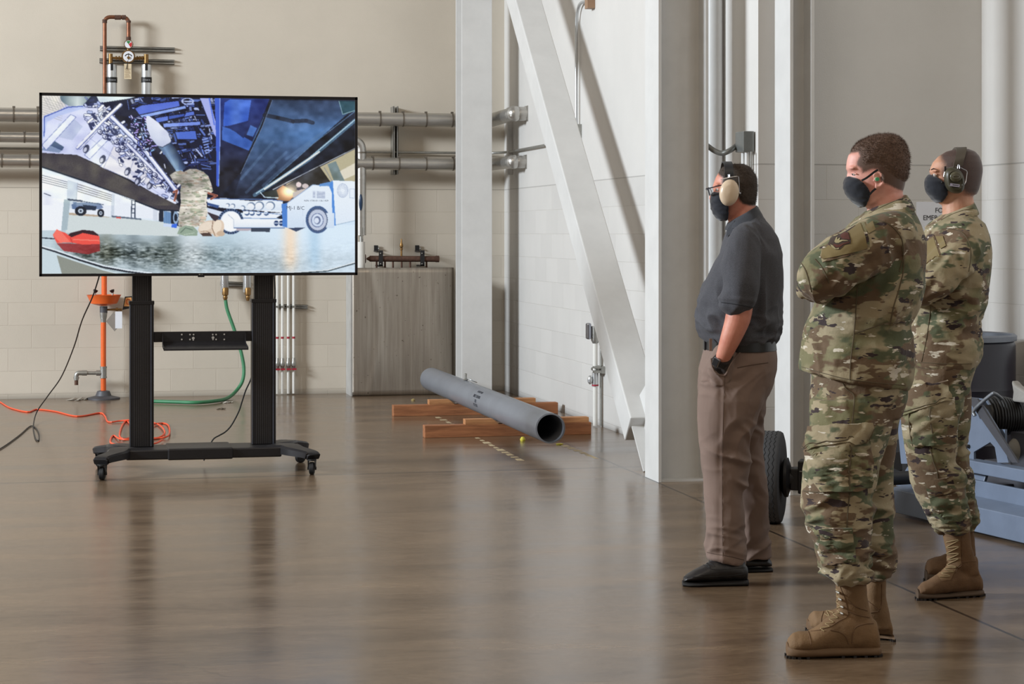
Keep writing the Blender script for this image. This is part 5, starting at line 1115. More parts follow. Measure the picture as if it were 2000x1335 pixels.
def conform(fig, name, poly, target, thick, material, parent, res=4.0, inset=0.004, dmax=None, bevel_rows=True, wave=0.0):
    """a cloth or leather panel lying on the surface of `target`, with its own thickness and edge"""
    bvhs = [o_bvh[t.name][0] for t in (target if isinstance(target, (list, tuple)) else [target])]
    P = np.array(poly, float); edge = []
    for i in range(len(P)):
        a, b = P[i], P[(i + 1) % len(P)]; n = max(1, int(np.hypot(*(b - a)) / res))
        for k in range(n): edge.append(a + (b - a) * k / n)
    ne = len(edge); xs = np.arange(P[:, 0].min() + res / 2, P[:, 0].max(), res); ys = np.arange(P[:, 1].min() + res / 2, P[:, 1].max(), res)
    if len(xs) and len(ys):
        gx, gy = np.meshgrid(xs, ys); gx = gx.ravel(); gy = gy.ravel(); k = poly_sdf(gx, gy, [tuple(p) for p in P]) > res * .45
        pts = [Vector(p) for p in edge] + [Vector((a, b)) for a, b in zip(gx[k], gy[k])]
    else: pts = [Vector(p) for p in edge]
    vo, eo, fo, *_ = delaunay_2d_cdt(pts, [(i, (i + 1) % ne) for i in range(ne)], [list(range(ne))], 1, 1e-5)
    hit = []; last = None
    for v in vo:
        r = ray(v.x, v.y).normalized(); best = None
        for b in bvhs:
            loc, nor, i, d = b.ray_cast(CAMP, r)
            if loc is not None and (best is None or d < best[2]): best = (loc, nor, d)
        hit.append(best)
    good = [h for h in hit if h is not None]
    if not good: return None
    dm = sorted(h[2] for h in good)[len(good) // 2]
    lim = dmax or 0.12
    top = []; 
    for v, h in zip(vo, hit):
        if h is None or abs(h[2] - dm) > lim:
            r = ray(v.x, v.y).normalized(); loc = CAMP + r * dm
            g = min((q for q in zip(vo, hit) if q[1] is not None and abs(q[1][2] - dm) <= lim), key=lambda q: (q[0] - v).length_squared, default=None)
            if g is not None: loc = CAMP + r * g[1][2]
            h = (loc, -r, dm)
        nrm = (h[1] - ray(v.x, v.y).normalized() * 1.0).normalized()
        top.append((h[0], nrm))
    n = len(vo); ext = [p + m * thick * (1 + wave * sin(7 * i)) for i, (p, m) in enumerate(top)]; low = [p - m * inset for p, m in top]
    faces = [tuple(f) for f in fo]; cnt = {}
    for f in faces:
        for i in range(len(f)):
            e = (f[i], f[(i + 1) % len(f)]); cnt[tuple(sorted(e))] = cnt.get(tuple(sorted(e)), 0) + 1
    rim = [];
    for f in faces:
        for i in range(len(f)):
            a, b = f[i], f[(i + 1) % len(f)]
            if cnt[tuple(sorted((a, b)))] == 1: rim.append((b, a, a + n, b + n))
    m = MB(); m.add(ext + low, faces + rim + [tuple(i + n for i in reversed(f)) for f in faces])
    return m.build(name, material, parent, smooth=True, angle=50)
def surfline(fig, name, pts, target, r, material, parent, lift=0.0005, n=6, seg=6, closed=False):
    """seam, lace or strap following the surface"""
    bvhs = [o_bvh[t.name][0] for t in (target if isinstance(target, (list, tuple)) else [target])]; P = []
    q = spline([Vector((a, b, 0)) for a, b in pts], n); last = None
    for v in q:
        rr = ray(v.x, v.y).normalized(); best = None
        for b in bvhs:
            loc, nor, i, d = b.ray_cast(CAMP, rr)
            if loc is not None and (best is None or d < best[1]): best = (loc + nor * (lift), d)
        if best is not None and (last is None or abs(best[1] - last) < .08): P.append(best[0]); last = best[1]
    if len(P) < 2: return None
    return MB().tube(P, r, seg).build(name, material, parent, smooth=True)

# ---- materials for people
def skin_mat(name, c, hairc, grain=900):
    m, nt, b = newmat(name); L = nt.links.new; v = coords(nt)
    n = N(nt, 'ShaderNodeTexNoise', ins={'Scale': 26.0, 'Detail': 4.0}); L(v, n.inputs['Vector'])
    r = N(nt, 'ShaderNodeValToRGB'); r.color_ramp.elements[0].position = .3; r.color_ramp.elements[1].position = .7
    k = lin(c); r.color_ramp.elements[0].color = (k[0] * .92, k[1] * .80, k[2] * .78, 1); r.color_ramp.elements[1].color = (min(1, k[0] * 1.06), k[1] * 1.1, k[2] * 1.12, 1); L(n.outputs['Fac'], r.inputs['Fac'])
    a = N(nt, 'ShaderNodeAttribute', attribute_name='hair'); n2 = N(nt, 'ShaderNodeTexNoise', ins={'Scale': float(grain), 'Detail': 2.0}); L(v, n2.inputs['Vector'])
    # stubble: dots whose density follows the hair mask
    s = N(nt, 'ShaderNodeMath', operation='ADD'); L(a.outputs['Fac'], s.inputs[0]); L(n2.outputs['Fac'], s.inputs[1])
    mr = N(nt, 'ShaderNodeMapRange', ins={'From Min': .82, 'From Max': 1.12, 'To Min': 0.0, 'To Max': 1.0}); L(s.outputs[0], mr.inputs['Value'])
    mx = N(nt, 'ShaderNodeMix', data_type='RGBA'); L(mr.outputs[0], mx.inputs['Factor']); L(r.outputs['Color'], mx.inputs['A']); mx.inputs['B'].default_value = L4(hairc)
    L(mx.outputs['Result'], b.inputs['Base Color']); b.inputs['Roughness'].default_value = .5
    b.inputs['Subsurface Weight'].default_value = .12; b.inputs['Subsurface Radius'].default_value = (.012, .005, .003)
    n3 = N(nt, 'ShaderNodeTexNoise', ins={'Scale': 240.0, 'Detail': 3.0}); L(v, n3.inputs['Vector'])
    bp = N(nt, 'ShaderNodeBump', ins={'Strength': .25, 'Distance': .0015}); L(n3.outputs['Fac'], bp.inputs['Height']); L(bp.outputs['Normal'], b.inputs['Normal'])
    return m
def cloth_mat(name, c, c2=None, rough=.85, weave=700, sheen=.15, bump=.25, heather=0.0):
    m, nt, b = newmat(name); L = nt.links.new; v = coords(nt)
    n = N(nt, 'ShaderNodeTexNoise', ins={'Scale': 420.0 if heather else 5.0, 'Detail': 2.0}); L(v, n.inputs['Vector'])
    r = N(nt, 'ShaderNodeValToRGB'); r.color_ramp.elements[0].position = .35; r.color_ramp.elements[1].position = .65
    k = lin(c); f = heather or .07; r.color_ramp.elements[0].color = tuple(x * (1 - f) for x in k) + (1,); r.color_ramp.elements[1].color = tuple(x * (1 + f) for x in k) + (1,); L(n.outputs['Fac'], r.inputs['Fac'])
    L(r.outputs['Color'], b.inputs['Base Color']); b.inputs['Roughness'].default_value = rough; b.inputs['Sheen Weight'].default_value = sheen; b.inputs['Specular IOR Level'].default_value = .25
    w = N(nt, 'ShaderNodeTexNoise', ins={'Scale': float(weave), 'Detail': 1.0}); L(v, w.inputs['Vector'])
    bp = N(nt, 'ShaderNodeBump', ins={'Strength': bump, 'Distance': .001}); L(w.outputs['Fac'], bp.inputs['Height']); L(bp.outputs['Normal'], b.inputs['Normal'])
    return m
def camo_mat(name, off):
    """woodland-and-tan camouflage: blended ground with layered, horizontally drawn blotches"""
    m, nt, b = newmat(name); L = nt.links.new
    tc = N(nt, 'ShaderNodeTexCoord'); base = tc.outputs['Object']
    def layer(scale, st, seed, lo, hi, det=2.0, rough=.55, dist=0.0):
        scale *= .8
        mp = N(nt, 'ShaderNodeMapping'); mp.inputs['Scale'].default_value = st; mp.inputs['Location'].default_value = (seed * 3.7 + off, seed * 1.9, seed * 5.3 + off); mp.inputs['Rotation'].default_value = (0, 0, TH); L(base, mp.inputs['Vector'])
        n = N(nt, 'ShaderNodeTexNoise', ins={'Scale': scale, 'Detail': det, 'Roughness': rough, 'Distortion': dist}); L(mp.outputs[0], n.inputs['Vector'])
        r = N(nt, 'ShaderNodeMapRange', interpolation_type='SMOOTHSTEP', ins={'From Min': lo, 'From Max': hi}); L(n.outputs['Fac'], r.inputs['Value']); return r.outputs[0]
    cols = {'tan': (158, 144, 116), 'olive': (118, 113, 82), 'green': (88, 92, 68), 'brown': (106, 86, 66), 'dark': (58, 46, 46), 'cream': (202, 192, 174)}
    cur = None
    def over(fac, c):
        nonlocal cur
        mx = N(nt, 'ShaderNodeMix', data_type='RGBA'); L(fac, mx.inputs['Factor'])
        if cur is None: mx.inputs['A'].default_value = L4(cols['tan'])
        else: L(cur, mx.inputs['A'])
        mx.inputs['B'].default_value = L4(cols[c]); cur = mx.outputs['Result']
    over(layer(5.0, (1, 1, 1.7), 1, .42, .60), 'olive')
    over(layer(7.5, (1, 1, 1.9), 2, .50, .565, 3), 'green')
    over(layer(7.0, (1, 1, 1.8), 3, .515, .56, 3), 'brown')
    over(layer(9.5, (.8, .8, 2.1), 7, .575, .60, 3, .6), 'tan')
    over(layer(15.0, (.75, .75, 2.3), 4, .612, .628, 3, .6), 'dark')
    over(layer(19.0, (.7, .7, 2.6), 5, .625, .645, 3, .6), 'cream')
    L(cur, b.inputs['Base Color']); b.inputs['Roughness'].default_value = .82; b.inputs['Specular IOR Level'].default_value = .25; b.inputs['Sheen Weight'].default_value = .08
    w = N(nt, 'ShaderNodeTexWave', wave_type='BANDS', ins={'Scale': 260.0}); L(base, w.inputs['Vector'])
    n3 = N(nt, 'ShaderNodeTexNoise', ins={'Scale': 38.0, 'Detail': 5.0, 'Roughness': .6}); L(base, n3.inputs['Vector'])
    bp = N(nt, 'ShaderNodeBump', ins={'Strength': .5, 'Distance': .006}); L(n3.outputs['Fac'], bp.inputs['Height']); L(bp.outputs['Normal'], b.inputs['Normal'])
    return m
m_camo = camo_mat('camouflage_cloth', 0.0); m_camo2 = camo_mat('camouflage_cloth_2', 2.3); m_camo3 = camo_mat('camouflage_cloth_3', 5.1)
m_patch = cloth_mat('loop_patch_tan', (128, 112, 76), rough=.95)
m_patchb = cloth_mat('insignia_brown', (86, 46, 36)); m_patchl = cloth_mat('insignia_light', (150, 138, 104)); m_patchd = cloth_mat('insignia_dark', (62, 48, 40))
m_mask = cloth_mat('black_mask_cloth', (30, 33, 42), rough=.8, sheen=.3)
m_seam = mat('seam_shadow_thread', (92, 80, 60), .9)
m_boot = mat('coyote_suede', (120, 92, 62), .8, var=.16, vscale=18, bump=.3, bscale=160)
m_boot2 = mat('dark_coyote_suede', (106, 78, 52), .85, var=.2, vscale=18, bump=.3, bscale=160)
m_sole = mat('coyote_rubber', (104, 78, 52), .75, var=.15); m_lug = mat('dark_lug', (44, 38, 36), .8); m_lace = mat('tan_lace', (150, 128, 92), .85)
m_eyelet = mat('eyelet_metal', (214, 214, 210), .25, .9); m_strap = mat('black_elastic', (26, 27, 32), .8)
m_eye = mat('eye_white', (190, 178, 170), .3); m_iris = mat('iris_brown', (50, 32, 22), .15); m_brow = mat('brow_hair', (56, 40, 34), .9)  # eye white is darkened: shadow on the eyeball put into its colour

def folds(spec, fig, base=0.0025, med=0.004, seed=1, zstretch=.55, gain=1.0):
    """cloth relief: soft undulation, drawn ridges, and local bunching.
       spec: (px, py, radius_px, angle_deg, wavelength_px, amplitude) in the profile plane"""
    def f(co, no):
        px, py, dy = fig.side(co); q = co * np.array([1, 1, zstretch])
        d = base * vnoise(q, 9.0, seed) + med * (1 - 2 * np.abs(vnoise(co * np.array([1, 1, .7]) + .03 * vnoise(co, 7, seed + 3)[:, None], 15.0, seed + 1)) ** .8) * .5
        for k_, (cx, cy, R, ang, wl, amp) in enumerate(spec):
            a = radians(ang); u = (px - cx) * cos(a) + (py - cy) * sin(a); v = -(px - cx) * sin(a) + (py - cy) * cos(a)
            w = np.exp(-((u / R) ** 2 + (v / R) ** 2)); v2 = v + wl * .5 * vnoise(co, 9.0, seed + 7)
            Q = np.stack([u / (wl * 3.4), v2 / (wl * .95), dy * 460 / (wl * 2.6)], 1); s = 1 - 2.4 * np.abs(vnoise(Q, 1.0, seed + 11 + k_)); d = d + amp * 1.15 * gain * w * s
        return d
    return f
def hair_shell(fig, body, name, poly, h, material, parent, seed=1, strands=5000, comb=(-.6, 0, .3), fade=7.0, length=.010):
    """short hair: a cap over the scalp plus thousands of short blades"""
    bvh, co = o_bvh[body.name]; me = body.data; n = len(co)
    no = np.zeros(n * 3); me.vertex_normals.foreach_get('vector', no); no = no.reshape(-1, 3)
    px, py, dy = fig.side(co); sd = poly_sdf(px, py, poly); w = np.clip(sd / fade, 0, 1); w[(np.abs(dy) > .14)] = 0
    lift = -0.0015 + (h * w) * (1 + .22 * vnoise(co, 70, seed) + .12 * vnoise(co, 160, seed + 1))
    new = co + no * lift[:, None]; idx = -np.ones(n, int); faces = []
    ok = sd > -2
    for p in me.polygons:
        v = p.vertices
        if all(ok[i] for i in v): faces.append(tuple(v))
    used = sorted({i for f in faces for i in f}); mp = {u: k for k, u in enumerate(used)}
    m = MB(); m.add([tuple(new[u]) for u in used], [tuple(mp[i] for i in f) for f in faces])
    rg = random.Random(seed); cx = Vector(comb)
    cw = EX * cx.x + EY * cx.y + EZ * cx.z
    cand = [f for f in faces if min(w[i] for i in f) > .15]
    for k in range(strands):
        f = rg.choice(cand); i = f[rg.randrange(len(f))]; j = f[(rg.randrange(len(f)))]
        t = rg.random(); c = Vector(new[i]) * t + Vector(new[j]) * (1 - t); nn = Vector(no[i]); L_ = length * (.3 + .7 * w[i]) * rg.uniform(.6, 1.3)
        d = (nn * 0.65 + cw + Vector((rg.uniform(-.5, .5), rg.uniform(-.5, .5), rg.uniform(-.4, .4)))).normalized()
        s_ = d.cross(nn); s_ = s_.normalized() * .0006 if s_.length > 1e-6 else Vector((.0006, 0, 0))
        m.add([c - s_, c + s_, c + d * L_], [(0, 1, 2)])
    return m.build(name, material, parent, smooth=True, angle=180)
def eye(fig, parent, px, py, dy, r=.0115):
    c = fig.pt(px, py, dy); e = MB().ball(c, r, 18, 12).build('eye', m_eye, parent, smooth=True)
    MB().ball(c - EX * r * .55, r * .62, 14, 8).build('iris', m_iris, e, smooth=True); return e
def ear_into(fig, mb, px, py, dy, h, side=-1):
    """outer ear as closed shapes merged into the head: rim, lobe and inner bowl edge"""
    c = fig.pt(px, py, 0) + EY * side * dy; 
    rim = []
    for t in np.linspace(-1.25, pi * 1.12, 14):
        rim.append(c + EX * (h * .30 * sin(t)) + EZ * (h * .42 * cos(t)) + EY * side * (.004 + .010 * max(0, sin(t))))
    mb.tube(rim, [.0035] + [.0048] * 12 + [.0055], 10)
    mb.ball(c + EX * h * .02 + EY * side * .001, (h * .26, .006, h * .40), 16, 10)
    mb.ball(c - EZ * h * .42 - EX * h * .06 + EY * side * .003, (h * .16, .006, h * .15), 12, 8)
    mb.tube([c - EX * h * .22 + EZ * h * .1 + EY * side * .003, c - EX * h * .24 - EZ * h * .14 + EY * side * .004], .004, 8)
def hand_into(mb, wrist, direction, palm_n, size=.185, curl=.6, side=1):
    """palm, four unequal bent fingers and a thumb leaving the side of the palm"""
    d = Vector(direction).normalized(); n = Vector(palm_n); n = (n - d * n.dot(d)).normalized(); s_ = d.cross(n) * side; pl = size * .52
    def ell(c, a, b_, c_):
        M = Matrix((d, s_, n)).transposed(); mb.ball(c, (a, b_, c_), 16, 10, M)
    ell(wrist + d * pl * .55, pl * .62, size * .22, size * .085)
    for i, (o, L_) in enumerate(((-.155, .40), (-.052, .45), (.052, .43), (.15, .34))):
        p = wrist + d * pl * .92 + s_ * o * size; L_ *= size; a = 0; pts = [p - d * .015]; 
        for k, f in enumerate((.45, .30, .25)):
            a += curl * (.55 + .2 * k); pts.append(pts[-1] + (d * cos(a) + n * sin(a)) * L_ * f * (1.15 if k == 0 else 1))
        mb.tube(pts + [pts[-1] + (pts[-1] - pts[-2]).normalized() * .004], [.0088, .0086, .0080, .0072, .004], 10)
    p = wrist + d * pl * .25 - s_ * size * .13
    pts = [p, p + (d * .6 - s_ * .75 + n * .2).normalized() * size * .16, p + (d * .6 - s_ * .75 + n * .2).normalized() * size * .16 + (d * .9 - s_ * .15 + n * .45).normalized() * size * .17]
    mb.tube(pts + [pts[-1] + (pts[-1] - pts[-2]).normalized() * .005], [.013, .0105, .0090, .005], 10)

def boot(fig, parent, shaft, foot, sole, dyh, dyt, upper_m, sole_m, panels=(), lug=True, laces=None, eyelets=(), name='boot', zb=0.0):
    mb = MB(); fig.hrings(mb, shaft, 24, 2.1); fig.vrings(mb, foot, dyh, dyt, 24, 2.3, zmin=0.018)
    bt = fig.grow(mb, name, upper_m, parent, .0045, 3, shape=lambda co, no: .0016 * vnoise(co, 40, 3) + .002 * vnoise(co * np.array([1, 1, 2.2]), 16, 9))
    mb = MB(); fig.vrings(mb, sole, dyh, dyt, 28, 3.2, zmin=0.004 if lug else 0.0)
    # flatten the tops of the sole rings into a welt
    so = mb.build('sole', sole_m, bt, smooth=True, angle=50)
    if lug:
        g = MB(); n = 13
        for k in range(n):
            u = k / (n - 1)
            if .45 < u < .62: continue
            i = u * (len(sole) - 1); a = int(min(i, len(sole) - 2)); t = i - a
            px = sole[a][0] * (1 - t) + sole[a + 1][0] * t; hw = sole[a][3] * (1 - t) + sole[a + 1][3] * t
            c = fig.pt(px, 1000, dyh + (dyt - dyh) * u); c.z = 0
            M = frame(c, EX, EY); g.box((-.0055, -hw * .88, 0.0), (.0055, -hw * .35, .009), M); g.box((-.0055, hw * .35, 0.0), (.0055, hw * .88, .009), M)
        g.build('tread_lugs', m_lug, so)
    return bt
def person_root(fig, mb, skin, hairw, voxel=.0042, smooth=2):
    o = fig.grow(mb, 'person', skin, None, voxel, smooth, attrs={'hair': hairw})
    tag(o, fig.label, 'person'); return o

# ================================================================ man in the polo shirt
def polo_man():
    f = Figure(8.5, 1430, 'person in dark grey polo shirt and brown trousers wearing beige ear defenders')
    sk = skin_mat('skin_ruddy', (206, 138, 116), (58, 44, 36))
    b = MB()
    f.head(b, [(322, 1428, 1452, .028), (327, 1413, 1462, .052), (336, 1404, 1470, .068), (346, 1398, 1475, .076), (356, 1394.5, 1477, .079), (364, 1391.5, 1477, .078), (371, 1393.5, 1476.5, .077), (378, 1393, 1476, .076), (388, 1392, 1475, .073), (399, 1394, 1473, .068), (410, 1399, 1466, .062), (420, 1405, 1445, .052), (428, 1412, 1432, .036)])
    b.ball(f.pt(1390.5, 386), (.012, .013, .018), 14, 8)                       # nose
    for s in (-1, 1): b.ball(f.pt(1399.5, 361) + EY * s * .028, (.012, .020, .007), 12, 8)   # brow ridge
    ear_into(f, b, 1432, 378, .078, .062, -1); ear_into(f, b, 1432, 378, .078, .062, 1)
    f.limb(b, [(1446, 385, 0, .058), (1449, 410, 0, .062), (1455, 438, 0, .070), (1462, 470, 0, .09)])
    f.hrings(b, [(445, 1440, 1490, 0, .12), (480, 1426, 1508, 0, .17), (560, 1400, 1508, 0, .17), (640, 1392, 1500, 0, .15), (720, 1386, 1496, 0, .15), (770, 1390, 1480, 0, .14)])
    for dy, lo, dx in ((-.12, 1095, 0), (.16, 1078, 44)):
        f.limb(b, [(1425 + dx * .3, 770, dy, .055), (1420 + dx * .6, 900, dy, .042), (1420 + dx, 1000, dy, .034), (1422 + dx, lo, dy, .028)])
    f.limb(b, [(1450, 480, -.17, .060), (1446, 540, -.215, .056), (1446, 590, -.235, .053), (1441, 622, -.24, .053), (1428, 658, -.235, .044), (1416, 688, -.218, .034), (1409, 706, -.20, .029), (1406, 716, -.188, .028)])
    hand_into(b, f.pt(1407, 713, -.185), EX * .02 - EZ * 1 + EY * .28, EY * .9 + EX * .2, .165, .2, -1)
    f.limb(b, [(1450, 480, .17, .060), (1446, 540, .215, .056), (1446, 590, .235, .053), (1441, 622, .24, .05), (1428, 658, .235, .042), (1416, 688, .222, .034), (1404, 716, .20, .031)])
    hand_into(b, f.pt(1406, 712, .2), -EX * .25 - EZ, -EY * .9 + EX * .2, .18, .25, 1)
    hp = [(1400, 333), (1404, 341), (1412, 347), (1410, 356), (1417, 372), (1430, 372), (1440, 378), (1445, 392), (1452, 398), (1464, 401), (1478, 402), (1500, 400), (1500, 300), (1395, 300)]
    def hw(co):
        px, py, dy = f.side(co); sd = poly_sdf(px, py, hp); return np.clip(.5 + sd / 12, 0, 1) * (py < 410)
    body = person_root(f, b, sk, hw)
    hair_shell(f, body, 'hair', hp, .0055, mat('dark_brown_hair', (64, 52, 43), .75, var=.3, vscale=200, bump=.5, bscale=400), body, 3, 6500, (.5, 0, -.5), 8, .008)
    # mask, with ear loops hidden by the cups
    mb = MB(); R = []
    for py, xl, xr, hd in ((375, 1392, 1402, .045), (380, 1387.5, 1408, .058), (388, 1386, 1413, .068), (398, 1386.5, 1417, .071), (408, 1388.5, 1419, .070), (418, 1392.5, 1419, .066), (426, 1398.5, 1419, .058), (431, 1406, 1418, .046)):
        ring = []
        A = f.pt(xl, py); B = f.pt(xr, py)
        for j in range(30):
            a = 2 * pi * j / 30; ca, sa = cos(a), sin(a); u = B - (B - A) * max(0, ca) ** .85 if ca > 0 else B + EX * .002
            ring.append(u + EY * hd * math.copysign(abs(sa) ** .9, sa))
        R.append(ring)
    mb.loft(R); f.grow(mb, 'face_mask', m_mask, body, .004, 3, shape=lambda co, no: .0022 * vnoise(co * np.array([1, 1, 2.2]), 45, 4))
    # glasses
    gm = mat('glasses_frame', (66, 66, 78), .25, .5); g = MB(); L_ = f.pt(1378.5, 367.5, -.03)
    for s in (-1, 1):
        ring = []
        for a in np.linspace(0, 2 * pi, 22):
            ring.append(f.pt(1381.5, 374, 0) + EY * s * (.034 + .024 * cos(a)) + EZ * (.017 * sin(a)) + EX * (.012 * (1 - sin(a)) * .5 + .006 * (abs(cos(a)) if cos(a) > 0 else 0)))
        g.tube(ring, .0016, 6)
        P0 = f.pt(1381, 368.5) + EY * s * .058; P1 = f.pt(1404, 362.5) + EY * s * .074; P2 = f.pt(1425, 361) + EY * s * .080
        g.tube([P0, P1, P2], .0022, 6)
    g.tube([f.pt(1380.5, 371) + EY * .01, f.pt(1380, 371) - EY * .01], .0016, 6)
    go = g.build('glasses', gm, body, smooth=True)
    lm, nt, bs = newmat('lens_glass'); bs.inputs['Base Color'].default_value = (.9, .95, 1, 1); bs.inputs['Transmission Weight'].default_value = .9; bs.inputs['Roughness'].default_value = .05; bs.inputs['IOR'].default_value = 1.1
    for s in (-1, 1):
        q = MB(); c = f.pt(1382.5, 374, 0) + EY * s * .034 + EX * .004; q.prism([c + EY * s * .022 * cos(a) + EZ * .0155 * sin(a) - EX * .005 * sin(a) for a in np.linspace(0, 2 * pi, 18, endpoint=False)], EX * .0012); q.build('lens', lm, go)
    eye(f, body, 1403.4, 370, -.027, .0108); eye(f, body, 1403.4, 370, .027, .0108)
    # ear defenders
    cupm = mat('beige_plastic', (214, 192, 166), .28, var=.03); wire = mat('steel_wire', (190, 190, 196), .25, .9)
    def cups(side):
        c = f.pt(1419.5, 377, 0) + EY * side * .082; q = MB(); ax = EY * side; R = []
        for rr, h in ((.80, 0), (1.0, .004), (1.02, .014), (.98, .024), (.84, .034), (.55, .040), (.0, .042)):
            R.append([c + ax * h + EX * (.041 * rr * cos(a)) * (1 + .0) + EZ * (.0555 * rr * sin(a)) + EX * .004 * sin(a) * rr for a in np.linspace(0, 2 * pi, 36, endpoint=False)])
        q.loft(R); cu = q.build('ear_cup', cupm, body, smooth=True, angle=60)
        q = MB(); q.loft([[c - ax * .012 + (EX * .036 * cos(a) + EZ * .048 * sin(a)) * k for a in np.linspace(0, 2 * pi, 30, endpoint=False)] for k in (1.0,)] + [[c + ax * .004 + (EX * .037 * cos(a) + EZ * .050 * sin(a)) for a in np.linspace(0, 2 * pi, 30, endpoint=False)]]); q.build('ear_cushion', m_black, cu, smooth=True)
        return cu, c
    cu, c = cups(-1)
    text_mb('95', .0125, frame(f.pt(1415.5, 372.4, 0) - EY * .1195, EX, EZ), extrude=.0012).build('cup_text', m_black, cu)
    q = MB(); 
    for k, w in enumerate((.0155, .0155)): q.box((-w / 2, -.0012 + k * .003 - .0, -.001), (w / 2, .0004 + k * .003, .0012), frame(f.pt(1416.5, 367, 0) - EY * .1185, EX, EZ))
    q.build('cup_print', m_black, cu)
    cups(1)
    for side in (-1, 1):
        q = MB(); d = EY * side * .094
        q.tube(fillet([f.pt(1403, 351.5) + d, f.pt(1420, 347.5) + EY * side * .098, f.pt(1437.5, 345) + EY * side * .098, f.pt(1438.5, 360) + EY * side * .100, f.pt(1438.5, 377) + EY * side * .104], .008, 4), .0016, 8)
        q.ball(f.pt(1439.5, 378) + EY * side * .104, .005, 10, 6); q.tube([f.pt(1418, 348) + EY * side * .097, f.pt(1418.2, 342) + EY * side * .094, f.pt(1420.5, 342) + EY * side * .094, f.pt(1420.5, 348) + EY * side * .097], .0013, 6)
        q.build('wire_arm', wire, body, smooth=True)
    q = MB(); R = []
    for t in np.linspace(0, pi, 26):
        y = .092 * cos(t); px_ = 1419.5; py_ = 347 - 30.5 * sin(t) ** .75
        P_ = f.pt(px_, py_) ; P_ = Vector((P_.x, P_.y, P_.z)) + EY * y; out = (EY * cos(t) + EZ * max(.02, sin(t))).normalized(); w = .0185
        R.append([P_ + EX * w - out * .002, P_ + EX * w + out * .003, P_ - EX * w + out * .003, P_ - EX * w - out * .002])
    q.loft(R); q.build('headband', mat('black_headband', (40, 42, 46), .45), body, smooth=True, angle=50)
    # shirt
    m_polo = cloth_mat('heathered_charcoal_knit', (74, 74, 79), rough=.88, weave=900, heather=.25, sheen=.06)
    s_ = MB()
    f.hrings(s_, [(424, 1436, 418, 1486, 0, .095), (432, 1430, 1495, 0, .12), (444, 1422, 1506, 0, .165), (465, 1414, 1519, 0, .20), (495, 1407, 1526.5, 0, .225), (530, 1389, 1528, 0, .23), (564, 1372, 1527, 0, .228), (588, 1364, 1526, 0, .224), (617, 1361, 1525, 0, .22), (640, 1362, 1523, 0, .215), (655, 1370, 1520, 0, .208), (666, 1379, 1514, 0, .198), (672, 1384, 1509, 0, .19)])
    for s in (-1, 1):
        f.limb(s_, [(1462, 456, s * .12, .055), (1453, 474, s * .175, .070), (1447, 510, s * .222, .076), (1445, 560, s * .242, .078), (1443, 584, s * .243, .078)])
    # fold lines: drape from chest and armpit, bunching above the belt
    shape = folds([(1400, 560, 60, 70, 26, .005), (1500, 560, 60, 80, 34, .004), (1390, 625, 45, 45, 18, .007), (1440, 655, 60, 10, 14, .004), (1500, 645, 36, -30, 14, .006), (1478, 480, 40, 50, 20, .004), (1484, 610, 45, 95, 24, .005), (1447, 550, 36, 85, 26, .005)], f, .003, .003, 5, gain=2.0)
    shirt = f.grow(s_, 'polo_shirt', m_polo, body, .0055, 4, shape)
    # open sleeve hems and sleeve bands
    surfline(f, 'sleeve_hem', [(1409, 590), (1425, 592), (1445, 595), (1471, 600)], shirt, .0022, mat('charcoal_seam', (44, 45, 50), .9), shirt)
    surfline(f, 'shoulder_seam', [(1427, 447), (1445, 462), (1456, 472), (1462, 484)], shirt, .0011, MATS['charcoal_seam'], shirt)
    # collar standing round the neck
    q = MB(); R = []
    for t in np.linspace(-.62, 1.0, 50):
        pass
    col = cloth_mat('charcoal_collar', (58, 60, 66), heather=.2)
    q = MB()
    f.hrings(q, [(450, 1416, 432, 1494, 0, .135), (443, 1418, 420, 1489, 0, .116), (436, 1421, 408, 1483, 0, .098), (432, 1425, 400, 1479, 0, .084)], 34)
    f.grow(q, 'collar', col, body, .0045, 3, shape=lambda co, no: .002 * vnoise(co, 30, 5))
    q = MB(); q.prism([f.pt(1421, 446, -.06), f.pt(1434, 430, -.075), f.pt(1437, 452, -.10), f.pt(1418, 462, -.07)], EY * -.004); q.build('collar_point', col, body)
    # belt, trousers
    m_tr = cloth_mat('brown_twill', (124, 104, 94), rough=.8, weave=1200, sheen=.08)
    q = MB(); f.hrings(q, [(663, 1379, 1513, 0, .197), (664, 1377.5, 1514, 0, .201), (682, 1377, 1516, 0, .203), (683, 1379, 1514, 0, .199)], 48); q.build('belt', mat('black_leather', (26, 25, 27), .4), body, smooth=True)
    q = MB(); q.box((-.006, -.03, -.022), (.004, .03, .022), frame(f.pt(1377, 673), EX, EY)); q.build('belt_buckle', mat('buckle', (60, 60, 64), .3, .8), body, bevel=.003)
    p = MB()
    f.hrings(p, [(680, 1377, 1515, 0, .196), (700, 1370, 1517, 0, .204), (722, 1366, 1516, 0, .208), (745, 1364, 1509, 0, .205), (770, 1363, 1497, 0, .20)], 44)
    f.limb(p, [(1416, 690, -.170, .050), (1410, 708, -.178, .050), (1409, 730, -.168, .050), (1411, 752, -.150, .046), (1416, 775, -.13, .04)])
    f.hrings(p, [(745, 1366, 1500, -.09, .12), (780, 1363, 1488, -.10, .122), (820, 1362, 1474, -.10, .115), (872, 1365, 1465, -.10, .105), (924, 1372, 1460, -.10, .098), (982, 1377, 1454, -.10, .093), (1030, 1379.5, 1452, -.11, .090), (1075, 1380, 1453, -.12, .090), (1086, 1379, 1102, 1454, -.12, .092)])
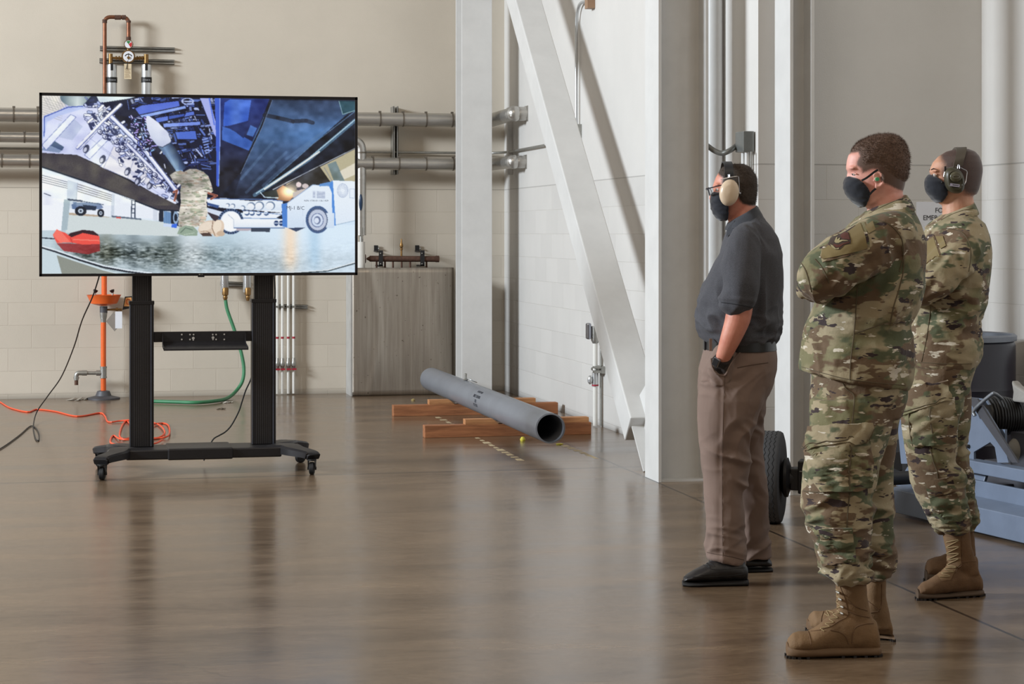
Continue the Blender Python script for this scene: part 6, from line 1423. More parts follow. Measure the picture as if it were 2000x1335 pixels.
    f.hrings(p, [(745, 1390, 1506, .09, .12), (780, 1400, 1491, .10, .12), (838, 1402, 1487, .11, .112), (893, 1410, 1490, .12, .105), (941, 1424, 1495, .13, .097), (993, 1430, 1499, .15, .092), (1044, 1434, 1501.5, .17, .09), (1078, 1437, 1503, .18, .088), (1088, 1439, 1504, .18, .088)])
    shape = folds([(1480, 770, 50, -50, 24, .006), (1400, 750, 45, 20, 26, .004), (1450, 850, 60, -65, 34, .007), (1440, 900, 42, 15, 22, .008), (1405, 880, 40, -20, 26, .005), (1420, 1040, 60, -60, 34, .006), (1400, 1065, 40, 10, 17, .006), (1475, 960, 45, 50, 26, .009), (1480, 1050, 45, -35, 22, .009), (1470, 830, 36, 70, 22, .006), (1395, 735, 30, 50, 12, .006)], f, .003, .004, 8, gain=1.3)
    # crease down the side seam
    def crease(co, no):
        px, py, dy = f.side(co); line = np.interp(py, [700, 800, 900, 1000, 1100], [1415, 1413, 1411, 1411, 1412]); return np.where((dy < 0) & (py > 720), .0015 * np.exp(-((px - line) / 3.5) ** 2) - .002 * np.exp(-((px - line + 6) / 5) ** 2), 0)
    tr = f.grow(p, 'trousers', m_tr, body, .0056, 4, [shape, crease])
    ms = mat('brown_seam', (84, 66, 56), .9)
    surfline(f, 'side_seam', [(1416, 735), (1413, 800), (1411, 900), (1411, 1000), (1412, 1095)], tr, .0010, ms, tr)
    surfline(f, 'hem_seam', [(1381, 1078), (1400, 1082), (1425, 1086), (1453, 1093)], tr, .0013, ms, tr)
    surfline(f, 'rear_pocket_seam', [(1440, 718), (1470, 712), (1500, 708)], tr, .0018, ms, tr)
    surfline(f, 'far_hem_seam', [(1456, 1076), (1480, 1080), (1502, 1081)], tr, .0013, ms, tr)
    # pocket mouth gathered round the wrist, belt loops
    surfline(f, 'pocket_edge', [(1389, 700), (1391, 716), (1398, 728), (1409, 733), (1417, 731), (1424, 716), (1434, 700), (1446, 688)], tr, .0036, m_tr, tr, lift=.0015)
    conform(f, 'pocket_opening', [(1390, 700), (1400, 690), (1433, 696), (1424, 714), (1416, 729), (1405, 730), (1396, 722)], tr, .0008, mat('pocket_dark', (46, 38, 34), .95), tr, 3)
    for px in (1388, 1511): 
        q = MB(); q.box((-.006, -.004, -.026), (.006, .004, .026), frame(f.pt(px, 673, -.14 if px < 1400 else -.07), EX, EY)); q.build('belt_loop', m_tr, tr)
    # watch
    ctr = f.pt(1408.5, 706, -.211); wd = Vector(f.pt(1404, 716, -.20) - f.pt(1416, 688, -.222)).normalized()
    q = MB(); q.lathe([(.0325, -.011), (.0348, -.010), (.0348, .010), (.0325, .011)], ctr + wd * .003, wd, 32); w = q.build('watch_strap', m_black, body, smooth=True)
    od = (-EX * .62 - EY * .75); od = (od - wd * od.dot(wd)).normalized(); M = frame(ctr + od * .036, wd, wd.cross(od)); 
    q = MB(); q.box((-.019, -.016, -.005), (.019, .016, .006), M); wc = q.build('watch_case', mat('watch_case', (136, 136, 140), .25, .9), w, bevel=.004)
    s2 = 1 if (M.to_3x3() @ Vector((0, 0, 1))).dot(od) > 0 else -1
    q = MB(); q.box((-.0155, -.0125, .0055 * s2), (.0155, .0125, .0075 * s2), M); q.build('watch_face', mat('watch_glass', (30, 32, 36), .08), wc)
    # black shoes
    msh = mat('black_shoe_leather', (34, 31, 32), .42, var=.15, bump=.15, bscale=80); mss = mat('black_shoe_sole', (26, 24, 25), .7)
    sh = boot(f, body, [(1078, 1382, 1450, -.15, .040), (1092, 1384, 1454, -.155, .042), (1108, 1388, 1457, -.16, .042)],
              [(1459, 1106, 1138, .032), (1450, 1098, 1138, .041), (1425, 1093, 1140, .044), (1400, 1091, 1141, .045), (1385, 1097, 1142, .049), (1368, 1107, 1142, .053), (1352, 1115, 1142, .051), (1340, 1122, 1142, .042), (1334, 1129, 1141, .028)],
              [(1461, 1130, 1142, .034), (1455, 1130, 1142, .042), (1420, 1132, 1142, .044), (1390, 1133, 1142, .048), (1360, 1134, 1142, .057), (1342, 1134, 1142, .048), (1333, 1133, 1142, .028)], -.16, -.19, msh, mss, lug=False, name='shoe')
    surfline(f, 'welt_seam', [(1336, 1126), (1350, 1126), (1380, 1126), (1420, 1124), (1458, 1120)], sh, .0016, mss, sh)
    surfline(f, 'shoe_lace', [(1372, 1102), (1378, 1104), (1386, 1108), (1380, 1099), (1389, 1101), (1396, 1106)], sh, .002, m_black, sh)
    surfline(f, 'facing_seam', [(1378, 1093), (1384, 1108), (1400, 1112), (1430, 1110), (1455, 1108)], sh, .0012, mss, sh)
    boot(f, body, [(1062, 1440, 1498, .18, .038), (1078, 1446, 1502, .18, .042), (1092, 1448, 1504, .18, .042)],
         [(1507, 1095, 1112, .032), (1498, 1086, 1112, .041), (1475, 1084, 1114, .043), (1450, 1084, 1115, .045), (1430, 1090, 1116, .05), (1408, 1100, 1116, .051), (1390, 1105, 1116, .044), (1382, 1110, 1116, .028)],
         [(1508, 1108, 1114, .034), (1500, 1108, 1114, .042), (1465, 1108, 1115, .044), (1430, 1109, 1116, .05), (1400, 1110, 1116, .053), (1382, 1110, 1116, .028)], .18, .14, msh, mss, lug=False, name='shoe')
polo_man()

def mask_shape(f, body, rings, seedv):
    mb = MB(); R = []
    for py, xl, xr, hd in rings:
        ring = []; A = f.pt(xl, py); B = f.pt(xr, py)
        for j in range(30):
            a = 2 * pi * j / 30; ca, sa = cos(a), sin(a); u = B - (B - A) * max(0, ca) ** .85 if ca > 0 else B + EX * .002
            ring.append(u + EY * hd * math.copysign(abs(sa) ** .9, sa))
        R.append(ring)
    mb.loft(R); return f.grow(mb, 'face_mask', m_mask, body, .004, 3, shape=lambda co, no: .0018 * vnoise(co * np.array([1, 1, 2.2]), 45, seedv))

# ================================================================ nearer uniformed man
def soldier_near():
    f = Figure(7.06, 1660, 'person in camouflage uniform with arms crossed, brown hair and green earplug')
    sk = skin_mat('skin_fair', (222, 162, 146), (96, 72, 60))
    b = MB()
    f.head(b, [(265, 1715, 1742, .028), (270, 1698, 1755, .052), (279, 1680, 1764, .066), (291, 1666, 1769.5, .074), (303, 1657, 1773, .0775), (314, 1654, 1773.5, .079), (325, 1652.5, 1772.5, .079), (331, 1653, 1771.5, .078), (338, 1657, 1771, .077), (346, 1656, 1769.5, .076), (354, 1655, 1768, .074), (364, 1655, 1766, .071), (374, 1657, 1763, .067), (386, 1663, 1752, .062), (396, 1671, 1722, .054), (403, 1682, 1708, .038)])
    b.ball(f.pt(1656.5, 356), (.014, .013, .018), 14, 8); b.ball(f.pt(1657, 345), (.006, .009, .018), 12, 8)
    for s in (-1, 1): b.ball(f.pt(1662, 328.5) + EY * s * .028, (.012, .022, .007), 12, 8)
    ear_into(f, b, 1706.5, 351.5, .079, .060, -1); ear_into(f, b, 1706.5, 351.5, .079, .060, 1)
    f.limb(b, [(1727, 360, 0, .058), (1729, 385, 0, .064), (1732, 410, 0, .070), (1738, 440, 0, .09)])
    b.ball(f.pt(1700, 388, 0), (.035, .052, .030), 16, 10)
    f.hrings(b, [(420, 1700, 1768, 0, .13), (460, 1670, 1785, 0, .18), (560, 1635, 1780, 0, .18), (640, 1610, 1755, 0, .16), (740, 1600, 1750, 0, .16), (800, 1605, 1740, 0, .15)])
    for dy, pts in ((-.12, [(1655, 800, .07), (1640, 950, .055), (1650, 1050, .045), (1662, 1130, .034), (1672, 1215, .030)]), (.14, [(1690, 800, .07), (1698, 950, .05), (1702, 1050, .04), (1710, 1120, .030), (1714, 1195, .028)])):
        f.limb(b, [(x, y, dy, r) for x, y, r in pts])
    # crossed arms inside the sleeves, hands tucked round the upper arms
    for s in (-1, 1):
        z = 6 if s > 0 else 0
        f.limb(b, [(1735, 460, s * .19, .058), (1665, 505, s * .235, .055), (1597, 550 - z, s * .21, .048), (1588, 556 - z, s * .10, .040), (1590, 548 - z * 2, -s * .08, .032)])
        hand_into(b, f.pt(1591, 546 - z * 2, -s * .10), -EY * s * .8 + EX * .35, EX * .9 + EZ * .1, .18, .5, s)
    hp = [(1648, 301), (1653, 303), (1663, 298), (1677, 296), (1680, 305), (1674, 315), (1673, 323), (1682, 329), (1684, 339), (1692, 336), (1702, 331), (1713, 331), (1718, 341), (1718, 352), (1724, 358), (1740, 362), (1752, 368), (1764, 372), (1800, 374), (1800, 230), (1640, 230)]
    def hw(co):
        px, py, dy = f.side(co); sd = poly_sdf(px, py, hp); low = np.clip((py - 300) / 60, 0, 1) * np.clip((1745 - px) / 30, 0, 1); return np.clip(.55 - .22 * low + sd / (10 + 10 * low), 0, 1) * (py < 385) * ((sd > 3) | (np.abs(dy) < .0865))
    body = person_root(f, b, sk, hw)
    hs = [(1647, 302), (1653, 304), (1663, 299), (1677, 297), (1683, 306), (1680, 318), (1690, 326), (1706, 322), (1722, 326), (1734, 338), (1750, 350), (1764, 358), (1800, 362), (1800, 230), (1640, 230)]
    hair_shell(f, body, 'hair', hs, .0065, mat('brown_hair', (104, 80, 66), .7, var=.35, vscale=160, bump=.6, bscale=300), body, 11, 9000, (-.55, 0, .0), 14, .010)
    eye(f, body, 1670.6, 339.5, -.026, .0108); eye(f, body, 1670.6, 339.5, .026, .0108)
    for s in (-1, 1):   # lids and brow hair
        MB().tube([f.pt(1660.5, 339) + EY * s * .018, f.pt(1663, 338) + EY * s * .031, f.pt(1668.5, 340.5) + EY * s * .043], .0026, 8).build('eyelid', sk, body, smooth=True)
        MB().tube([f.pt(1656, 330) + EY * s * .014, f.pt(1658, 328) + EY * s * .030, f.pt(1665, 330.5) + EY * s * .046], [.0015, .002, .001], 6).build('eyebrow', m_brow, body, smooth=True)
    mk = mask_shape(f, body, ((344, 1653.5, 1658, .024), (350, 1649.5, 1670, .050), (357, 1647.5, 1680, .068), (366, 1647, 1687, .072), (376, 1650, 1692.5, .071), (385, 1656, 1691, .068), (394, 1664, 1689, .062), (401, 1674, 1687, .052), (405, 1681, 1685.5, .040)), 6)
    surf = (body, mk)
    q = MB(); 
    def strap(pts, name='ear_loop'):
        P = [f.pt(a, b_, 0) - EY * d for a, b_, d in pts]; Q = spline(P, 6); R = []
        for i, p in enumerate(Q):
            T = (Q[min(i + 1, len(Q) - 1)] - Q[max(i - 1, 0)]).normalized(); U = T.cross(EY).normalized()
            R.append([p + U * .0036 - EY * .0012, p + U * .0036 + EY * .001, p - U * .0036 + EY * .001, p - U * .0036 - EY * .0012])
        m = MB(); m.loft(R); return m.build(name, m_strap, mk, smooth=True, angle=40)
    strap([(1676, 353.5, .071), (1684, 349, .0775), (1692, 343, .081), (1700, 336.5, .085), (1706, 333, .086)])
    strap([(1691, 381, .070), (1697, 374, .0745), (1704, 368, .078), (1711, 363, .083), (1715, 356, .084)])
    q = MB(); q.cyl(f.pt(1704.5, 351, 0) - EY * .078, f.pt(1704.5, 351, 0) - EY * .094, .0058, 16, .0066); q.build('earplug', mat('green_earplug', (74, 172, 118), .5), body, smooth=True)
    q = MB(); q.cyl(f.pt(1703.5, 351, 0) - EY * .076, f.pt(1703.6, 351, 0) - EY * .088, .0078, 16, .0074); q.build('earplug_flange', mat('pale_earplug', (206, 226, 206), .5), body, smooth=True)
    # jacket
    j = MB()
    f.hrings(j, [(414, 1692, 406, 1776, 0, .110), (423, 1678, 414, 1784, 0, .150), (440, 1658, 1795, 0, .205), (470, 1640, 1804, 0, .232), (510, 1622, 1807, 0, .240), (560, 1606, 1803, 0, .236), (600, 1592, 1788, 0, .222), (628, 1580, 1773, 0, .208), (640, 1574, 1774, 0, .208), (655, 1569, 1779, 0, .214), (690, 1564, 1780, 0, .222), (718, 1562, 735, 1779, 0, .226), (724, 1563, 758, 1771, 0, .225)], 48)
    for s in (-1, 1):
        dz = 0 if s < 0 else -8
        f.limb(j, [(1752, 452, s * .15, .075), (1735, 460, s * .185, .084), (1698, 478, s * .225, .089), (1655, 503 + dz, s * .250, .089), (1612, 533 + dz, s * .245, .085), (1597, 545 + dz, s * .225, .076)], n=6)
        f.limb(j, [(1597, 549 + dz, s * .21, .070), (1593, 556 + dz, s * .12, .062), (1594, 554 + dz, 0, .056), (1602, 548 + dz * 2, -s * .10, .050)])
    j.ball(f.pt(1566, 566, -.17), (.022, .03, .032), 14, 8)
    shape = folds([(1710, 540, 50, -42, 26, .008), (1640, 560, 40, -30, 20, .006), (1720, 590, 70, 10, 30, .007), (1690, 650, 80, 5, 26, .006), (1755, 620, 50, -60, 30, .007), (1600, 545, 38, 60, 20, .006), (1665, 520, 40, -35, 30, .005), (1735, 480, 40, 75, 20, .006), (1620, 690, 55, 80, 34, .005), (1760, 520, 45, 80, 34, .005), (1740, 700, 60, -75, 30, .005)], f, .004, .0055, 21, gain=1.6)
    jk = f.grow(j, 'jacket', m_camo, body, .006, 4, shape)
    q = MB(); f.hrings(q, [(430, 1674, 412, 1787, 0, .142), (420, 1683, 400, 1781, 0, .122), (413, 1691, 387, 1774, 0, .102), (410, 1696, 379, 1769, 0, .090)], 40)
    cl = f.grow(q, 'collar', m_camo, body, .0048, 3, shape=lambda co, no: .002 * vnoise(co, 30, 5) + .003 * vnoise(co, 14, 6))
    surfline(f, 'collar_stitch', [(1697, 417), (1712, 409), (1735, 398), (1755, 390), (1768, 386)], cl, .0013, m_seam, cl)
    # sleeve pocket with loop panel and winged shield insignia
    conform(f, 'sleeve_pocket', [(1602, 499), (1607, 483), (1645, 456), (1680, 434), (1688, 433), (1697, 466), (1699, 487), (1660, 499), (1607, 512)], jk, .003, m_camo3, jk, 4)
    lp = conform(f, 'loop_panel', [(1604, 501), (1606, 489), (1645, 461), (1672, 441), (1680, 436), (1690, 462), (1694, 485), (1650, 497), (1608, 506)], jk, .0055, m_patch, jk, 4)
    def badge(pts, t, m, nm): return conform(f, nm, [(1590 + a * .0674, 430 + b_ * .0674) for a, b_ in pts], jk, t, m, lp, 1.6)
    badge([(480, 560), (560, 430), (700, 400), (760, 430), (900, 350), (1000, 370), (1040, 480), (1070, 600), (1060, 690), (880, 730), (820, 800), (740, 860), (640, 860), (540, 800), (410, 710), (450, 640)], .0068, m_patchd, 'insignia')
    badge([(770, 450), (900, 370), (990, 390), (1020, 500), (1040, 580), (850, 560), (790, 520)], .0078, m_patchb, 'insignia_field')
    badge([(560, 700), (700, 740), (850, 680), (1000, 640), (1040, 660), (850, 720), (760, 790), (660, 800), (590, 760)], .0078, m_patchb, 'insignia_lower')
    badge([(620, 600), (660, 520), (690, 510), (670, 590), (740, 540), (770, 530), (740, 600), (820, 590), (960, 600), (990, 620), (840, 620), (720, 680), (640, 680), (600, 640)], .0086, m_patchl, 'insignia_wing')
    badge([(480, 720), (560, 750), (640, 830), (740, 810), (720, 850), (620, 850), (520, 790)], .0082, m_patchl, 'insignia_scroll')
    badge([(540, 470), (640, 455), (700, 430), (720, 445), (640, 480), (560, 500)], .0082, m_patchl, 'insignia_scroll')
    conform(f, 'flag_patch_cover', [(1689, 443), (1704, 432), (1710, 449), (1697, 456)], jk, .0055, m_patch, jk, 3)
    surfline(f, 'sleeve_seam', [(1592, 506), (1604, 520), (1613, 536), (1619, 552)], jk, .0022, m_seam, jk)
    surfline(f, 'shoulder_seam', [(1699, 424), (1716, 430), (1735, 437), (1752, 452), (1762, 470), (1764, 500), (1757, 530)], jk, .0022, m_seam, jk)
    surfline(f, 'cuff_seam', [(1561, 508), (1572, 525), (1580, 548), (1585, 570)], jk, .002, m_seam, jk)
    surfline(f, 'side_seam', [(1675, 560), (1672, 600), (1668, 650), (1662, 700), (1660, 742)], jk, .002, m_seam, jk)
    surfline(f, 'back_pleat', [(1762, 480), (1765, 520), (1757, 560), (1745, 600), (1738, 635)], jk, .0024, m_seam, jk)
    surfline(f, 'waist_seam', [(1668, 652), (1700, 640), (1735, 630), (1768, 632)], jk, .002, m_seam, jk)
    surfline(f, 'hem_stitch', [(1566, 716), (1600, 726), (1650, 739), (1700, 746), (1768, 752)], jk, .0013, m_seam, jk)
    # trousers
    p = MB()
    f.hrings(p, [(720, 1590, 1768, 0, .205), (745, 1588, 1769, 0, .21), (780, 1585, 1766, 0, .208), (810, 1583, 1757, 0, .20)], 44)
    f.hrings(p, [(780, 1585, 1750, -.09, .125), (830, 1582, 1738, -.10, .125), (875, 1575, 1726, -.11, .122), (920, 1571, 1716, -.11, .115), (960, 1568, 1707, -.115, .110), (1007, 1572, 1700, -.12, .106), (1050, 1586, 1698, -.12, .10), (1080, 1598, 1697, -.12, .096), (1100, 1601, 1699, -.12, .098), (1118, 1603, 1701, -.12, .096), (1128, 1608, 1699, -.12, .086), (1136, 1626, 1692, -.12, .068)])
    f.hrings(p, [(780, 1600, 1764, .09, .125), (830, 1615, 1752, .10, .12), (875, 1625, 1747, .11, .115), (967, 1640, 1742, .13, .104), (1020, 1650, 1743, .14, .098), (1060, 1660, 1744, .14, .094), (1090, 1666, 1749, .14, .094), (1106, 1670, 1748, .14, .092), (1118, 1676, 1743, .14, .082), (1126, 1688, 1734, .14, .064)])
    shape = folds([(1650, 990, 60, 15, 26, .010), (1600, 1000, 40, -25, 24, .007), (1665, 1085, 50, -10, 18, .009), (1620, 1100, 35, 20, 14, .006), (1700, 850, 60, -60, 30, .006), (1620, 900, 55, 70, 26, .006), (1650, 1120, 60, 4, 9, .006), (1720, 1090, 40, 10, 15, .008), (1718, 1000, 40, 20, 24, .008), (1650, 930, 50, 80, 30, .006), (1660, 790, 60, 40, 34, .005)], f, .004, .006, 31, gain=1.5)
    tr = f.grow(p, 'trousers', m_camo2, body, .006, 4, shape)
    conform(f, 'cargo_pocket', [(1574, 875), (1577, 900), (1583, 930), (1604, 960), (1658, 961), (1680, 958), (1700, 950), (1703, 900), (1694, 838), (1640, 850)], tr, .015, m_camo3, tr, 5, wave=.25)
    conform(f, 'cargo_flap', [(1584, 832), (1640, 828), (1701, 825), (1702, 834), (1690, 861), (1682, 866), (1640, 864), (1600, 873), (1573, 881), (1578, 856)], tr, .022, m_camo3, tr, 5)
    conform(f, 'calf_pocket', [(1603, 1050), (1669, 1058), (1671, 1080), (1672, 1096), (1640, 1100), (1607, 1104), (1598, 1075)], tr, .006, m_camo3, tr, 5, wave=.3)
    conform(f, 'calf_flap', [(1601, 1033), (1630, 1030), (1664, 1030), (1666, 1062), (1640, 1068), (1608, 1062)], tr, .014, m_camo3, tr, 5)
    surfline(f, 'flap_stitch', [(1577, 874), (1602, 868), (1640, 859), (1678, 860), (1688, 855), (1697, 834)], [tr], .0016, m_seam, tr, lift=.0235)
    surfline(f, 'side_seam', [(1660, 961), (1657, 985), (1655, 1010), (1654, 1030)], tr, .002, m_seam, tr)
    surfline(f, 'pocket_pleat', [(1659, 866), (1658, 900), (1655, 930), (1655, 960)], tr, .0034, m_seam, tr, lift=.0155)
    surfline(f, 'hip_pocket_seam', [(1646, 748), (1654, 760), (1668, 772), (1667, 800), (1664, 828)], tr, .0022, m_seam, tr)
    surfline(f, 'knee_seam', [(1569, 958), (1585, 960), (1604, 961)], tr, .002, m_seam, tr)
    # boots
    bt = boot(f, body, [(1118, 1632, 1690, -.12, .050), (1136, 1632, 1692, -.12, .051), (1160, 1633, 1693, -.12, .048), (1180, 1634, 1697, -.12, .045), (1200, 1633, 1703, -.12, .044), (1222, 1628, 1708, -.12, .044), (1240, 1640, 1711, -.12, .044)],
         [(1716, 1232, 1266, .030), (1711, 1212, 1268, .040), (1690, 1195, 1268, .045), (1660, 1190, 1268, .046), (1636, 1192, 1268, .046), (1618, 1204, 1268, .048), (1600, 1218, 1268, .052), (1580, 1231, 1268, .056), (1562, 1232, 1268, .056), (1549, 1237, 1267, .048), (1540, 1248, 1266, .032)],
         [(1718, 1258, 1276, .034), (1712, 1258, 1276, .044), (1680, 1259, 1276, .046), (1640, 1259, 1276, .046), (1600, 1258, 1276, .056), (1562, 1257, 1276, .060), (1545, 1255, 1276, .050), (1537, 1253, 1276, .030)], -.12, -.15, m_boot, m_sole)
    o_ = bt
    for pts in ([(1578, 1232), (1582, 1245), (1584, 1258)], [(1584, 1258 - 26), (1600, 1230), (1612, 1226), (1624, 1222), (1638, 1213), (1655, 1203), (1655, 1190), (1650, 1168), (1643, 1150), (1640, 1137)], [(1664, 1256), (1665, 1238), (1672, 1224), (1690, 1218), (1706, 1217)], [(1657, 1257), (1652, 1243), (1640, 1234), (1622, 1230)], [(1655, 1170), (1672, 1184), (1694, 1192)], [(1655, 1192), (1675, 1200), (1698, 1205)]):
        surfline(f, 'seam', pts, bt, .0018, m_boot2, bt)
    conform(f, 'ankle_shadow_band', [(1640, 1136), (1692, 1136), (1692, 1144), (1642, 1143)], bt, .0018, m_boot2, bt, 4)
    for px, py in ((1634.5, 1153), (1638.5, 1166.5), (1642, 1181), (1641.5, 1193.5)):
        p_ = f.pt(px, py, -.12) - EY * .040 ; surf_e = MB().ball(f.pt(px, py, -.12) - EY * .030 - EX * .002, (.0045, .018, .0045), 10, 8).build('eyelet', m_eyelet, bt, smooth=True)
    surfline(f, 'boot_lace', [(1633, 1150), (1639, 1156), (1634, 1162), (1641, 1168), (1634, 1175), (1642, 1183), (1633, 1188), (1640, 1196), (1628, 1199), (1636, 1206), (1620, 1208), (1628, 1215), (1612, 1217), (1620, 1223), (1603, 1226), (1610, 1232)], bt, .0022, m_lace, bt)
    b2 = boot(f, body, [(1112, 1690, 1732, .14, .048), (1136, 1688, 1730, .14, .049), (1160, 1686, 1730, .14, .046), (1185, 1684, 1734, .14, .044), (1205, 1680, 1738, .14, .043), (1225, 1690, 1740, .14, .043)],
         [(1742, 1220, 1246, .030), (1737, 1205, 1246, .040), (1710, 1188, 1246, .044), (1680, 1180, 1246, .045), (1655, 1180, 1246, .047), (1630, 1190, 1240, .052), (1606, 1193, 1234, .055), (1590, 1194, 1230, .054), (1582, 1202, 1226, .042), (1578, 1210, 1222, .028)],
         [(1744, 1238, 1252, .034), (1736, 1238, 1250, .043), (1700, 1234, 1246, .045), (1660, 1228, 1240, .047), (1620, 1220, 1234, .058), (1590, 1214, 1226, .054), (1577, 1208, 1222, .030)], .13, .30, m_boot, m_sole)
    surfline(f, 'seam', [(1609, 1193), (1605, 1205), (1604, 1218)], b2, .0018, m_boot2, b2)
    surfline(f, 'boot_lace', [(1610, 1198), (1620, 1203), (1615, 1192), (1628, 1196)], b2, .002, m_lace, b2)
    for pts in ([(1694, 1172), (1706, 1182), (1718, 1194)], [(1722, 1140), (1722, 1165), (1719, 1190), (1700, 1196)]): surfline(f, 'seam', pts, b2, .0018, m_boot2, b2)
soldier_near()

# ================================================================ farther uniformed man with olive ear defenders
def soldier_far():
    f = Figure(8.15, 1850, 'person in camouflage uniform with shaved head wearing olive ear defenders')
    sk = skin_mat('skin_tan', (200, 150, 122), (78, 62, 58))
    b = MB()
    f.head(b, [(291, 1866, 1892, .028), (296, 1848, 1904, .052), (305, 1833, 1912, .068), (317, 1822, 1916.5, .077), (328, 1817, 1918.5, .079), (336, 1815.5, 1918.5, .078), (343, 1819, 1917.5, .077), (351, 1819.5, 1916, .075), (360, 1817, 1914, .073), (370, 1817, 1911.5, .069), (379, 1820, 1907, .064), (388, 1826, 1885, .055), (396, 1834, 1862, .040)])
    b.ball(f.pt(1817.5, 361), (.013, .013, .017), 14, 8); b.ball(f.pt(1820, 350), (.006, .009, .016), 12, 8)
    for s in (-1, 1): b.ball(f.pt(1824, 334) + EY * s * .028, (.012, .022, .007), 12, 8)
    ear_into(f, b, 1857, 356, .078, .060, -1); ear_into(f, b, 1857, 356, .078, .060, 1)
    f.limb(b, [(1872, 365, 0, .057), (1871, 390, 0, .063), (1873, 415, 0, .068), (1876, 445, 0, .085)])
    b.ball(f.pt(1847, 388, 0), (.034, .05, .028), 16, 10)
    f.hrings(b, [(430, 1845, 1905, 0, .13), (470, 1825, 1915, 0, .17), (560, 1808, 1912, 0, .17), (640, 1790, 1896, 0, .15), (720, 1785, 1890, 0, .15), (770, 1790, 1880, 0, .14)])
    for dy, pts in ((-.10, [(1822, 770, .065), (1820, 880, .05), (1835, 970, .040), (1862, 1040, .032), (1876, 1110, .028)]), (.24, [(1850, 770, .06), (1848, 870, .045), (1862, 960, .034), (1880, 1020, .022), (1882, 1075, .020)])):
        f.limb(b, [(x, y, dy, r) for x, y, r in pts])
    for s in (-1, 1):
        f.limb(b, [(1882, 485, s * .17, .054), (1845, 522, s * .21, .05), (1805, 560, s * .20, .044), (1797, 563, s * .10, .038), (1797, 556, -s * .07, .030)])
        hand_into(b, f.pt(1797, 555, -s * .09), -EY * s * .8 + EX * .35, EX * .9 + EZ * .1, .175, .5, s)
    hp = [(1838, 293), (1832, 302), (1836, 312), (1842, 322), (1838, 334), (1842, 350), (1852, 352), (1868, 352), (1874, 366), (1884, 380), (1904, 384), (1940, 384), (1940, 270), (1840, 270)]
    def hw(co):
        px, py, dy = f.side(co); sd = poly_sdf(px, py, hp); return np.clip(.42 + sd / 34, 0, .74) * (py < 392) * (sd > -12)
    body = person_root(f, b, sk, hw)
    eye(f, body, 1826.6, 342.0, -.0285, .0108); eye(f, body, 1826.6, 342.0, .0285, .0108)
    for s in (-1, 1):
        MB().tube([f.pt(1819, 340) + EY * s * .018, f.pt(1821, 338.5) + EY * s * .031, f.pt(1826, 341) + EY * s * .042], .0024, 8).build('eyelid', sk, body, smooth=True)
        MB().tube([f.pt(1817, 331.5) + EY * s * .014, f.pt(1820, 329.5) + EY * s * .03, f.pt(1826.5, 332) + EY * s * .046], [.0018, .0025, .001], 6).build('eyebrow', m_brow, body, smooth=True)
    mk = mask_shape(f, body, ((341, 1813.5, 1817, .020), (347, 1808.5, 1827, .046), (355, 1806, 1836, .066), (364, 1806, 1842, .070), (373, 1808, 1844, .070), (382, 1813.5, 1843, .066), (390, 1821, 1839, .058), (396, 1829, 1835.5, .044)), 9)
    olive = mat('olive_plastic', (66, 62, 46), .4, var=.06); wire = MATS['steel_wire']
    for side in (-1, 1):
        c = f.pt(1853.5, 353.5, 0) + EY * side * .080; ax = EY * side; q = MB(); R = []
        for rr, h in ((.84, 0), (1.0, .005), (1.02, .02), (.97, .034), (.80, .044), (.70, .046), (.66, .043), (.0, .043)):
            R.append([c + ax * h + EX * (.0385 * rr * math.copysign(abs(cos(a)) ** .85, cos(a))) + EZ * (.052 * rr * math.copysign(abs(sin(a)) ** .85, sin(a))) - EX * .008 * sin(a) * rr for a in np.linspace(0, 2 * pi, 36, endpoint=False)])
        q.loft(R); cu = q.build('ear_cup', olive, body, smooth=True, angle=60)
        q = MB(); R = [[c + ax * h + EX * (.022 * rr * cos(a)) + EZ * (.020 * rr * sin(a)) + EZ * .014 for a in np.linspace(0, 2 * pi, 26, endpoint=False)] for rr, h in ((1.1, .036), (1.1, .048), (.9, .052), (0, .052))]; q.loft(R); q.build('cup_disc', mat('olive_plastic_light', (84, 80, 62), .35), cu, smooth=True, angle=50)
        q = MB(); q.loft([[c + ax * h + (EX * .035 * cos(a) + EZ * .047 * sin(a)) for a in np.linspace(0, 2 * pi, 30, endpoint=False)] for h in (-.014, .004)]); q.build('ear_cushion', m_black, cu, smooth=True)
        if side < 0:
            q = MB(); q.box((-.019, -.0055, -.001), (.019, .0055, .0015), frame(c + ax * .0455 - EZ * .020 - EX * .004, EX * .97 - EZ * .14, EZ)); q.build('label', mat('lilac_label', (186, 182, 206), .5), cu)
            text_mb('HEARING', .006, frame(c + ax * .0475 - EZ * .020 - EX * .001, EX * .97 - EZ * .14, EZ), extrude=.0004).build('label_text', m_black, cu)
            q = MB(); q.tube([c + ax * .053 + EX * .014 * cos(a) + EZ * (.006 * sin(a) + .014) for a in np.linspace(0, 2 * pi, 20)], .0006, 5); q.build('cup_emblem', mat('emblem_grey', (150, 146, 136), .4), cu)
        q = MB(); q.tube(fillet([f.pt(1834, 346) + EY * side * .088, f.pt(1838, 329.5) + EY * side * .090, f.pt(1861, 326.5) + EY * side * .094, f.pt(1879, 335.5) + EY * side * .094, f.pt(1875, 357) + EY * side * .104, f.pt(1871, 362) + EY * side * .110], .008, 4), .0018, 8)
        q.tube([f.pt(1860, 331) + EY * side * .096, f.pt(1861.5, 322.5) + EY * side * .093, f.pt(1864, 323) + EY * side * .093, f.pt(1864, 331) + EY * side * .096], .0018, 6); q.build('wire_arm', wire, body, smooth=True)
        q = MB(); q.box((-.003, -.004, -.022), (.003, .004, .022), frame(f.pt(1837, 336.5) + EY * side * .088, EX, EY)); q.ball(f.pt(1831.5, 357) + EY * side * .085, .005, 10, 6); q.build('microphone_boom', m_black, body)
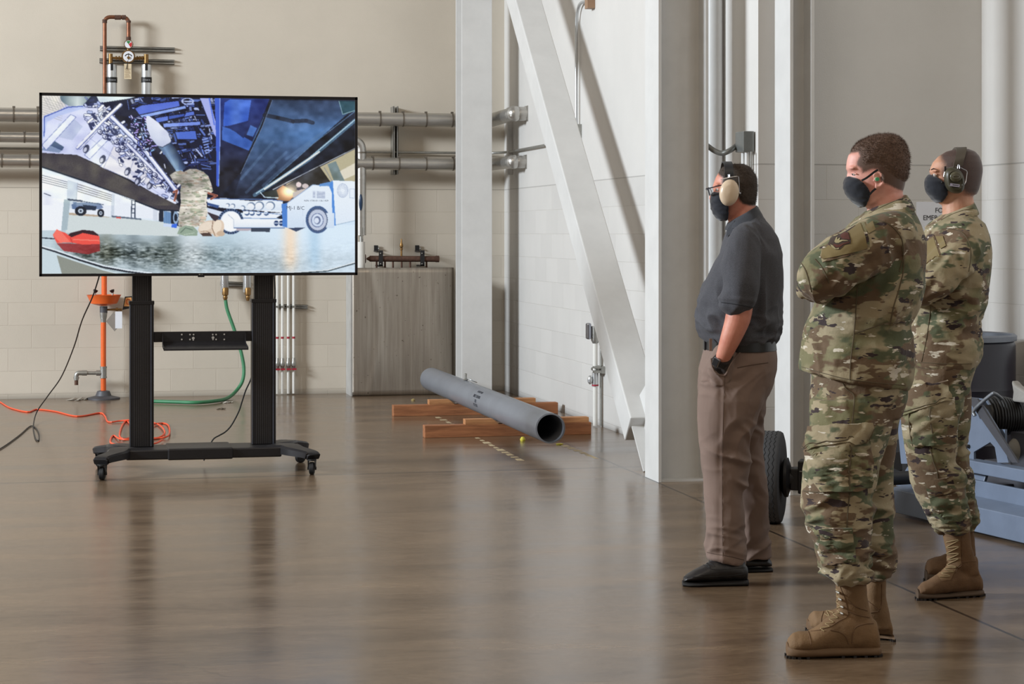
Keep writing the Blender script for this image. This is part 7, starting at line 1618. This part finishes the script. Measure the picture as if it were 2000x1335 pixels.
    q = MB(); R = []
    for t in np.linspace(0, pi, 28):
        y = .090 * cos(t); px_ = 1861 + 14 * sin(t); py_ = 328 - 38.5 * sin(t) ** .72; P_ = f.pt(px_, py_) + EY * y; out = (EY * cos(t) + EZ * max(.02, sin(t))).normalized(); w = .021 - .001 * cos(t)
        e = (EX * .93 + EZ * .35 * abs(cos(t))).normalized()
        R.append([P_ + e * w - out * .003, P_ + e * w + out * .005, P_ - e * w + out * .005, P_ - e * w - out * .003])
    q.loft(R); q.build('headband', mat('brown_grey_headband', (74, 66, 56), .5), body, smooth=True, angle=50)
    MB().ball(f.pt(1905, 369, .03), (.012, .016, .010), 12, 8).build('boom_end', m_black, body, smooth=True)
    # jacket
    j = MB()
    f.hrings(j, [(418, 1842, 410, 1903, 0, .10), (426, 1832, 1907, 0, .125), (438, 1816, 1919, 0, .175), (464, 1800, 1927.5, 0, .208), (495, 1790, 1931, 0, .222), (532, 1783, 1929.5, 0, .224), (570, 1777, 1925, 0, .215), (600, 1770, 1918, 0, .20), (624, 1766, 1911, 0, .195), (655, 1763, 1912, 0, .20), (690, 1761, 1913.5, 0, .204), (706, 1762, 704, 1908, 0, .204), (714, 1766, 718, 1899, 0, .20)], 46)
    for s in (-1, 1):
        f.limb(j, [(1896, 470, s * .13, .068), (1884, 482, s * .165, .077), (1862, 506, s * .205, .079), (1832, 536, s * .228, .077), (1806, 560, s * .222, .072), (1798, 567, s * .20, .066)], n=6)
        f.limb(j, [(1798, 567, s * .19, .062), (1796, 570, s * .10, .056), (1798, 566, 0, .05), (1803, 560, -s * .09, .046)])
    shape = folds([(1880, 540, 40, -55, 18, .008), (1850, 560, 36, -38, 16, .008), (1870, 590, 45, 20, 18, .009), (1850, 650, 60, -25, 22, .006), (1905, 600, 36, 70, 20, .007), (1890, 500, 36, 80, 16, .006), (1825, 520, 34, -40, 22, .005), (1895, 660, 45, 10, 20, .006), (1800, 640, 45, 75, 24, .005)], f, .004, .0055, 51, gain=1.6)
    jk = f.grow(j, 'jacket', m_camo2, body, .006, 4, shape)
    q = MB(); f.hrings(q, [(446, 1806, 418, 1911, 0, .138), (435, 1819, 407, 1907, 0, .118), (426, 1831, 399, 1903, 0, .100), (421, 1838, 395, 1901, 0, .090)], 40)
    cl = f.grow(q, 'collar', m_camo2, body, .0048, 3, shape=lambda co, no: .002 * vnoise(co, 30, 5) + .003 * vnoise(co, 14, 6))
    conform(f, 'sleeve_pocket', [(1800, 474), (1824, 458), (1841, 508), (1838, 515), (1806, 524)], jk, .003, m_camo3, jk, 3)
    conform(f, 'loop_panel', [(1802, 477), (1824, 463), (1838, 508), (1808, 519)], jk, .005, m_patch, jk, 3)
    conform(f, 'flag_patch_cover', [(1828, 462), (1842, 461), (1848, 480), (1838, 486)], jk, .005, m_patch, jk, 3)
    surfline(f, 'shoulder_seam', [(1840, 447), (1862, 447), (1880, 455), (1893, 475), (1896, 500), (1892, 530)], jk, .002, m_seam, jk)
    surfline(f, 'side_seam', [(1818, 598), (1813, 640), (1806, 680), (1800, 706)], jk, .002, m_seam, jk)
    surfline(f, 'hem_stitch', [(1770, 706), (1810, 708), (1850, 710), (1898, 710)], jk, .0013, m_seam, jk)
    surfline(f, 'collar_stitch', [(1838, 430), (1858, 419), (1880, 411), (1900, 407)], cl, .0013, m_seam, cl)
    # trousers
    p = MB()
    f.hrings(p, [(700, 1768, 1904, 0, .19), (720, 1766, 1901, 0, .195), (745, 1764, 1893, 0, .192), (765, 1763, 1888, 0, .185)], 42)
    f.hrings(p, [(750, 1764, 1882, -.08, .115), (780, 1762, 1878, -.09, .116), (814, 1760, 1872, -.10, .114), (872, 1765, 1868, -.10, .106), (905, 1772, 1873, -.10, .103), (943, 1780, 1880, -.10, .100), (975, 1793, 1885, -.10, .094), (1003, 1808, 1889, -.10, .088), (1016, 1818, 1892, -.10, .086), (1028, 1826, 1891, -.10, .080), (1038, 1834, 1886, -.10, .064)])
    f.hrings(p, [(750, 1790, 1890, .08, .115), (790, 1792, 1893, .10, .112), (836, 1800, 1895, .12, .108), (866, 1800, 1889, .14, .104), (900, 1806, 1894, .17, .10), (961, 1832, 1900, .22, .09), (1000, 1850, 1907, .26, .086), (1014, 1856, 1908, .27, .084), (1026, 1862, 1904, .28, .074), (1034, 1868, 1898, .28, .058)])
    shape = folds([(1835, 940, 45, 20, 20, .008), (1860, 900, 40, -30, 20, .008), (1850, 1000, 40, 5, 12, .007), (1858, 1022, 45, 0, 7, .006), (1885, 1015, 30, 0, 8, .006), (1850, 780, 45, -50, 24, .006), (1800, 860, 40, 75, 22, .006), (1885, 930, 30, 30, 18, .008), (1820, 740, 45, 40, 26, .005)], f, .004, .006, 61, gain=1.5)
    tr = f.grow(p, 'trousers', m_camo, body, .006, 4, shape)
    conform(f, 'cargo_pocket', [(1765, 812), (1766, 850), (1785, 872), (1825, 869), (1862, 866), (1868, 830), (1862, 775), (1820, 790)], tr, .015, m_camo3, tr, 5, wave=.3)
    conform(f, 'cargo_flap', [(1770, 762), (1810, 752), (1851, 741), (1853, 758), (1856, 780), (1830, 788), (1795, 800), (1762, 814), (1757, 814), (1764, 790)], tr, .022, m_camo3, tr, 5)
    conform(f, 'knee_patch', [(1806, 940), (1860, 930), (1866, 958), (1815, 972)], tr, .008, m_camo3, tr, 5)
    conform(f, 'calf_pocket', [(1816, 972), (1868, 962), (1876, 985), (1880, 1014), (1845, 1022), (1822, 1000)], tr, .006, m_camo3, tr, 5, wave=.3)
    surfline(f, 'pocket_pleat', [(1780, 806), (1781, 830), (1783, 850), (1787, 870)], tr, .003, m_seam, tr, lift=.0155)
    surfline(f, 'pocket_pleat', [(1816, 796), (1817, 820), (1821, 850), (1827, 868)], tr, .003, m_seam, tr, lift=.0155)
    surfline(f, 'side_seam', [(1816, 872), (1823, 900), (1830, 920), (1832, 934)], tr, .002, m_seam, tr)
    surfline(f, 'flap_stitch', [(1765, 808), (1800, 795), (1853, 777)], tr, .0014, m_seam, tr, lift=.0235)
    bt = boot(f, body, [(1026, 1842, 1892, -.10, .046), (1046, 1842, 1894, -.10, .047), (1066, 1846, 1898, -.10, .045), (1085, 1850, 1903, -.095, .043), (1102, 1849, 1909, -.09, .043), (1120, 1846, 1914, -.08, .043)],
         [(1917, 1128, 1158, .030), (1911, 1112, 1160, .040), (1890, 1098, 1161, .045), (1868, 1098, 1162, .047), (1848, 1108, 1163, .049), (1832, 1121, 1164, .053), (1815, 1131, 1164, .055), (1802, 1137, 1163, .050), (1794, 1145, 1162, .032)],
         [(1919, 1150, 1166, .034), (1912, 1150, 1166, .043), (1885, 1152, 1168, .046), (1850, 1156, 1170, .048), (1822, 1155, 1169, .058), (1802, 1152, 1167, .053), (1791, 1149, 1165, .030)], -.05, -.16, m_boot2, mat('dark_coyote_rubber', (84, 66, 50), .8))
    conform(f, 'lace_panel', [(1842, 1046), (1874, 1052), (1878, 1100), (1869, 1108), (1856, 1132), (1840, 1134), (1830, 1122), (1848, 1104), (1850, 1080)], bt, .0022, m_boot, bt, 3)
    surfline(f, 'boot_lace', [(1849, 1058), (1872, 1054), (1850, 1068), (1872, 1067), (1850, 1080), (1872, 1080), (1852, 1092), (1872, 1090), (1852, 1102), (1868, 1106), (1846, 1112), (1862, 1116), (1840, 1120), (1855, 1125), (1835, 1127)], bt, .0022, m_lace, bt, lift=.004)
    for pts in ([(1879, 1048), (1879, 1098), (1870, 1110), (1858, 1134)], [(1880, 1098), (1895, 1095), (1908, 1096)]): surfline(f, 'seam', pts, bt, .0018, m_boot2, bt)
    b2 = boot(f, body, [(1024, 1868, 1900, .28, .042), (1046, 1870, 1902, .28, .043), (1068, 1868, 1904, .28, .041), (1085, 1866, 1906, .28, .040)],
         [(1908, 1088, 1118, .030), (1900, 1078, 1118, .040), (1880, 1072, 1118, .043), (1860, 1076, 1119, .046), (1842, 1084, 1119, .051), (1826, 1087, 1120, .053), (1814, 1093, 1120, .046), (1809, 1102, 1120, .030)],
         [(1910, 1112, 1122, .034), (1900, 1112, 1122, .042), (1860, 1113, 1122, .047), (1830, 1114, 1122, .056), (1814, 1113, 1122, .048), (1808, 1112, 1122, .030)], .34, .26, m_boot2, MATS['dark_coyote_rubber'])
soldier_far()
